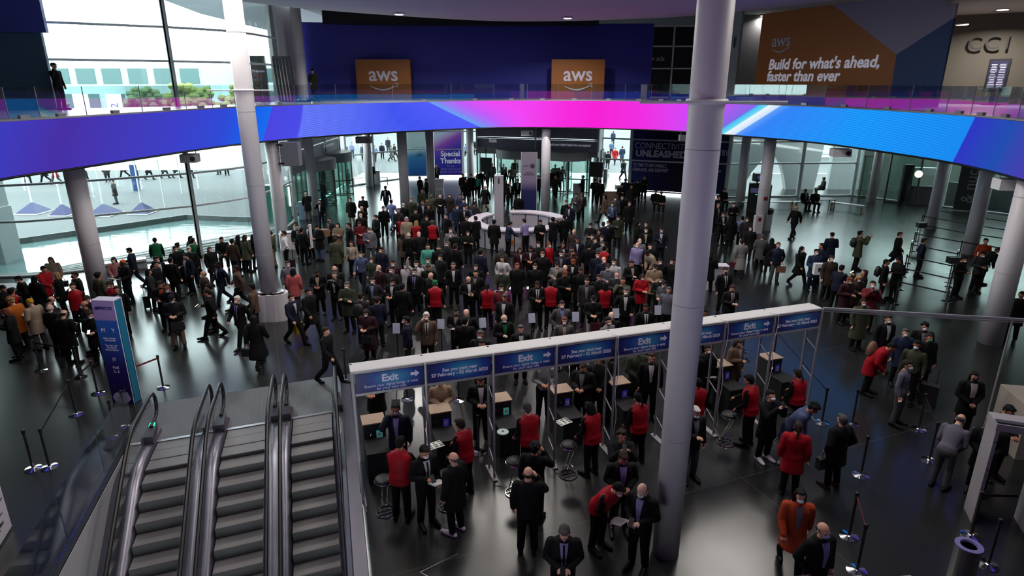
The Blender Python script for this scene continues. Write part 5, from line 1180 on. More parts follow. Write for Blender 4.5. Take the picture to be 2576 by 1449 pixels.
building(-96, 110, 26, 14, 10.2, 'low white and green building at the window edge', (0.45, 0.5, 0.48, 1), (0.14, 0.26, 0.22, 1), 6, 3)
building(42, 76, 38, 8, 9, 'white stepped building seen through the arch', (0.6, 0.62, 0.63, 1), (0.3, 0.32, 0.33, 1), 2, 5)
def tree(x, y, h, r, label, col):
    t = empty('tree', (x, y, 0)); tag(t, label, 'tree', 'trees'); mb = MB(); mb.tube([(0, 0, 0), (0.1, 0, h * .5), (0, 0.1, h * .75)], [0.22, 0.16, 0.08], 8); mb.build('trunk', mat('bark', (0.10, 0.08, 0.06, 1), 0.9), t)
    r_ = random.Random(int(x * 7)); mb = MB()
    for k in range(90):
        a, b3 = r_.uniform(0, 2 * PI), r_.uniform(-1, 1); q = r * r_.uniform(0.3, 1.0); s_ = math.sqrt(1 - b3 * b3)
        mb.ell((q * s_ * math.cos(a), q * s_ * math.sin(a), h * .75 + q * b3 * .7), (r * .22, r * .22, r * .16), 6, 4)
    mb.build('foliage', mat('leaves_' + str(col[0]), col, 0.9, noise=0.3, nscale=3), t)
tree(-40, 82, 8.0, 2.9, 'olive-yellow tree beyond the pool right of the window mullion', (0.16, 0.20, 0.05, 1))
tree(-35, 84, 7.5, 2.6, 'olive-yellow tree next to the tall white column', (0.17, 0.19, 0.05, 1)); tree(-47, 84, 7.6, 2.5, 'greener tree left of the window mullion', (0.10, 0.16, 0.07, 1)); tree(-56, 80, 6.6, 2.0, 'small dark tree before the teal building', (0.08, 0.12, 0.06, 1)); tree(-64, 84, 6.4, 2.3, 'brownish tree at the middle of the upper window', (0.16, 0.13, 0.07, 1))
def banner_flag(px, py, label, t):
    d = ray(px, py); D = 62; s_ = D / d[1]; o = empty('street_banner', (d[0] * s_, D, 0)); tag(o, label, 'banner', 'street banners'); mb = MB(); mb.box((0, 0, 5.2), (1.4, 0.05, 3.6)); mb.build('cloth', M_WHITE, o); mb = MB(); mb.lathe((-0.72, 0, 0), [(0.05, 0), (0.05, 7.1)], 8); mb.build('pole', M_FRAME, o)
    lettering(t, 1.0, mat('banner_blue', rgb(60, 90, 150), 0.6), o, (0, -0.05, 5.2), (PI / 2, -PI / 2, 0))
banner_flag(205, 255, 'white street banner with blue letters, left through the upper window', 'SY'); banner_flag(287, 250, 'white street banner with blue 2022 letters through the upper window', '2022')
# blue flag bases on the plaza
for px0, px1, py, l in ((38, 94, 541, 'blue pyramid flag base nearest the concrete pier'), (124, 168, 545, 'blue pyramid flag base half behind the white column'), (216, 276, 546, 'blue pyramid flag base right after the white column'), (322, 371, 541, 'blue pyramid flag base closest to the pool corner')):
    a, c = at(px0, py, -.03), at(px1, py, -.03); w_ = (c - a).length; m_ = (a + c) / 2; o = empty('flag_base', (m_.x, m_.y + w_ / 2, -0.02)); tag(o, l, 'flag base', 'flag bases')
    mb = MB(); h = w_ / 2; mb.add([(-h, -h, 0.06), (h, -h, 0.06), (h, h, 0.06), (-h, h, 0.06), (0, 0, 0.72)], [(0, 1, 4), (1, 2, 4), (2, 3, 4), (3, 0, 4), (3, 2, 1, 0)]); mb.build('pyramid', mat('pyramid_blue', (0.010, 0.016, 0.085, 1), 0.5), o)
    mb = MB(); mb.box((0, 0, 0.03), (w_ + .1, w_ + .1, 0.05)); mb.build('slab', M_WHITE, o); mb = MB(); mb.lathe((0, 0, 0.6), [(0.05, 0), (0.04, 4.2)], 8); mb.build('flag_pole', M_WHITE, o)
for px, py, l in ((415, 520, 'thin grey post on the plaza behind the pool corner'), (458, 487, 'thin grey post on the plaza with a walker behind'), (298, 468, 'thin grey post near the seated walkers')):
    g = at(px, py); mb = MB(); mb.lathe((0, 0, -0.03), [(0.04, 0), (0.04, 3.2)], 8); tag(mb.build('plaza_post', M_FRAME, loc=g), l, 'post', 'plaza posts')
g = at(1522, 457); mb = MB(); mb.lathe((0, 0, -0.03), [(0.18, 0), (0.18, 1.1)], 16); tag(mb.build('bollard', M_DGREY, loc=g), 'dark round bollard outside in the bright window', 'bollard')
g = at(345, 480); mb = MB(); mb.box((0, 0, 1.0), (0.5, 0.1, 2.0)); tag(mb.build('blue_flag', mat('sky_blue_flag', (0.004, 0.035, 0.13, 1), .6), loc=g), 'bright blue upright flag among the walkers beyond the pool', 'flag')
bpy.data.objects.remove(o) if False else None
# ================================================================ people
# Local frame: feet on z = 0, facing -Y, own left hand at +X. Each pose gives the joints; clothes are grown from the same joints.
def _p(**k): return k
ARM0 = dict(e=(0.235, 0.03, 1.13), w=(0.245, -0.05, 0.88))
POSES = {
 'st': _p(),
 'hp': _p(L=dict(e=(.24, .02, 1.13), w=(.07, -.25, 1.13)), R=dict(e=(-.24, .02, 1.13), w=(-.07, -.27, 1.15)), head=26),
 'p1': _p(R=dict(e=(-.24, .0, 1.13), w=(-.08, -.28, 1.20)), head=20),
 'ca': _p(R=dict(e=(-.27, -.12, 1.24), w=(-.13, -.09, 1.52)), head=4),
 'wk': _p(step=.30, L=dict(e=(.24, .12, 1.15), w=(.25, .12, .90)), R=dict(e=(-.24, -.06, 1.14), w=(-.22, -.24, .95))),
 'wp': _p(step=.26, L=dict(e=(.24, .1, 1.14), w=(.25, .08, .89)), R=dict(e=(-.24, -.0, 1.13), w=(-.08, -.28, 1.16)), head=16),
 'cl': _p(L=dict(e=(.24, -.02, 1.12), w=(.05, -.2, .97)), R=dict(e=(-.24, -.02, 1.12), w=(-.05, -.21, .98)), head=8),
 'cr': _p(L=dict(e=(.22, -.1, 1.12), w=(-.08, -.21, 1.2)), R=dict(e=(-.22, -.1, 1.12), w=(.09, -.24, 1.17))),
 'tp': _p(L=dict(e=(.2, -.2, 1.24), w=(.07, -.33, 1.5)), R=dict(e=(-.2, -.2, 1.24), w=(-.07, -.33, 1.5)), head=-4),
 'pk': _p(L=dict(e=(.29, .08, 1.13), w=(.2, -.06, .93)), R=dict(e=(-.29, .08, 1.13), w=(-.2, -.06, .93))),
 'bd': _p(lean=34, L=dict(e=(.22, -.12, 1.14), w=(.1, -.30, 1.0)), R=dict(e=(-.22, -.12, 1.14), w=(-.1, -.33, 1.02)), head=20),
 're': _p(lean=8, L=dict(e=(.23, -.02, 1.13), w=(.2, -.22, .98)), R=dict(e=(-.22, -.2, 1.16), w=(-.16, -.42, 1.06)), head=16),
 'si': _p(sit=.46, L=dict(e=(.23, -.04, 1.12), w=(.09, -.28, 1.03)), R=dict(e=(-.23, -.04, 1.12), w=(-.09, -.29, 1.03)), head=18),
 'up': _p(L=dict(e=(.24, .02, 1.13), w=(.1, -.25, 1.1)), R=dict(e=(-.3, -.06, 1.55), w=(-.27, -.12, 1.8))),
 'ba': _p(L=dict(e=(.24, .1, 1.14), w=(.05, .18, .97)), R=dict(e=(-.24, .1, 1.14), w=(-.05, .2, .95))),
 'gb': _p(L=dict(e=(.23, .0, 1.12), w=(.17, -.30, 1.08)), R=dict(e=(-.23, .0, 1.12), w=(-.17, -.30, 1.08)), head=4),
}
PH = {}   # pelvis height etc. per pose
def joints(pn):
    P = POSES[pn]; lean = math.radians(P.get('lean', 0)); sit = P.get('sit'); step = P.get('step', 0)
    dz = (sit + 0.10 - 0.93) if sit else (-0.02 if step else 0.0)
    piv = Vector((0, 0, 0.95))
    R = Matrix.Rotation(lean, 4, 'X')
    T = Matrix.Translation((0, 0.03 * bool(sit), dz)) @ Matrix.Translation(piv) @ R @ Matrix.Translation(-piv)   # torso space -> body space
    J = {'T': T, 'dz': dz}
    for sd, sg in (('L', 1), ('R', -1)):
        a = P.get(sd) or dict(e=(sg * ARM0['e'][0], ARM0['e'][1], ARM0['e'][2]), w=(sg * ARM0['w'][0], ARM0['w'][1], ARM0['w'][2]))
        J['s' + sd] = T @ Vector((sg * .178, .005, 1.395)); J['e' + sd] = T @ Vector(a['e']); J['w' + sd] = T @ Vector(a['w'])
        J['h' + sd] = Vector((sg * .085, 0.03 * bool(sit), .93 + dz))
        if sit:
            J['k' + sd] = Vector((sg * .13, -.40, .50)); J['a' + sd] = Vector((sg * .12, -.36, .09)); J['t' + sd] = Vector((sg * .13, -.53, .035))
        elif step:
            f = step * (1 if sg > 0 else -1)      # left leg forward
            if sg > 0: J['k' + sd] = Vector((.09, -f * .62, .51)); J['a' + sd] = Vector((.09, -f * 1.0, .085)); J['t' + sd] = Vector((.09, -f - .17, .05))
            else: J['k' + sd] = Vector((-.09, -f * .35 - .03, .49)); J['a' + sd] = Vector((-.09, -f * 1.15, .16)); J['t' + sd] = Vector((-.09, -f * 1.15 - .13, .04))
        else:
            J['k' + sd] = Vector((sg * .10, -.02, .50)); J['a' + sd] = Vector((sg * .115, .02, .085)); J['t' + sd] = Vector((sg * .135, -.15, .035))
    hp = math.radians(P.get('head', 5))
    J['H'] = T @ Matrix.Translation((0, 0.0, 1.50)) @ Matrix.Rotation(hp - lean * 0.35, 4, 'X')    # head space: origin at neck top
    return J
def cap(mb, a, b2, ra, rb, n=12):
    """tapered limb segment with round ends"""
    a, b2 = Vector(a), Vector(b2); d = (b2 - a); L = d.length; t = d / L
    pts, rs = [], []
    for k in (1, .8, .5): pts.append(a - t * ra * k); rs.append(ra * math.sqrt(max(0, 1 - k * k)) + 1e-3)
    pts += [a, b2]; rs += [ra, rb]
    for k in (.5, .8, 1): pts.append(b2 + t * rb * k); rs.append(rb * math.sqrt(max(0, 1 - k * k)) + 1e-3)
    mb.tube(pts, rs, n)
def loft(mb, rings, T=None, n=20):
    """rings: (z, rx, ry, cy); T moves each ring by its own matrix function"""
    vs_ = []
    for z, rx, ry, cy in rings:
        M = T(z) if T else Matrix()
        for k in range(n):
            a = 2 * PI * k / n; c, s = math.cos(a), math.sin(a)
            q = abs(c) ** .85 * (1 if c >= 0 else -1); vs_.append(M @ Vector((rx * q, ry * s + cy, z)))
    m = len(rings); mb.add(vs_, [(i * n + k, i * n + (k + 1) % n, (i + 1) * n + (k + 1) % n, (i + 1) * n + k) for i in range(m - 1) for k in range(n)] + [tuple(range(n))[::-1], tuple((m - 1) * n + k for k in range(n))])
def torsoT(J):
    def f(z):
        if z >= .98: return J['T']
        base = Matrix.Translation((0, J['T'].translation.y * 0 + (0.03 if J['dz'] < -.1 else 0), J['dz']))
        return base
    return f
def hand(mb, e, w, curl=0.5, flip=1):
    """palm, four unequal fingers and a thumb, bent; e->w is the forearm"""
    t = (w - e).normalized(); up = Vector((0, 0, 1)) if abs(t.z) < .85 else Vector((0, -1, 0))
    x = t.cross(up).normalized(); nrm = x.cross(t).normalized()
    if abs(t.z) >= .85: x, nrm = Vector((0, -1, 0)), Vector((-flip, 0, 0)); x = (x - t * x.dot(t)).normalized(); nrm = x.cross(t).normalized() * 1
    cap(mb, w, w + t * .03, .026, .03, 8)
    for k in range(4): cap(mb, w + t * .02 + x * (k - 1.5) * .016, w + t * .075 + x * (k - 1.5) * .0195, .015, .0125, 6)
    ln = (.062, .072, .068, .052)
    for k in range(4):
        b0 = w + t * .075 + x * (k - 1.5) * .0215; a1 = t * math.cos(curl) - nrm * math.sin(curl); a2 = t * math.cos(curl * 2.1) - nrm * math.sin(curl * 2.1)
        b1 = b0 + a1 * ln[k] * .5; b2 = b1 + a2 * ln[k] * .5; cap(mb, b0, b1, .0095, .009, 6); cap(mb, b1, b2, .009, .0075, 6)
    s = -flip; th0 = w + t * .025 + x * s * .024; th1 = th0 + (t * .6 + x * s * .65 - nrm * .35) * .035; th2 = th1 + (t * .85 + x * s * .15 - nrm * .4) * .03
    cap(mb, th0, th1, .013, .011, 6); cap(mb, th1, th2, .011, .009, 6)
def body_solid(pn):
    J = joints(pn); mb = MB()
    loft(mb, [(.84, .12, .09, 0), (.90, .158, .11, .005), (.97, .15, .105, .005), (1.06, .128, .092, 0), (1.16, .14, .098, 0), (1.27, .162, .108, 0), (1.37, .165, .098, .005), (1.43, .12, .075, .008), (1.47, .062, .058, .01), (1.50, .056, .056, .008)], torsoT(J))
    for s, sg in (('L', 1), ('R', -1)):
        cap(mb, J['s' + s], J['e' + s], .052, .042); cap(mb, J['e' + s], J['w' + s], .040, .026); hand(mb, J['e' + s], J['w' + s], .55, sg)
        cap(mb, J['h' + s], J['k' + s], .082, .053); cap(mb, J['k' + s], J['a' + s], .053, .036); cap(mb, J['a' + s], J['t' + s] + Vector((0, 0.02, .01)), .033, .022)
    H = J['H']; M3 = H.to_3x3()
    def E_(c, r): mb.ell(H @ Vector(c), r, 14, 10, M=M3)
    cap(mb, H @ Vector((0, .012, -.03)), H @ Vector((0, .0, .05)), .055, .055)
    E_((0, .012, .145), (.076, .094, .098)); E_((0, -.022, .088), (.060, .066, .075)); E_((0, -.055, .045), (.030, .026, .022)); E_((0, -.03, .06), (.05, .05, .035))
    cap(mb, H @ Vector((0, -.088, .135)), H @ Vector((0, -.104, .098)), .009, .014, 8); E_((.012, -.094, .094), (.009, .012, .008)); E_((-.012, -.094, .094), (.009, .012, .008))
    E_((.03, -.076, .142), (.022, .012, .009)); E_((-.03, -.076, .142), (.022, .012, .009)); E_((0, -.084, .066), (.024, .012, .007)); E_((0, -.082, .058), (.02, .012, .007))
    for sg in (1, -1): E_((sg * .078, .008, .115), (.012, .02, .032))
    return mb, J
def cloth_solid(pn, kind):
    J = joints(pn); mb = MB(); step = POSES[pn].get('step', 0); sit = bool(POSES[pn].get('sit'))
    off = {'top': .016, 'jacket': .034, 'coat': .044, 'long': .046, 'vest': .052}.get(kind, .01)
    R = [(.98, .15, .105, .005), (1.06, .128 + (.012 if kind != 'top' else .004), .094, 0), (1.16, .142, .1, 0), (1.27, .164, .11, 0), (1.37, .168, .1, .005), (1.43, .125, .078, .008), (1.475, .064, .062, .01), (1.495, .052, .052, .01)]
    R = [(z, rx + off, ry + off, cy) for z, rx, ry, cy in R]
    st = step * .35
    low = {'top': [(.88, .168, .118 , 0), (.93, .168, .12, 0)], 'jacket': [(.78, .185, .145 + st * .3, 0), (.88, .182, .138, 0)], 'vest': [(.83, .195, .15, 0), (.87, .202, .155, 0), (.93, .196, .148, 0)],
           'coat': [(.60, .225, .175 + st, 0), (.75, .21, .165 + st * .6, 0), (.9, .195, .15, 0)], 'long': [(.40, .255, .20 + st * 1.3, 0), (.60, .235, .18 + st, 0), (.8, .21, .16 + st * .4, 0), (.9, .197, .15, 0)]}[kind]
    if sit: low = [(.86, .18, .14, 0)]
    loft(mb, low + R, torsoT(J))
    if kind == 'vest':
        for sg in (1, -1):
            s = J['s' + ('L' if sg > 0 else 'R')]; mb.ell(s + Vector((0, 0, -.01)), (.065, .085, .075), 12, 8)
        mb.tube([J['T'] @ Vector((.085 * math.cos(a), .015 + .08 * math.sin(a), 1.475)) for a in [2 * PI * k / 12 for k in range(13)]], .022, 8)
    else:
        for s in ('L', 'R'):
            cap(mb, J['s' + s], J['e' + s], .056 + off * .8, .046 + off * .7); d = (J['w' + s] - J['e' + s]); cap(mb, J['e' + s], J['e' + s] + d * .93, .045 + off * .7, .032 + off * .6)
        if kind in ('jacket', 'coat', 'long'):
            mb.tube([J['T'] @ Vector((.075 * math.cos(a), .018 + .07 * math.sin(a), 1.47 + .012 * math.sin(a))) for a in [2 * PI * k / 12 for k in range(13)]], .016, 8)
    if kind in ('coat', 'long') and sit:
        for s in ('L', 'R'): cap(mb, J['h' + s], J['k' + s], .115, .09)
    return mb, J
def trousers_solid(pn):
    J = joints(pn); mb = MB(); loft(mb, [(.80, .13, .10, .0), (.88, .17, .122, .005), (.96, .163, .117, .005), (1.01, .15, .108, .0)], torsoT(J))
    for s in ('L', 'R'):
        cap(mb, J['h' + s] - Vector((0, 0, .02)), J['k' + s], .104, .078); cap(mb, J['k' + s], J['a' + s] + Vector((0, 0, .025)), .077, .064)
    return mb, J
def shoes_solid(pn, sides=('L', 'R')):
    J = joints(pn); mb = MB()
    for s in sides:
        a, t = J['a' + s], J['t' + s]; d = Vector((t.x - a.x, t.y - a.y, 0)); L = d.length or 1; d /= L
        heel = a - d * .045 - Vector((0, 0, a.z - .042 if a.z < .12 else .05)); ball = t + d * .02
        ball.z = max(.036, t.z); cap(mb, heel, ball - d * .06, .046, .050, 10); cap(mb, ball - d * .06, ball + d * .035, .050, .036, 10); cap(mb, heel, a, .046, .048, 10); cap(mb, a, ball - d * .05 + Vector((0, 0, .012)), .046, .042, 10)
    return mb, J
def hair_solid(kind):
    mb = MB(); sc = lambda *a: mb.ell(*a)
    if kind in ('short', 'curly', 'grey', 'long', 'bun', 'pony', 'mid'):
        sc((0, .03, .168), (.084, .096, .088), 14, 10); sc((0, .055, .12), (.074, .066, .085), 12, 8); sc((0, -.035, .222), (.062, .055, .03), 12, 8)
        for sg in (1, -1): cap(mb, (sg * .072, .0, .17), (sg * .074, .015, .12), .018, .014, 8)
    if kind == 'curly':
        r_ = random.Random(4)
        for k in range(26):
            a, b2 = r_.uniform(0, 2 * PI), r_.uniform(-.2, 1); s = math.sqrt(1 - b2 * b2); sc((.085 * s * math.cos(a), .035 + .09 * s * math.sin(a) , .17 + .08 * b2), (.028, .028, .026), 8, 6)
    if kind in ('long', 'mid'):
        zl = -.13 if kind == 'long' else -.0
        for x, y in ((-.07, .02), (-.045, .075), (0, .09), (.045, .075), (.07, .02)): cap(mb, (x, y, .14), (x * 1.15, y + .012, zl), .036, .03, 10)
    if kind == 'bun': sc((0, .11, .20), (.038, .034, .036), 10, 8)
    if kind == 'pony': cap(mb, (0, .105, .17), (0, .14, .05), .026, .024, 10); cap(mb, (0, .14, .05), (0, .135, -.08), .024, .012, 10)
    if kind == 'bald':
        for sg in (1, -1): cap(mb, (sg * .068, .0, .135), (sg * .055, .068, .13), .02, .024, 10)
        sc((0, .048, .12), (.071, .066, .058), 12, 8)
    if kind == 'cap':
        sc((0, .02, .19), (.09, .1, .07), 14, 10); sc((0, .05, .13), (.078, .07, .05), 12, 8); mb.ell((0, -.10, .185), (.06, .06, .012), 12, 6)
    if kind == 'hood': sc((0, .03, .15), (.1, .105, .115), 14, 10); cap(mb, (0, .05, .1), (0, .06, .0), .085, .09, 14)
    return mb
def mask_solid():
    mb = MB(); mb.ell((0, -.068, .078), (.052, .05, .046), 12, 8); mb.ell((0, -.1, .085), (.022, .026, .034), 10, 6); return mb
_queue = []; _lib = {}
def want(key):
    if key not in _lib and key not in [q[0] for q in _queue]: _queue.append((key,))
def bake():
    """voxel-join every queued solid into one smooth skin"""
    for (key,) in _queue:
        kind = key[0]
        if kind == 'body': mb, J = body_solid(key[1]); vx = .0062
        elif kind == 'hair': mb, J, vx = hair_solid(key[1]), None, .008
        elif kind == 'mask': mb, J, vx = mask_solid(), None, .007
        elif kind == 'trousers': mb, J = trousers_solid(key[1]); vx = .012
        elif kind in ('shoeL', 'shoeR'): mb, J = shoes_solid(key[1], (kind[-1],)); vx = .009
        else: mb, J = cloth_solid(key[1], kind); vx = .012
        o = mb.build('tmp_skin', [M_BLACK]); rm = o.modifiers.new('r', 'REMESH'); rm.mode = 'VOXEL'; rm.voxel_size = vx; rm.use_smooth_shade = True
        sm = o.modifiers.new('s', 'SMOOTH'); sm.factor = .5; sm.iterations = 1 if kind == 'body' else 3
        dc = o.modifiers.new('d', 'DECIMATE'); dc.ratio = .22 if kind == 'body' else (.35 if kind not in ('mask', 'hair') else .6)
        dg = bpy.context.evaluated_depsgraph_get(); me = bpy.data.meshes.new_from_object(o.evaluated_get(dg)); me.name = key[0]
        me.materials.clear(); me.materials.append(None)
        if key[0] == 'body':
            me.materials.append(None); b = bmesh.new(); b.from_mesh(me)
            for sg in (1, -1):
                r = bmesh.ops.create_icosphere(b, subdivisions=2, radius=.0125, matrix=J['H'] @ Matrix.Translation((sg * .03, -.077, .126)) @ Matrix.Diagonal((1.2, .6, .75, 1)))
                for v in r['verts']:
                    for f in v.link_faces: f.material_index = 1
            b.to_mesh(me); b.free()
        me.polygons.foreach_set('use_smooth', [True] * len(me.polygons))
        _lib[key] = me; od = o.data; bpy.data.objects.remove(o); bpy.data.meshes.remove(od)
    _queue.clear()
CLOTH = {'k': (8, 8, 9), 'K': (16, 16, 18), 'n': (18, 22, 40), 'g': (70, 70, 72), 'G': (110, 108, 108), 'd': (38, 38, 40), 'b': (48, 38, 32), 'B': (84, 66, 54), 't': (128, 108, 88), 'c': (150, 134, 116),
         'r': (150, 14, 28), 'R': (96, 26, 34), 'w': (176, 172, 176), 'W': (215, 215, 218), 'o': (178, 92, 30), 'O': (160, 62, 30), 'y': (190, 140, 24), 'e': (24, 96, 56), 'E': (40, 150, 100), 'u': (70, 82, 112), 'U': (110, 120, 160), 'l': (130, 120, 165),
         'v': (44, 48, 36), 'V': (62, 66, 50), 'j': (30, 42, 66), 'T': (70, 148, 130), 'p': (165, 110, 108), 'q': (170, 80, 80), 's': (92, 90, 102), 'm': (44, 20, 24)}
HAIRC = {'k': (12, 11, 11), 'b': (40, 28, 22), 'g': (120, 116, 114), 'w': (190, 186, 180), 'y': (150, 120, 80), 'r': (100, 52, 32), 'G': (70, 68, 68), 'O': (190, 95, 35), 'm': (60, 24, 26), 'n': (20, 22, 40)}
SKIN = {'a': (196, 150, 128), 'b': (176, 122, 98), 'c': (126, 80, 60), 'd': (72, 46, 36), 'e': (205, 165, 145)}
def cm(pref, d, k, rough=.8):
    c = d[k]; return mat(pref + '_' + k, rgb(*c), rough, spec=.2)
M_EYE = mat('eye_dark', (0.02, 0.015, 0.012, 1), 0.2)
LOD = [0]
_lod = {}
def reduced(me, ratio):
    k = (me.name, ratio)
    if k not in _lod:
        o = bpy.data.objects.new('tmp_low', me); COL.objects.link(o); dc = o.modifiers.new('d', 'DECIMATE'); dc.ratio = ratio
        r = bpy.data.meshes.new_from_object(o.evaluated_get(bpy.context.evaluated_depsgraph_get())); r.name = me.name; bpy.data.objects.remove(o); _lod[k] = r
    return _lod[k]
def skin_of(key): return reduced(_lib[key], .34) if LOD[0] else _lib[key]
def child(par, name, key, m, M=None):
    o = bpy.data.objects.new(name, skin_of(key)); COL.objects.link(o); o.parent = par
    if M is not None: o.matrix_local = M
    o.material_slots[0].link = 'OBJECT'; o.material_slots[0].material = m; return o
_patch = {}
def chest_patch(pn, kind, half, z0, z1, off, top_half):
    """thin curved panel lying on the chest, following the garment"""
    key = (pn, kind, half, z0, z1, off)
    if key in _patch: return _patch[key]
    J = joints(pn); o = {'top': .016, 'jacket': .034, 'coat': .044, 'long': .046, 'vest': .052}[kind] + off
    R = [(.88, .165, .12, 0), (.98, .15, .105, .005), (1.06, .14, .094, 0), (1.16, .142, .1, 0), (1.27, .164, .11, 0), (1.37, .168, .1, .005), (1.43, .125, .078, .008), (1.475, .07, .066, .01)]
    def ring(z):
        for a, b2 in zip(R, R[1:]):
            if a[0] <= z <= b2[0]: t = (z - a[0]) / (b2[0] - a[0]); return [a[i] + (b2[i] - a[i]) * t for i in range(1, 4)]
        return R[-1][1:]
    mb = MB(); vs_ = []; N_, m_ = 9, 6
    for i in range(N_ + 1):
        z = z0 + (z1 - z0) * i / N_; rx, ry, cy = ring(z); w_ = half + (top_half - half) * i / N_
        for lay in (0, .004):
            for k in range(m_ + 1):
                x = w_ * (2 * k / m_ - 1); q = max(-.99, min(.99, x / (rx + o))); y = -(ry + o + lay) * math.sqrt(1 - abs(q) ** 2.3) + cy; vs_.append(J['T'] @ Vector((x, y, z)))
    W = m_ + 1; fs_ = []
    for i in range(N_):
        a = i * 2 * W; c = a + 2 * W
        for k in range(m_): fs_ += [(a + W + k, a + W + k + 1, c + W + k + 1, c + W + k), (a + k, c + k, c + k + 1, a + k + 1)]
        fs_ += [(a, a + W, c + W, c), (a + m_, c + m_, c + W + m_, a + W + m_)]
    mb.add(vs_, fs_); me = mb.mesh('patch', [M_WHITE], True); me.materials.clear(); me.materials.append(None); _patch[key] = me; return me
def pchild(par, name, me, m):
    o = bpy.data.objects.new(name, me); COL.objects.link(o); o.parent = par; o.material_slots[0].link = 'OBJECT'; o.material_slots[0].material = m; return o
_held = {}
def held_mesh(kind):
    if kind in _held: return _held[kind]
    mb = MB()
    if kind == 'phone': mb.box((0, 0, 0), (.075, .012, .15)); ms = [M_BLACK]
    elif kind == 'lit_phone': mb.box((0, 0.004, 0), (.075, .010, .15)); mb.box((0, -.004, 0), (.066, .006, .135), mi=1); ms = [M_BLACK, mat('phone_glow', (.8, .85, .9, 1), .4, emit=(.85, .9, 1, 1), estr=1.4)]
    elif kind == 'bag':
        mb.box((0, 0, -.26), (.34, .12, .26)); mb.tube([(-.08, 0, -.13), (-.06, 0, -.02), (.06, 0, -.02), (.08, 0, -.13)], .01, 6); ms = [M_BLACK]
    elif kind == 'tote':
        mb.prism([(-.15, -.05), (.15, -.05), (.15, .05), (-.15, .05)], -.55, -.2); mb.tube([(-.09, 0, -.2), (-.03, 0, 0), (.03, 0, 0), (.09, 0, -.2)], .008, 6); ms = [M_WHITE]
    elif kind == 'papers': mb.box((0, -.02, 0), (.22, .30, .015)); ms = [mat('paper_white', (.6, .6, .6, 1), .7)]
    elif kind == 'backpack':
        mb.ell((0, 0, 0), (.16, .11, .23), 14, 10); mb.box((0, .07, -.06), (.2, .08, .18)); ms = [M_BLACK]
    elif kind == 'suitcase':
        mb.box((0, 0, .34), (.38, .24, .5)); mb.tube([(-.1, .05, .58), (-.1, .05, 1.0), (.1, .05, 1.0), (.1, .05, .58)], .01, 6)
        for x in (-.15, .15):
            for y in (-.09, .09): mb.lathe((x, y, 0.0), [(.03, 0), (.03, .09)], 8)
        ms = [M_BLACK]
    elif kind == 'box': mb.box((0, 0, 0), (.42, .3, .36)); ms = [mat('cardboard', rgb(130, 100, 76), .8)]
    elif kind == 'tube_roll': mb.tube([(0, 0, -.55), (0, 0, .55)], .06, 12); ms = [M_WHITE]
    elif kind == 'white_case': mb.box((0, 0, 0), (.42, .2, .44)); mb.box((0, -.105, .0), (.18, .01, .14), mi=1); ms = [M_WHITE, mat('case_label', rgb(40, 36, 90), .5)]
    elif kind == 'umbrella': mb.tube([(0, 0, 0), (0, -.1, -.5)], [.03, .02], 8); mb.tube([(0, -.1, -.5), (0, -.12, -.62)], .008, 6); ms = [M_BLACK]
    elif kind == 'camera': mb.box((0, 0, 0), (.15, .08, .1)); mb.lathe((0, -.02, 0), [(.0, 0), (.04, 0.01)], 10); ms = [M_BLACK]
    me = mb.mesh(kind, ms); _held[kind] = me; return me
HELDNAME = {'lit_phone': 'phone', 'bag': 'briefcase', 'tote': 'tote_bag', 'box': 'cardboard_box', 'tube_roll': 'poster_roll', 'white_case': 'white_case', 'papers': 'paper_sheets'}
HCOL = {'y': mat('bag_yellow', rgb(205, 170, 10), .5), 'k': M_BLACK, 'v': mat('bag_green', rgb(26, 38, 34), .7), 'W': M_WHITE, 'm': mat('bag_wine', rgb(70, 18, 28), .7), 't': mat('bag_tan', rgb(110, 82, 60), .7), 'g': mat('bag_grey', rgb(70, 68, 70), .7), 'o': mat('bag_orange', rgb(180, 100, 40), .6), 'e': mat('bag_teal', rgb(30, 90, 90), .6)}
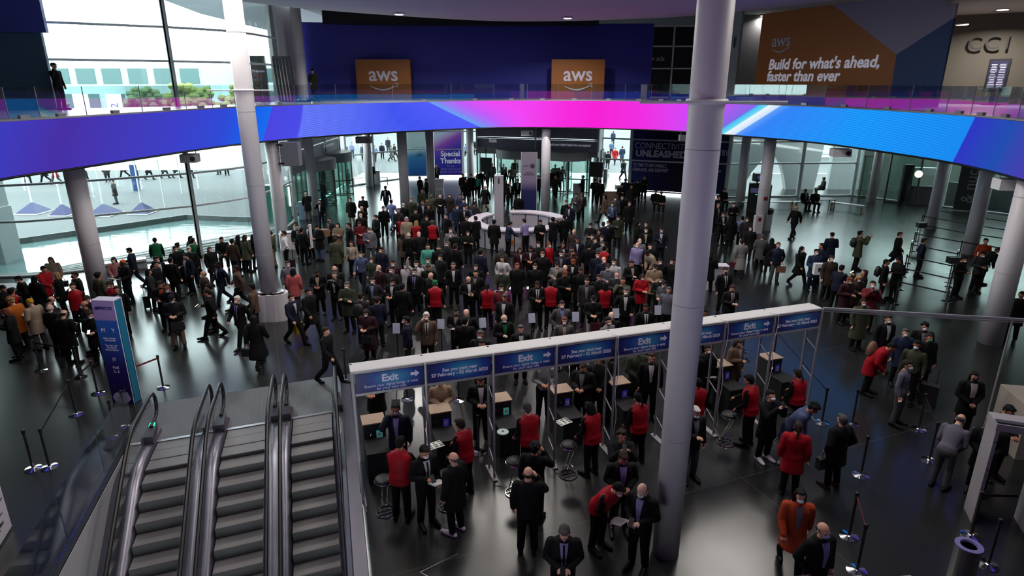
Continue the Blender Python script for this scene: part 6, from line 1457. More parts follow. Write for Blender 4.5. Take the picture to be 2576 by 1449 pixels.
def person(x, y, face, pn, top, tc, bc, hair, hc, skin, opts, label, z=0.0, h=1.0, n=[0]):
    J = joints(pn); n[0] += 1
    b = bpy.data.objects.new('person', skin_of(('body', pn))); COL.objects.link(b); b.location = (x, y, z); b.rotation_euler = (0, 0, math.radians(face)); b.scale = (h, h, h)
    tag(b, label, 'person'); b.material_slots[0].link = 'OBJECT'; b.material_slots[0].material = cm('skin', SKIN, skin, .55); b.material_slots[1].link = 'OBJECT'; b.material_slots[1].material = M_EYE
    garment = {'j': 'jacket', 'c': 'coat', 'L': 'long', 't': 'top', 'v': 'top'}[top]
    nm = {'jacket': 'jacket', 'coat': 'coat', 'long': 'long_coat', 'top': 'shirt'}[garment]
    if top == 'v':
        child(b, 'shirt', ('top', pn), cm('cloth', CLOTH, 'k')); child(b, 'vest', ('vest', pn), cm('cloth', CLOTH, tc, .6))
    else: child(b, nm, (garment, pn), cm('cloth', CLOTH, tc))
    child(b, 'trousers', ('trousers', pn), cm('cloth', CLOTH, bc)); [child(b, 'shoe', ('shoe' + s_, pn), cm('leather', CLOTH, 'W' if 'S' in opts else ('k' if 's' not in opts else 'b'), .45)) for s_ in 'LR']
    if hair: child(b, 'cap' if hair == 'cap' else ('hood' if hair == 'hood' else 'hair'), ('hair', hair), cm('hair', HAIRC, hc, .75) if hair not in ('cap', 'hood') else cm('cloth', CLOTH, hc), J['H'])
    o_ = opts
    mk = {'M': 'W', 'N': 'k', 'E': 'E', 'P': 'l'}
    for c in mk:
        if c in o_: child(b, 'face_mask', ('mask',), cm('mask', CLOTH, mk[c], .7), J['H'])
    kk = garment if top != 'v' else 'vest'
    fr = {'1': 'w', '2': 'U', '3': 'l', '4': 'G', '5': 'e', '6': 'c', '7': 'O'}
    for c in fr:
        if c in o_: pchild(b, 'shirt_front', chest_patch(pn, kk, .02, 1.03, 1.46, .003, .062), cm('cloth', CLOTH, fr[c]))
    if 'T' in o_: pchild(b, 'tie', chest_patch(pn, kk, .018, 1.06, 1.44, .009, .014), cm('cloth', CLOTH, 'k'))
    if 'l' in o_: pchild(b, 'lanyard', chest_patch(pn, kk, .008, 1.12, 1.46, .012, .05), cm('cloth', CLOTH, 'w'))
    if 'z' in o_: pchild(b, 'scarf', chest_patch(pn, kk, .05, 1.10, 1.47, .012, .075), mat('striped_scarf', rgb(150, 140, 140), .8))
    return b, J
def hold(b, J, kind, label, col=None, where=None, tilt=0.0):
    M = b.matrix_world if False else (Matrix.Translation(b.location) @ Matrix.Rotation(b.rotation_euler.z, 4, 'Z') @ Matrix.Diagonal((*b.scale, 1)))
    wR, wL, eR = J['wR'], J['wL'], J['eR']; d = (wR - eR).normalized()
    loc = {'phone': wR + d * .10 + Vector((0, -.02, .04)), 'lit_phone': wR + d * .10 + Vector((0, -.02, .04)), 'papers': (wR + wL) / 2 + Vector((0, -.12, .03)), 'backpack': J['T'] @ Vector((0, .22, 1.22)), 'bag': wL + Vector((0, 0, -.06)), 'tote': wL + Vector((0, 0, -.06)),
           'suitcase': Vector((.42, .22, 0)), 'box': (wR + wL) / 2 + Vector((0, -.18, .0)), 'white_case': (wR + wL) / 2 + Vector((0, -.16, .0)), 'tube_roll': wR + Vector((-.02, -.08, .1)), 'umbrella': wL + Vector((0, -.05, -.08)), 'camera': (wR + wL) / 2 + Vector((0, -.1, .03))}[kind]
    if where: loc = J['T'] @ Vector(where)
    nm = HELDNAME.get(kind, kind); o = bpy.data.objects.new(nm, held_mesh(kind)); COL.objects.link(o)
    rx = 0.9 if kind in ('phone', 'lit_phone') else (0.35 if kind == 'papers' else 0)
    if kind == 'phone' and b.get('up'): rx = 0
    o.matrix_world = M @ Matrix.Translation(loc) @ Matrix.Rotation(-rx, 4, 'X') @ Matrix.Rotation(tilt, 4, 'Y')
    tag(o, label, nm.replace('_', ' '), None)
    if col and kind not in ('lit_phone', 'box', 'white_case', 'papers'):
        o.material_slots[0].link = 'OBJECT'; o.material_slots[0].material = HCOL[col]
    return o
PEOPLE = '''
7 719 60 hp c k k sh k b - person in black at the picture edge above the curly blonde
27 724 180 st v r k sh k b - red vest person seen from behind at the white counter
43 696 -40 hp c k k sh k a M masked person in black coat beside the white counter|lit_phone
84 694 170 st L k k ho k b - person with black hood turned toward the pool
110 670 75 re c r k sh k a - person in long red coat handing over a tablet|papers
125 648 20 p1 c c g lo b a - long-haired person in tan scarf standing nearest the pool steps|bag:b
140 686 -70 st c k k mi y a M blond masked person in black coat facing the red coat
186 684 -30 st c K k sh b b N person with black mask and shoulder bag beside the white column|bag:k
181 712 10 ca v r k sh k a - red vest person raising a hand to the face near the totem
22 749 -100 hp c o k cu y a M curly blond person in mustard yellow jacket
75 752 -100 hp c c g ca y a M person in beige cap and cream coat holding papers|papers
7 778 -60 hp c K k mi r a M red-haired masked person cut by the picture edge
127 746 150 hp j d k ba b a - bald person in grey jacket behind the white-haired head
124 766 170 st j k k ba w e - white-haired balding person seen from behind near the lower queue
161 780 175 hp c k k ba b a - bald person in black coat holding a glowing phone|lit_phone
210 758 -60 st j K k ba b b M bald masked person just beside the totem head
217 746 20 hp j k k sh b a - dark-haired person behind the bald masked one at the totem
224 784 20 hp c k k sh b a M masked person in black half hidden by the totem|lit_phone
241 655 30 si t k R bu b a - seated person with tied hair and dark red trousers on the bench
284 648 15 si t p g mi k a M seated person in pink top on the bench
307 654 -15 gb j k n sh O d N person with orange cap and black mask holding white papers|papers
322 624 -70 wp j n n sh k a - tall young person in navy suit walking past the pool window
246 685 160 st c V k cu k b - curly dark-haired person in grey jacket seen from behind
272 709 -20 hp v r k sh b a M red vest person with white mask right of the white column
291 720 20 st j k k sh b b l person in dark suit and lanyard right above the totem
388 598 -150 st v e k sh k a - green vest person alone nearest the pool
394 645 60 st j k k sh k b M1 masked person in dark blazer under the lone green vest
382 661 100 st c k k sh k b - black-haired person turned away below the green vest
380 674 120 st c d k mi k b - person in black puffer coat with wheeled case|suitcase:k
402 709 20 hp c K k sh k b 7 person with orange scarf in the lower queue
418 720 10 hp c k k sh r a M reddish balding masked person behind the beanie
430 745 15 hp c K t ca k a M walking person in black beanie and beige trousers|bag:k
427 648 175 st j k k sh k a - person in black suit from behind with green shoulder bag|tote:v
479 594 160 st c k k mi k a - long-haired person behind the green vests
484 599 170 st v e k sh k a M masked green vest person by the thin mullion
444 612 170 st v e k sh k b - shorter green vest person hidden behind two coats
441 618 50 st c k k sh k b M masked person in big black coat before the green vests
474 621 30 st c k k sh w a M white-haired person in black coat beside the green vest
464 638 -30 p1 j n k sh k a l1 person in navy blazer with white lanyard near the green bag
527 621 60 st c k k mi G a M grey-haired masked person in black coat walking past the mullion
556 597 20 si c k k sh k b - seated person in black with a phone near the mullion|phone
583 601 160 st j b n sh k a - person in brown blazer from behind by the bench
600 592 160 st c k k lo k b - long dark-haired person in black by the bench
621 589 150 st c V n lo b a - person in olive coat leaning by the tall column
628 592 160 st c k n mi k b - person in dark coat right against the tall column
549 659 -30 wk j n n ca k d Nl person in beanie and navy blazer striding left of the column
510 682 -40 st j b k ba b b M masked balding person in brown with a big shoulder bag|bag:k
592 668 -55 wk j B k sh b c l person in brown blazer with red lanyard walking|papers
523 715 -70 st j k k sh k b 1 dark-haired person shadowed by the walking one in black
518 729 -75 wp j k k sh k b - walking person in black suit lifting a bright phone|lit_phone
595 745 -15 wk j k k sh w a M3T white-haired masked person in black suit striding
631 714 -80 st j B k sh k c - bearded person in brown blazer left of the column plinth
638 794 170 wk L k k lo k b - person in long black coat walking off with a bag|bag:k
676 582 -70 hp j V t sh b a - person in olive blazer and beige trousers right of the tall column
713 581 -80 pk t W k sh b a N person in white shirt and black mask|suitcase:k
746 565 20 wk j K n sh k a 4 young person in grey shirt and open dark jacket walking
758 573 160 st j k k sh k b - person in black suit behind the white shirt
776 561 -30 st j k k cu k b 1 curly-haired person in black suit
795 566 -30 hp c k u ca k a M person in jeans with a long white paper roll|tube_roll
723 657 40 st j s k sh b a M masked person in blue-grey jacket beside the pink sweater
736 675 175 st c q g lo k b - person in long dusty pink sweater seen from behind|bag:k
796 680 5 hp c k k sh k c N6 person in black hooded jacket with pale collar and black mask
732 741 55 wk j n k sh b a Ml masked person striding with a bright yellow bag|tote:y
775 727 60 wk c k k sh k b P person with lilac mask behind the yellow bag
819 824 70 wk j k k sh b a - person in black suit walking toward the gantry start
828 548 -15 gb j d k sh b a N4 person carrying a brown cardboard box|box
849 561 -20 cr c t n lo k a M long-haired person in tan jacket with backpack|backpack:k
876 561 -50 st c k n sh k a - person in black from the side left of the red scarf
843 596 175 st c V k sh b b - big person in dark olive coat from behind
912 494 0 cl c k k sh b b - person in black coat standing in the bright floor patch
909 519 -20 st c k k ba G a - grey-haired person below the black coat in the bright patch
907 537 20 st c K k ba b e M bald masked person stacked below the grey-haired one
944 541 -40 cl c k n sh k a M dark-haired masked person with jeans in the bright patch
964 519 10 st j k k sh k a - person in dark suit right of the bright floor patch
984 502 160 wk t U u sh k a - person in light blue jacket from behind
969 468 -10 wk j n k sh k c 1 person in navy suit walking alone on the white glare
881 498 0 st c k t sh b a M person in khaki trousers with an orange bag|bag:o
904 559 10 hp c R k sh b a - person in wine red sweater in the left crowd
928 573 0 p1 j s g sh G a M4 grey-bearded person in grey suit
883 607 -10 st t c k mi b a l person in cream cardigan with white lanyard
958 622 -20 st j n k sh k b M masked person in navy suit in front of the bright patch
907 633 -10 wk t u n sh k a M masked person in denim blue jacket
935 648 -20 pk c v t mi b a M masked person in dark olive right of the denim jacket
952 667 -40 st c m k ba b e M bald masked person in wine coat
992 655 0 st j m k sh k b M3 masked person in pale shirt by the white placard
984 671 -20 st j d k sh k a M masked person in grey blazer below the white placard
1017 662 0 st c w k lo k a M long-haired masked person in white cardigan
1046 656 -10 up t w k sh k a M person in white raising one arm high
1042 676 -10 st j k k sh b a MT3 moustached person in suit and tie below the raised arm
841 669 10 st c K k ba w a N bald person with black mask at the left of the crowd
841 684 0 tp j k k sh G a 1 person lifting a camera to the eye in the left crowd|camera
1002 524 10 st j d k sh G a - grey-haired person left of the first red jacket
1014 512 0 st c k k sh w a M white-haired masked person against the pale column
1010 543 175 st v r k mi k a - red jacket person with dark hair, left of a trio
1022 546 0 st c c k sh w a - white-haired person between the red jackets
1047 555 170 st v r k lo y a - red jacket person with long fair hair, middle of a trio
1087 554 175 st v r k sh G a - red jacket person with short hair, right of a trio
1045 527 20 st c k k sh k a - person in black jacket above the red trio
1018 589 160 st c B k lo b a - long brown-haired person in caramel coat from behind
1028 584 175 st j k k ba w a - bald person in black suit from behind under the red trio
1049 583 10 st j K k ba w e M white-haired balding masked person under the red trio
1073 543 0 st c K k sh k b M masked person between the red jackets and the counter
1076 614 20 st c T k sh k a - person in teal and blue sports jacket
1076 648 0 st t G k sh b a M masked person in pale top below the teal jacket
1077 667 10 p1 c k k sh b b - person in black with a dim phone below the pale top|phone
872 709 -10 cr c v k sh G a M grey-haired masked person in dark green coat with folded arms
907 736 165 st t d k sh b a - person in grey sweater with backpack seen from behind|backpack:k
937 698 -10 pk j d k sh k a M2 masked person in grey blazer and vivid blue shirt
946 746 -150 st j n k cu b a - curly person in navy blazer from behind, low in the crowd
985 701 -25 hp j k k sh k b M1 masked person in black suit and open white shirt
1012 713 165 st c k k sh k b - person in black jacket from behind left of the red vest
919 780 -10 hp L m k mi b a M masked person in long wine coat with handbag|bag:k
1016 795 -80 st j n d sh k a M person in dark suit beside the first paper sign
1072 786 0 ca j B k sh w e 1MT white-haired person in brown jacket and black tie
1094 705 175 st v r k ca e a - red vest person with green cap from behind
1083 686 -30 st j K k ba b e - balding person above the green cap
1122 538 -30 st c k k sh k a M masked dark-haired person left of the round counter
1174 545 0 st c k k sh b a - person in black between two groups left of the counter
1196 544 -140 cl c k k sh k a - person in black coat leaning at the left counter section
1177 581 0 cr c k n mi k a M masked person in black with folded arms before the counter
1134 573 0 st j G k sh b a Ml masked person with lanyard left of the navy cap
1143 583 20 st c k k ca n a - person with navy cap
1126 607 -30 st c K k mi G a M grey-haired masked person under the navy cap
1146 613 150 st c k k sh b b - broad person in black from behind left of the counter
1103 618 0 st c k k sh b a N person with black mask under the red jacket
1108 641 -30 st c K k sh k a M masked person below the black mask
1210 628 150 st c n k cu k a - curly person in navy coat from behind below the counter
1243 553 175 st c k k cu k b - person in black at the front of the round counter
1285 558 120 re j j k sh k a - person in dark suit leaning on the counter with an ochre bag|bag:o
1316 548 -140 re t l k sh k a - person in lilac shirt leaning on the round counter
1360 554 10 hp v k k sh k a - person in white sleeves and black waistcoat inside the counter
1262 623 150 st c b k lo G b - long grey-brown haired person before the counter
1264 645 -20 pk c w k mi b a - person in pale coat and open hair in mid crowd
1329 620 0 hp t m k sh k b l person in wine top with white lanyard below the counter
1313 624 20 st c m k mi k b l shorter person beside the wine top
1301 662 0 st c k k sh r b - red-faced person in black in mid crowd|lit_phone
1346 663 0 st c k k sh b a M masked person in black checking a bright phone|lit_phone
1365 633 0 st c k k sh r a M ginger-haired masked person in black
1362 608 0 st c K k sh k a M small masked person right under the counter
1140 661 0 st j k k sh G a 1 tall grey-bearded person in open white shirt and suit
1197 665 0 st c k k mi b a M masked person with glasses beside the asian crowd gap
1197 679 -20 pk j K k sh k a 4 person in dark blazer behind the bald phone reader
1179 697 20 hp j k k ba b a 1 bald person in suit and white shirt reading a phone|phone
1261 676 -20 re c v k sh G a M grey-haired masked person passing a paper|papers
1226 713 175 st v r k po k a - red vest person with ponytail from behind in mid crowd
1261 716 0 st j R k sh k b M masked person with red scarf under the pale coat
1270 740 -20 st j K k cu G b 1 grey wavy-haired person with glasses in black
1357 709 10 hp j k k sh k b 1T person in suit and tie with clasped hands above the paper sign
1381 704 175 st v r k sh k a - red vest person with short hair left of the black-clad pair
1170 777 0 pk j k k ba b e 1 bald person in dark suit above the gantry
1149 777 -10 hp j K k sh k a 6 dark-haired person with a tablet above the gantry|papers
1169 797 170 st j k k sh k a - black-haired person from behind above the gantry
1269 793 10 p1 c k k ba w e M5 white-haired masked person in green sweater
1310 818 0 st j k k sh G a 1 grey-haired person with glasses peeking over the gantry
1208 832 -10 st j K k sh G b M masked grey-haired person peeking over the gantry
1211 857 0 st j k k sh k b - person whose forehead just shows above the gantry
1389 546 150 tp c k k cu k b - curly-haired person photographing at the counter end|camera
1413 540 -150 st c k k sh k a - person in black facing the photographer at the counter end
1418 514 -20 st j n k sh k b Nl person in navy blazer with white lanyard near the pale column
1425 504 0 st j k k sh k a M masked person behind the lanyard near the pale column
1450 487 -10 p1 c g k sh k a M person in grey coat with a phone|phone
1464 484 0 st j b k ca m b 4 person with dark red cap right of the grey coat
1466 441 -90 gb j n k sh k a - person from the side holding papers near the middle entrance|papers
1497 449 170 cl j k k sh k b - left one of two dark suited persons by the far column
1510 452 175 st j k k sh k b - right one of two dark suited persons by the far column
1522 490 -100 wk c B k lo k a - person in beige coat walking with bare calves
1549 495 0 st j g k sh k a M masked person in grey jacket right of the beige coat
1541 509 -10 st t u k sh k a Ml person in blue-grey jacket with lanyard
1565 492 0 st c k k sh k a M dark-clad masked person left under the navy print
1584 507 0 st c K k sh b a M masked person in dark coat right of the pair
1556 543 0 p1 c v n sh k a M masked person in brown parka on a phone|phone
1576 449 160 st c n k sh k b - person in navy against the bright window edge
1592 452 170 st c k k sh k b - person in black against the navy print, left
1602 450 180 st c k k ca k b - person in black cap against the navy print
1622 443 0 cr c k k sh b b - person with folded arms highest before the navy print
1589 465 0 st c k k sh k b - seated-height person in front of the navy print
1565 463 20 p1 c K k sh k b - person bending over a phone before the navy print|phone
1651 478 0 si c k k sh k b - seated person in the dark under the industry print
1664 482 -10 si c k k sh k b - second seated person in the dark beside the huge column
1444 577 -20 st j b w ba b e - bald person in long pale shirt right of the counter
1485 562 -20 hp c K k sh k a M masked person in dark coat with a phone right of the counter|phone
1507 577 10 st c K k cu b b - curly person between phone reader and navy jacket
1518 558 160 cl j n k sh b a - brown-haired person in navy jacket from behind
1531 556 -20 st j k k sh k a Ml masked person right of the navy jacket
1490 589 0 st c K k sh b a M masked person with brown hair in the right crowd
1497 598 10 st c k k sh k a M masked person close below the brown-haired one
1514 593 0 st c k k sh b a M masked person beneath the navy jacket
1516 608 20 st c g k sh G a M grey-haired masked person above the red jacket
1483 611 165 st j k k sh k a - person in black suit from behind in the right crowd
1522 618 150 st v r k sh k a - red jacket person in the right crowd
1605 556 100 st c k k ho k a M person in black hood facing right
1626 558 -20 st c k k sh k b M masked person behind the tie wearer on open floor
1626 573 -10 st j k k sh k a M6 masked person with pale lanyard on the open floor
1610 600 0 st j G k ba w e M bald masked person highest of two bald heads
1604 610 -30 st j l k ba b e M bald masked person in lilac with black backpack|backpack:k
1637 614 0 st c k k sh k a M masked black-haired person beside the bald pair
1665 573 -10 p1 j n k sh k a M1 masked person in suit and white shirt alone by the huge column|phone
1625 631 -60 bd c c g sh k c - person in cream jacket leaning far forward
1690 650 -40 st c K k sh k b M black-haired person half behind the huge column
1663 651 0 st c k k sh k b M masked person left of the one behind the huge column
1648 666 -10 hp c t k sh k b M masked person in beige quilted coat
1591 656 20 p1 j k k sh b a 6 person with glasses in black under the bald pair|papers
1453 596 0 st j n k ca n b l person in navy blazer with cap and lanyard
1416 610 10 st j K k mi b b l person with long lanyard below the counter end
1412 631 0 st j n k sh k a M4 masked person in pale shirt under the lanyard
1439 621 0 st c m k sh k b l dark-haired person with lanyard at crowd centre
1441 630 10 st c m k sh b b N black-masked person at crowd centre
1442 653 -10 p1 c k k sh r b Nl person in black with long white lanyard and phone|lit_phone
1373 610 40 st v r k sh r a M masked red jacket person under the counter
1504 635 0 st c n k sh b a M masked person with pale collar left of the bald head
1523 647 10 st c n k ba b e M bald masked person above the lilac sweatshirt
1542 651 -20 st t w k sh k a M masked person in white above the lilac sweatshirt
1530 666 0 hp t s k sh b a M masked person in lilac-grey sweatshirt with backpack straps
1401 660 -10 hp j G k sh k b M6 masked person in grey jacket with pink shirt
1422 667 0 st c k k ba b e - bald person right of the grey jacket
1461 674 10 st c k k sh b c - person in black at crowd centre looking down
1423 682 20 hp j k k sh r b - ginger person in black with a raised hand
1477 700 -10 st j d k sh b a 4 person in grey suit and steel shirt
1507 691 0 st c k k sh b b P person with violet mask
1552 687 0 p1 c d k ba r a M balding masked person in padded jacket|phone
1568 698 -20 tp c V k sh b b - person photographing toward the camera|camera
1618 691 20 hp c r k mi b a M masked person in red jacket near the huge column
1663 695 -10 p1 j K k sh b a M masked person with a bright phone near the huge column|lit_phone
1522 710 180 st v r k lo k a - red vest person with long dark hair from behind
1575 724 0 pk j k k sh G a M1 grey-haired masked person with glasses and open white shirt
1494 746 -10 hp j k w ca k a M masked person in cap with wine tote bag|tote:m
1414 757 0 pk j g k sh b a M2 masked person in grey blazer and light blue shirt
1420 798 0 st c g k mi r a M6 masked person in grey coat just above the gantry
1538 786 0 st j K k ba G e - grey balding head above the gantry
1531 797 40 st t G k sh k a M dark-haired masked person in profile above the gantry
1625 765 0 st j k k sh k c 1T stern person in black suit and dark tie above the gantry
1670 708 -40 hp j g k sh k a M masked person in grey jacket at the huge column
1683 722 -20 st j s k mi G a - grey-haired person tucked beside the huge column
1454 832 0 st j k k sh b c - person whose hair just shows over the white gantry top
1823 474 10 si j k k sh k b - seated person in dark suit on the bench right of the huge column
1808 492 30 st c k k sh k b - person in black against the right edge of the huge column
1808 511 0 st j k k sh G a 4 grey-haired person in waistcoat beside the huge column
1847 510 0 cr c k R sh k a M masked person in black with folded arms below the bench
1821 534 10 hp j k k sh b a M1 masked person in suit with a pale suitcase|suitcase:g
1841 544 170 st c k k ho k b - person in big black hooded coat right of the suit
1869 544 160 st t U k sh k a M person in pale blue shirt with backpack|backpack:g
1880 546 -20 st j d k sh b b M person in dark blazer behind the pale blue shirt
1889 569 -20 wk c K k mi b a M masked person in dark coat pulling a case|suitcase:k
2004 518 -60 wk j k k ba b a - lone person in black suit striding across the open floor
2028 476 10 si c k k sh k b 1 seated person in black on the short bench
2054 478 0 si c k k sh k b - seated person at the dark table
1867 602 175 wk L G k bu b a - person in long grey belted dress walking away|bag:m
1926 590 150 hp c g k sh G b - grey-haired person reading a large sheet|papers
1936 598 165 st L k k lo k b - person with long black hair in long black coat
1959 610 -10 pk v n g sh r a P ginger-bearded person in dark waistcoat and white sleeves|bag:t
2019 621 20 wk c k k ho k a M masked person with headscarf walking on the open floor|bag:k
2055 627 0 gb c j n sh k a M masked person carrying a big white case|white_case
2094 585 170 p1 c n k ca k b - person in black cap from behind on the open floor|phone
2068 612 -100 st c n k sh k b - shorter dark person leaning beside the black cap
2093 643 0 st c b k sh b a M masked person in brown sweater left of the photographing man
2120 667 120 re j n k sh k b - person in navy suit with papers turned away|papers
2165 581 85 tp c V k sh k a M person in olive jacket photographing with a backpack|phone;backpack:k
2266 584 45 wk c k k sh b a M masked person in black coat with an umbrella|umbrella:k
2326 600 70 pk j n k sh b b 1 person in navy suit beside the belt lanes
2232 653 60 st j k k sh k b 1 person in black suit with backpack near the lanes|backpack:k
2260 648 -70 hp c k k sh k b - person in black facing the backpack wearer|lit_phone
2177 679 -110 tp c k k lo m a - long dark red haired person lifting a bright phone|lit_phone
2141 698 20 hp c m k sh r b M masked person with glasses and pale scarf
2164 694 0 hp c b k mi y b M masked fair-haired person between two phone holders
2197 707 -20 tp c R k sh b a M masked person aiming a camera near the lanes|camera
2173 752 10 st L V k lo b a M long-haired masked person in olive coat behind the rail
2236 793 0 st j K k sh b a 1M masked person in pale sweater and blazer under the rail
2280 827 -20 st c j k sh G a M grey-haired masked person in navy jacket
2329 812 -20 st c k k cu k b M4 tall masked person with bushy black hair
2340 839 0 st c k k sh b b E person with bright green mask
2251 866 50 bd c r k sh k b - person in red jacket bending toward others|backpack:t
2309 857 -40 st t V k sh k c M masked person in dark green sweater|suitcase:k
2285 907 40 st t s g sh b a M masked guard in grey uniform standing
2454 936 -10 cl c k k lo k b Nz person with black and white patterned scarf
2482 600 -20 st t O n sh k a - person in orange sweater by the inner white column
2514 624 80 bd c k k sh r a - ginger person in black bending beside the orange sweater
2476 634 0 hp j d k sh k b M masked person below the orange sweater
2430 646 30 hp j k k sh k b M masked person in suit left of the inner column
2572 734 -60 st c k k sh k b - person in black cut by the picture edge beside the thick column
1106 965 5 hp c t g bu b a - fair person in beige coat leaning at the second desk
937 926 0 hp c k k sh k b - person in black behind the first desk, head behind the sign
1252 942 0 hp j k k sh k b 1 person in black suit bending over the third desk
1370 906 0 hp t G k ca G b - person in pale grey sweatshirt behind the fourth desk
1467 915 -20 hp c K k sh b b 4 person in dark jacket between the fourth and fifth desks
1506 892 10 cl c K k sh b b - person half behind the gantry sign near the fifth desk
1545 905 0 hp c k k lo r b - red-haired person at the fifth desk
1607 872 10 cl c v k sh b a - person in dark green behind the gantry near the huge column
1640 888 -10 st j k k sh b b 1 person in black suit looking down just left of the huge column
995 1016 10 ca j n k sh k c P3 masked person in navy suit and lavender shirt at the first desk
995 1095 170 re v r k sh k b - red vest worker at the first desk beside the escalators
1154 1055 -120 re v r k sh b b - red vest worker at the second desk reaching to the newspaper
1069 1125 40 p1 j k k sh k b M1T person in black suit reading a phone by the second desk|phone;papers
1140 1139 -130 st c k k ba G a S balding grey person in black with white sneakers
1324 1014 -150 re v r k sh G a - grey-haired red vest worker at the third desk
1346 1112 165 ca j k k cu k b - curly dark-haired person on the phone seen from behind
1329 1176 175 ca j k k ba b a - bald person in black suit on the phone seen from behind
1481 1012 -150 re v r k mi k b - red vest worker at the fourth desk pointing at the newspaper
1603 989 -150 re v r k po k a - red vest worker with ponytail at the fifth desk
1565 1082 -5 tp c K k cu b b - curly person photographing toward the camera near the huge column|phone
1570 1142 0 hp j k k sh b b 3 person in suit and lavender shirt below the photographer
1562 1222 45 bd v r k sh k a M red vest worker bending toward the bald man|papers
1614 1222 -35 hp j k k ba b e M3 bald masked person in suit holding a phone at the huge column|phone
1420 1330 -5 hp j k k sh G a 3T grey-haired person in suit and tie at the bottom edge|phone
1753 1026 20 p1 j k g sh w a M4 white-haired masked person right of the huge column
1757 952 -170 st v r k sh k b - red vest worker half hidden right of the huge column
1883 944 -140 re v r k sh k b - red vest worker at the desk right of the huge column
2006 930 -150 re v r k po b b - red vest worker with ponytail at the farthest desk
1952 984 20 tp c k k sh k a MS masked person in black with white sneakers on a phone|phone
2042 1017 60 bd c u w cu k b S curly person in blue patterned shirt bending
2010 1063 165 st c r k po b b - person in red coat with long ponytail from behind
2121 1044 -165 pk c k k sh G a s person in black coat with pale hood, seen from behind|bag:k
2016 1233 -15 wk c O k lo k a M4 masked person in orange velvet coat walking
2074 1318 15 pk j k k ba b a P3 balding masked person in purple shirt at the bottom edge
2421 1044 130 bd t s g ba G a - guard in grey uniform bending beside the detector
2546 1024 0 hp c k k sh k b M masked person behind the detector header
2500 1055 -30 cl c k k sh k b - dark person standing inside the metal detector
1861 854 30 p1 c B k mi b a 6 person in camel coat holding a phone behind the gantry|phone
1756 878 0 st c k k mi b b - person in black between huge column and gantry post
1812 875 20 st c k k sh k b M person in black carrying papers behind the gantry|papers
1788 632 170 hp c k k ho k b - person in black from behind at the white stand
1826 673 0 st j k k sh b a N1T person in black suit with white shirt and tie near the white stand
1845 718 10 hp j K k sh b a 1T person in dark suit looking down at folded hands
1773 778 0 st j k k sh k c 1 person whose head shows over the gantry right of the huge column
769 483 -150 re c d t ba w e - bald person in khaki trousers at the blue kiosk|backpack:k
804 503 -10 ca j k n lo k a 1 long-haired person in white top on the phone by the column
873 426 -60 st c k k sh k b - dark silhouette of a person at the farther revolving door
808 455 -40 st c k k sh k b - dark silhouette of a person inside the nearer revolving door
938 410 160 st j k k sh k b - person in black behind the white stand at the street window
1097 413 20 st j m k sh k a 1 person behind the white podium
1056 444 60 cl j k k sh k b - left one of two dark persons by the column between the prints
1071 449 -80 cl j k k sh k b - right one of two dark persons by the column between the prints
1061 476 20 st c v k mi b b - person in dark olive below the pair
1084 488 10 st c V k sh G b N bearded person in olive coat near the column
1107 491 0 hp c k n ba b e - pink-faced person in black reading papers|papers
1131 488 0 st c b u mi b a M masked person in brown coat and pale jeans
1158 489 0 st c j k sh b b - person in navy with brown bag near the counter approach
1035 498 -20 st c v k sh G a M masked person with green scarf right of the pale column
1063 504 10 st j k u sh b b 1 person in open jacket left of the black trio
1074 499 0 st c v k sh k b - dark-haired person with camera strap below the olive coat
1078 515 10 st c k k sh b b - person in black coat below the camera strap
1166 500 0 st c j k sh k b M masked person in navy, top of the tight group
1167 518 0 st j k k sh k a Ml masked person with lanyard in the tight group
1180 515 -20 st c u k mi k b l person in blue with lanyard in the tight group
1153 516 20 st c j k sh k a M masked person at the left of the tight group
1164 437 20 st c m u sh k a - person in wine jacket arriving from the middle entrance
1172 450 0 st c k g sh b a - fair person in black below the wine jacket
1186 438 10 st c k k sh k a M masked arriving person in black left of the teal shirt
1199 440 0 wk t T k sh k c - person in teal shirt with dark backpack straps
1210 427 10 wk j k k sh k a M arriving person in suit right behind the teal shirt
1226 420 -10 wk j k k sh b a 4 arriving person in open jacket beneath the black monitor
1238 411 0 wk c k k sh b b - tall arriving person in black beside the revolving door
1220 467 -40 wk c k t ba r e - pink-headed person in black jacket and khaki trousers
1205 510 150 re c d k sh k b - person leaning on the left counter section
1267 412 10 wk j k k sh k b 1 arriving person in suit left under the drum
1268 426 0 wk j k k mi k b 4 arriving long-haired person in suit under the drum
1287 417 0 wk t c k ba b b - arriving person in cream top under the drum
1272 453 0 st c v k mi b b - person in dark olive behind the information pillar
1283 458 10 st j k k sh G b 1 person in suit with pale shirt behind the information pillar
1295 402 0 wk c b k sh b a - farthest arriving person between the drums
1302 450 0 st j k k sh b a 1 person in black suit left of the navy panel
1305 489 0 st c k k sh G a M masked grey-haired person left of the navy panel foot
1354 441 0 st j d n sh b a - person half behind the pale column by the navy panel
1388 426 0 wk c m k sh b a M arriving masked person right of the pale column
1397 414 10 wk c k k sh k b - arriving dark person under the second drum
1407 422 0 wk j k k sh k b 4 arriving person in open jacket under the second drum
1398 442 -10 wk c v k mi y a - arriving person with pale hair under the second drum|suitcase:k
1415 418 0 wk c k k sh k b - arriving dark person rightmost under the second drum
103 155 75 ca t k k ca k b - person in black cap on the phone on the upper floor
786 184 -20 cl c v j ca k b - person in dark green leaning at the upper floor glass
'''
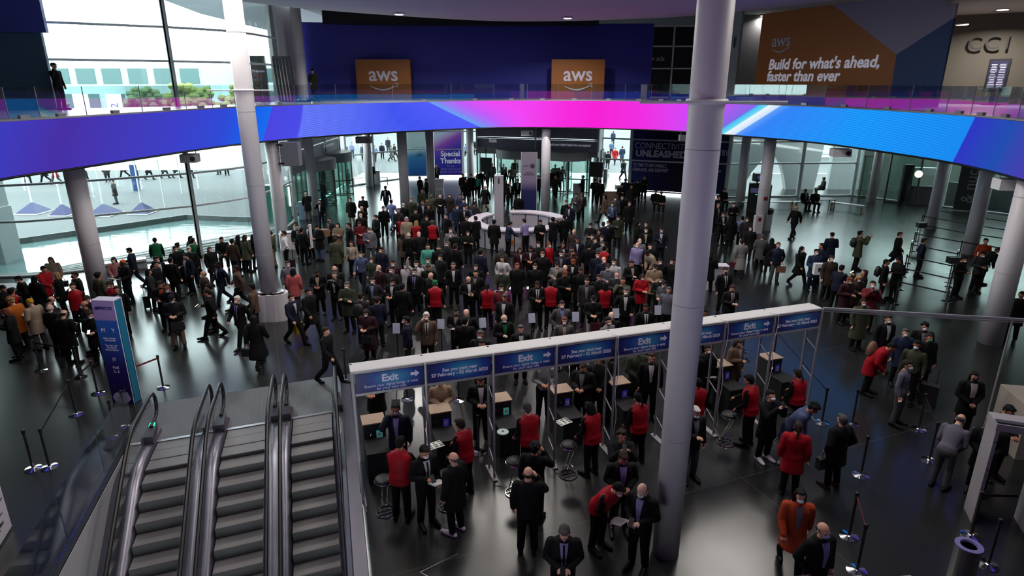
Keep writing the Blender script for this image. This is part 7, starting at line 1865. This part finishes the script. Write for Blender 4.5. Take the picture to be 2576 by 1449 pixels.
OUTSIDE = '''
60 409 50 wk c K k|walker in dark coat beyond the pool, leftmost of the row
104 408 -60 wk c k k|walker in black beyond the pool, left of the white column
132 410 -80 wk c R g|walker with bare legs next to the white column beyond the pool
205 404 60 wk c K k|walker in dark coat beyond the pool, right of the white column
262 405 20 st c d k|standing person in grey with crossed legs near the seated walker
305 398 -60 wk c k k|walker in black beyond the blue flag
335 404 60 wk c j k|walker just left of the bright blue flag
368 402 70 wk c k k|walker right of the bright blue flag
408 400 80 wk c d k|walker in grey before the window mullion
438 399 70 wk c k k|walker in black right before the window mullion
472 397 60 wk c K k|walker right after the window mullion
545 392 0 st c k k|person standing by the plaza posts near the tall column
565 392 20 st c K k|second person standing by the plaza posts
282 452 -60 st c d g|person in grey crouched forward on the near plaza
577 370 0 wk t q g|small far walker in pink beyond the mullion
708 362 30 wk t U g|far walker in pale blue beside the loudspeaker
1543 330 180 st c j k|far person in navy with backpack at the top of the bright window
1539 356 0 wk t u k|far person in grey in the bright window middle
1548 372 -30 wk c r k|person in red coat outside in the bright window
1566 368 170 wk c j k|person in navy outside at the bright window edge
1518 374 170 st c g k|grey coated person outside left in the bright window
1530 380 160 st c k g|dark coated person outside beside the grey coat
1511 404 175 wk c u k|person in blue-grey outside, nearest in the bright window
1570 402 20 wk c K k|person outside half hidden by the navy print
884 358 0 st t U j|person in vivid blue outside behind the farther revolving door
868 362 10 st t g k|person in grey outside at the window edge
912 363 20 st c j k|person in navy outside left of the far column
942 366 0 wk t U k|person in pale shirt outside right of the far column
960 360 10 st j n k|person in navy suit outside under the dark projector
975 346 0 st c n k|taller navy person outside in the far window
984 366 80 wk c g k|person striding in grey coat outside in the far window
992 362 70 wk c k k|dark person behind the striding grey coat outside
1190 350 10 wk c n k|person outside between the far prints and middle entrance
1198 352 -10 wk c k k|second person outside between the prints and entrance
1172 362 60 wk t u k|person in bright blue outside at the print edge
2072 446 -100 si c d k|hooded person sitting outside behind the slanted slot
'''
HK = {'sh': 'short', 'cu': 'curly', 'lo': 'long', 'mi': 'mid', 'bu': 'bun', 'po': 'pony', 'ba': 'bald', 'ca': 'cap', 'ho': 'hood'}
GK = {'j': 'jacket', 'c': 'coat', 'L': 'long', 't': 'top', 'v': 'vest'}
rows = []
for ln in PEOPLE.strip().splitlines():
    a = ln.split('|'); t = a[0].split(' ', 11)
    rows.append((float(t[0]), float(t[1]), float(t[2]), t[3], t[4], t[5], t[6], HK[t[7]], t[8], t[9], t[10], t[11], a[1].split(';') if len(a) > 1 else [], 'in'))
rnd = random.Random(11)
for ln in OUTSIDE.strip().splitlines():
    a, lb = ln.split('|'); t = a.split(' ')
    rows.append((float(t[0]), float(t[1]), float(t[2]), t[3], t[4], t[5], t[6], 'short', 'k', 'a', '-', lb, [], 'out'))
for r in rows:
    pn = r[3]
    for k in (('body', pn), ('trousers', pn), ('shoeL', pn), ('shoeR', pn), ('hair', r[7]), ('mask',), ('top' if r[4] == 'v' else GK[r[4]], pn)): want(k)
    if r[4] == 'v': want(('vest', pn))
bake()
for k_ in list(_lib): reduced(_lib[k_], .34); reduced(_lod[(_lib[k_].name, .34)], .4)
LH = {'phone': 'phone', 'lit_phone': 'glowing phone', 'bag': 'hand bag', 'tote': 'tote bag', 'suitcase': 'wheeled suitcase', 'papers': 'sheets of paper', 'backpack': 'backpack', 'box': 'brown cardboard box', 'white_case': 'big white case', 'tube_roll': 'white paper roll', 'umbrella': 'folded umbrella', 'camera': 'camera'}
PL = []
for i, (hx, hy, fc, pn, top, tc, bc, hair, hc, sk, op, lb, hd, wh) in enumerate(rows):
    J = joints(pn); tp_ = J['H'] @ Vector((0, .012, .243)); h = rnd.uniform(.97, 1.03) * (.955 if hair in ('long', 'bun', 'pony', 'mid') else 1.0)
    z0 = Z_UP if hy < 200 else (-0.03 if wh == 'out' else 0.0); rz = math.radians(fc + rnd.uniform(-8, 8))
    off_ = Matrix.Rotation(rz, 3, 'Z') @ Vector((tp_.x, tp_.y, 0)) * h
    if z0 > 1: g = Vector((-18.0, 26.3, 0)) if hx < 500 else Vector((-12.0, 40.2, 0))
    else: g = at(hx, hy, z0 + tp_.z * h) - off_
    PL.append([g.x, g.y, z0, h, rz])
SOLID = [(o.location.x, o.location.y, .36 if o.name.startswith('column') else (.30 if o.name.startswith('check_desk') else .22)) for o in SC.objects if o.parent is None and o.name.split('.')[0] in ('column', 'check_desk', 'totem', 'podium', 'bar_stool', 'belt_post', 'info_pillar', 'paper_sign', 'banner_totem')]
SOLID += [(s.location.x + q * 0, s.location.y - .5, .34) for s in SC.objects if s.name.startswith('check_desk') for q in (0,)]
home = [(p[0], p[1]) for p in PL]
for it in range(40):
    for i, a in enumerate(PL):
        for b2 in PL[i + 1:]:
            dx, dy = b2[0] - a[0], b2[1] - a[1]
            if abs(dx) > .5 or abs(dy) > .5 or a[2] != b2[2]: continue
            d = math.hypot(dx, dy) or .01
            if d < .47:
                k = (.47 - d) / d * .25; a[0] -= dx * k; a[1] -= dy * k; b2[0] += dx * k; b2[1] += dy * k
        for sx, sy, sr in SOLID:
            dx, dy = a[0] - sx, a[1] - sy; d = math.hypot(dx, dy) or .01
            if d < sr + .2 and a[2] < 1: k = (sr + .2 - d) / d * .5; a[0] += dx * k; a[1] += dy * k
    for a in PL:
        dx, dy = a[0] - .35, a[1] - 33.3; d = math.hypot(dx, dy)
        if 1.75 < d < 3.0 and a[2] < 1: k = (3.0 if d > 2.25 else 1.75) / d - 1; a[0] += dx * k; a[1] += dy * k
    for a, (hx_, hy_) in zip(PL, home):
        a[0] += (hx_ - a[0]) * .04; a[1] += (hy_ - a[1]) * .04
order = sorted(range(len(rows)), key=lambda i: math.hypot(PL[i][0], PL[i][1]))
near = set(order[:300]); crowd = []
def merge_tree(o, M, acc):
    Mo = M @ o.matrix_basis if o.parent is None else M @ o.matrix_local
    acc.append((o.data, Mo.copy(), [s.material for s in o.material_slots]))
    for c in kids(o): merge_tree(c, Mo, acc)
for i, (hx, hy, fc, pn, top, tc, bc, hair, hc, sk, op, lb, hd, wh) in enumerate(rows):
    x, y, z0, h, rz = PL[i]; LOD[0] = 1 if math.hypot(x, y) > 17 else 0
    b, J = person(x, y, math.degrees(rz), pn, top, tc, bc, hair, hc, sk, op, lb, z0, h)
    b.scale = (h * 1.07, h * 1.07, h)
    if i not in near: crowd.append(b); continue
    for q in hd:
        k = q.split(':'); hold(b, J, k[0], LH[k[0]] + ' of the ' + lb.replace(' persons', '').replace('person ', 'one ', 1), k[1] if len(k) > 1 and k[1] in HCOL else None, tilt=0.0)
acc = []
for b in crowd:
    for o in [b] + kids(b):
        M = Matrix.Translation(b.location) @ Matrix.Rotation(b.rotation_euler.z, 4, 'Z') @ Matrix.Diagonal((*b.scale, 1))
        acc.append((o.data, M if o is b else M @ o.matrix_basis, [s.material for s in o.material_slots]))
ml, vv, ff, mi = [], [], [], []
for me, M, ms in acc:
    me = reduced(me, .4) if len(me.polygons) > 400 else me
    k0 = len(vv); vv += [tuple(M @ v.co) for v in me.vertices]; idx = []
    for m in ms:
        if m not in ml: ml.append(m)
        idx.append(ml.index(m))
    for p in me.polygons: ff.append(tuple(v + k0 for v in p.vertices)); mi.append(idx[min(p.material_index, len(idx) - 1)])
me = bpy.data.meshes.new('distant_crowd'); me.from_pydata(vv, [], ff)
for m in ml: me.materials.append(m)
me.polygons.foreach_set('material_index', mi); me.polygons.foreach_set('use_smooth', [True] * len(ff)); me.update()
for b in crowd:
    for o in kids(b): bpy.data.objects.remove(o)
    bpy.data.objects.remove(b)
o = bpy.data.objects.new('distant_crowd', me); COL.objects.link(o)
tag(o, 'small far people around the entrances, the far bench and on the plaza outside', 'people', kind='stuff')
# lettering becomes ordinary mesh
fonts = [o for o in SC.objects if o.type == 'FONT']
dg = bpy.context.evaluated_depsgraph_get()
for o in fonts:
    me = bpy.data.meshes.new_from_object(o.evaluated_get(dg)); me.name = o.name
    nm = o.name; par = o.parent; k = bpy.data.objects.new('tmp', me); COL.objects.link(k)
    k.location = o.location; k.rotation_euler = o.rotation_euler; k.scale = o.scale; k.parent = par; k.matrix_parent_inverse = o.matrix_parent_inverse.copy()
    bpy.data.objects.remove(o); k.name = nm
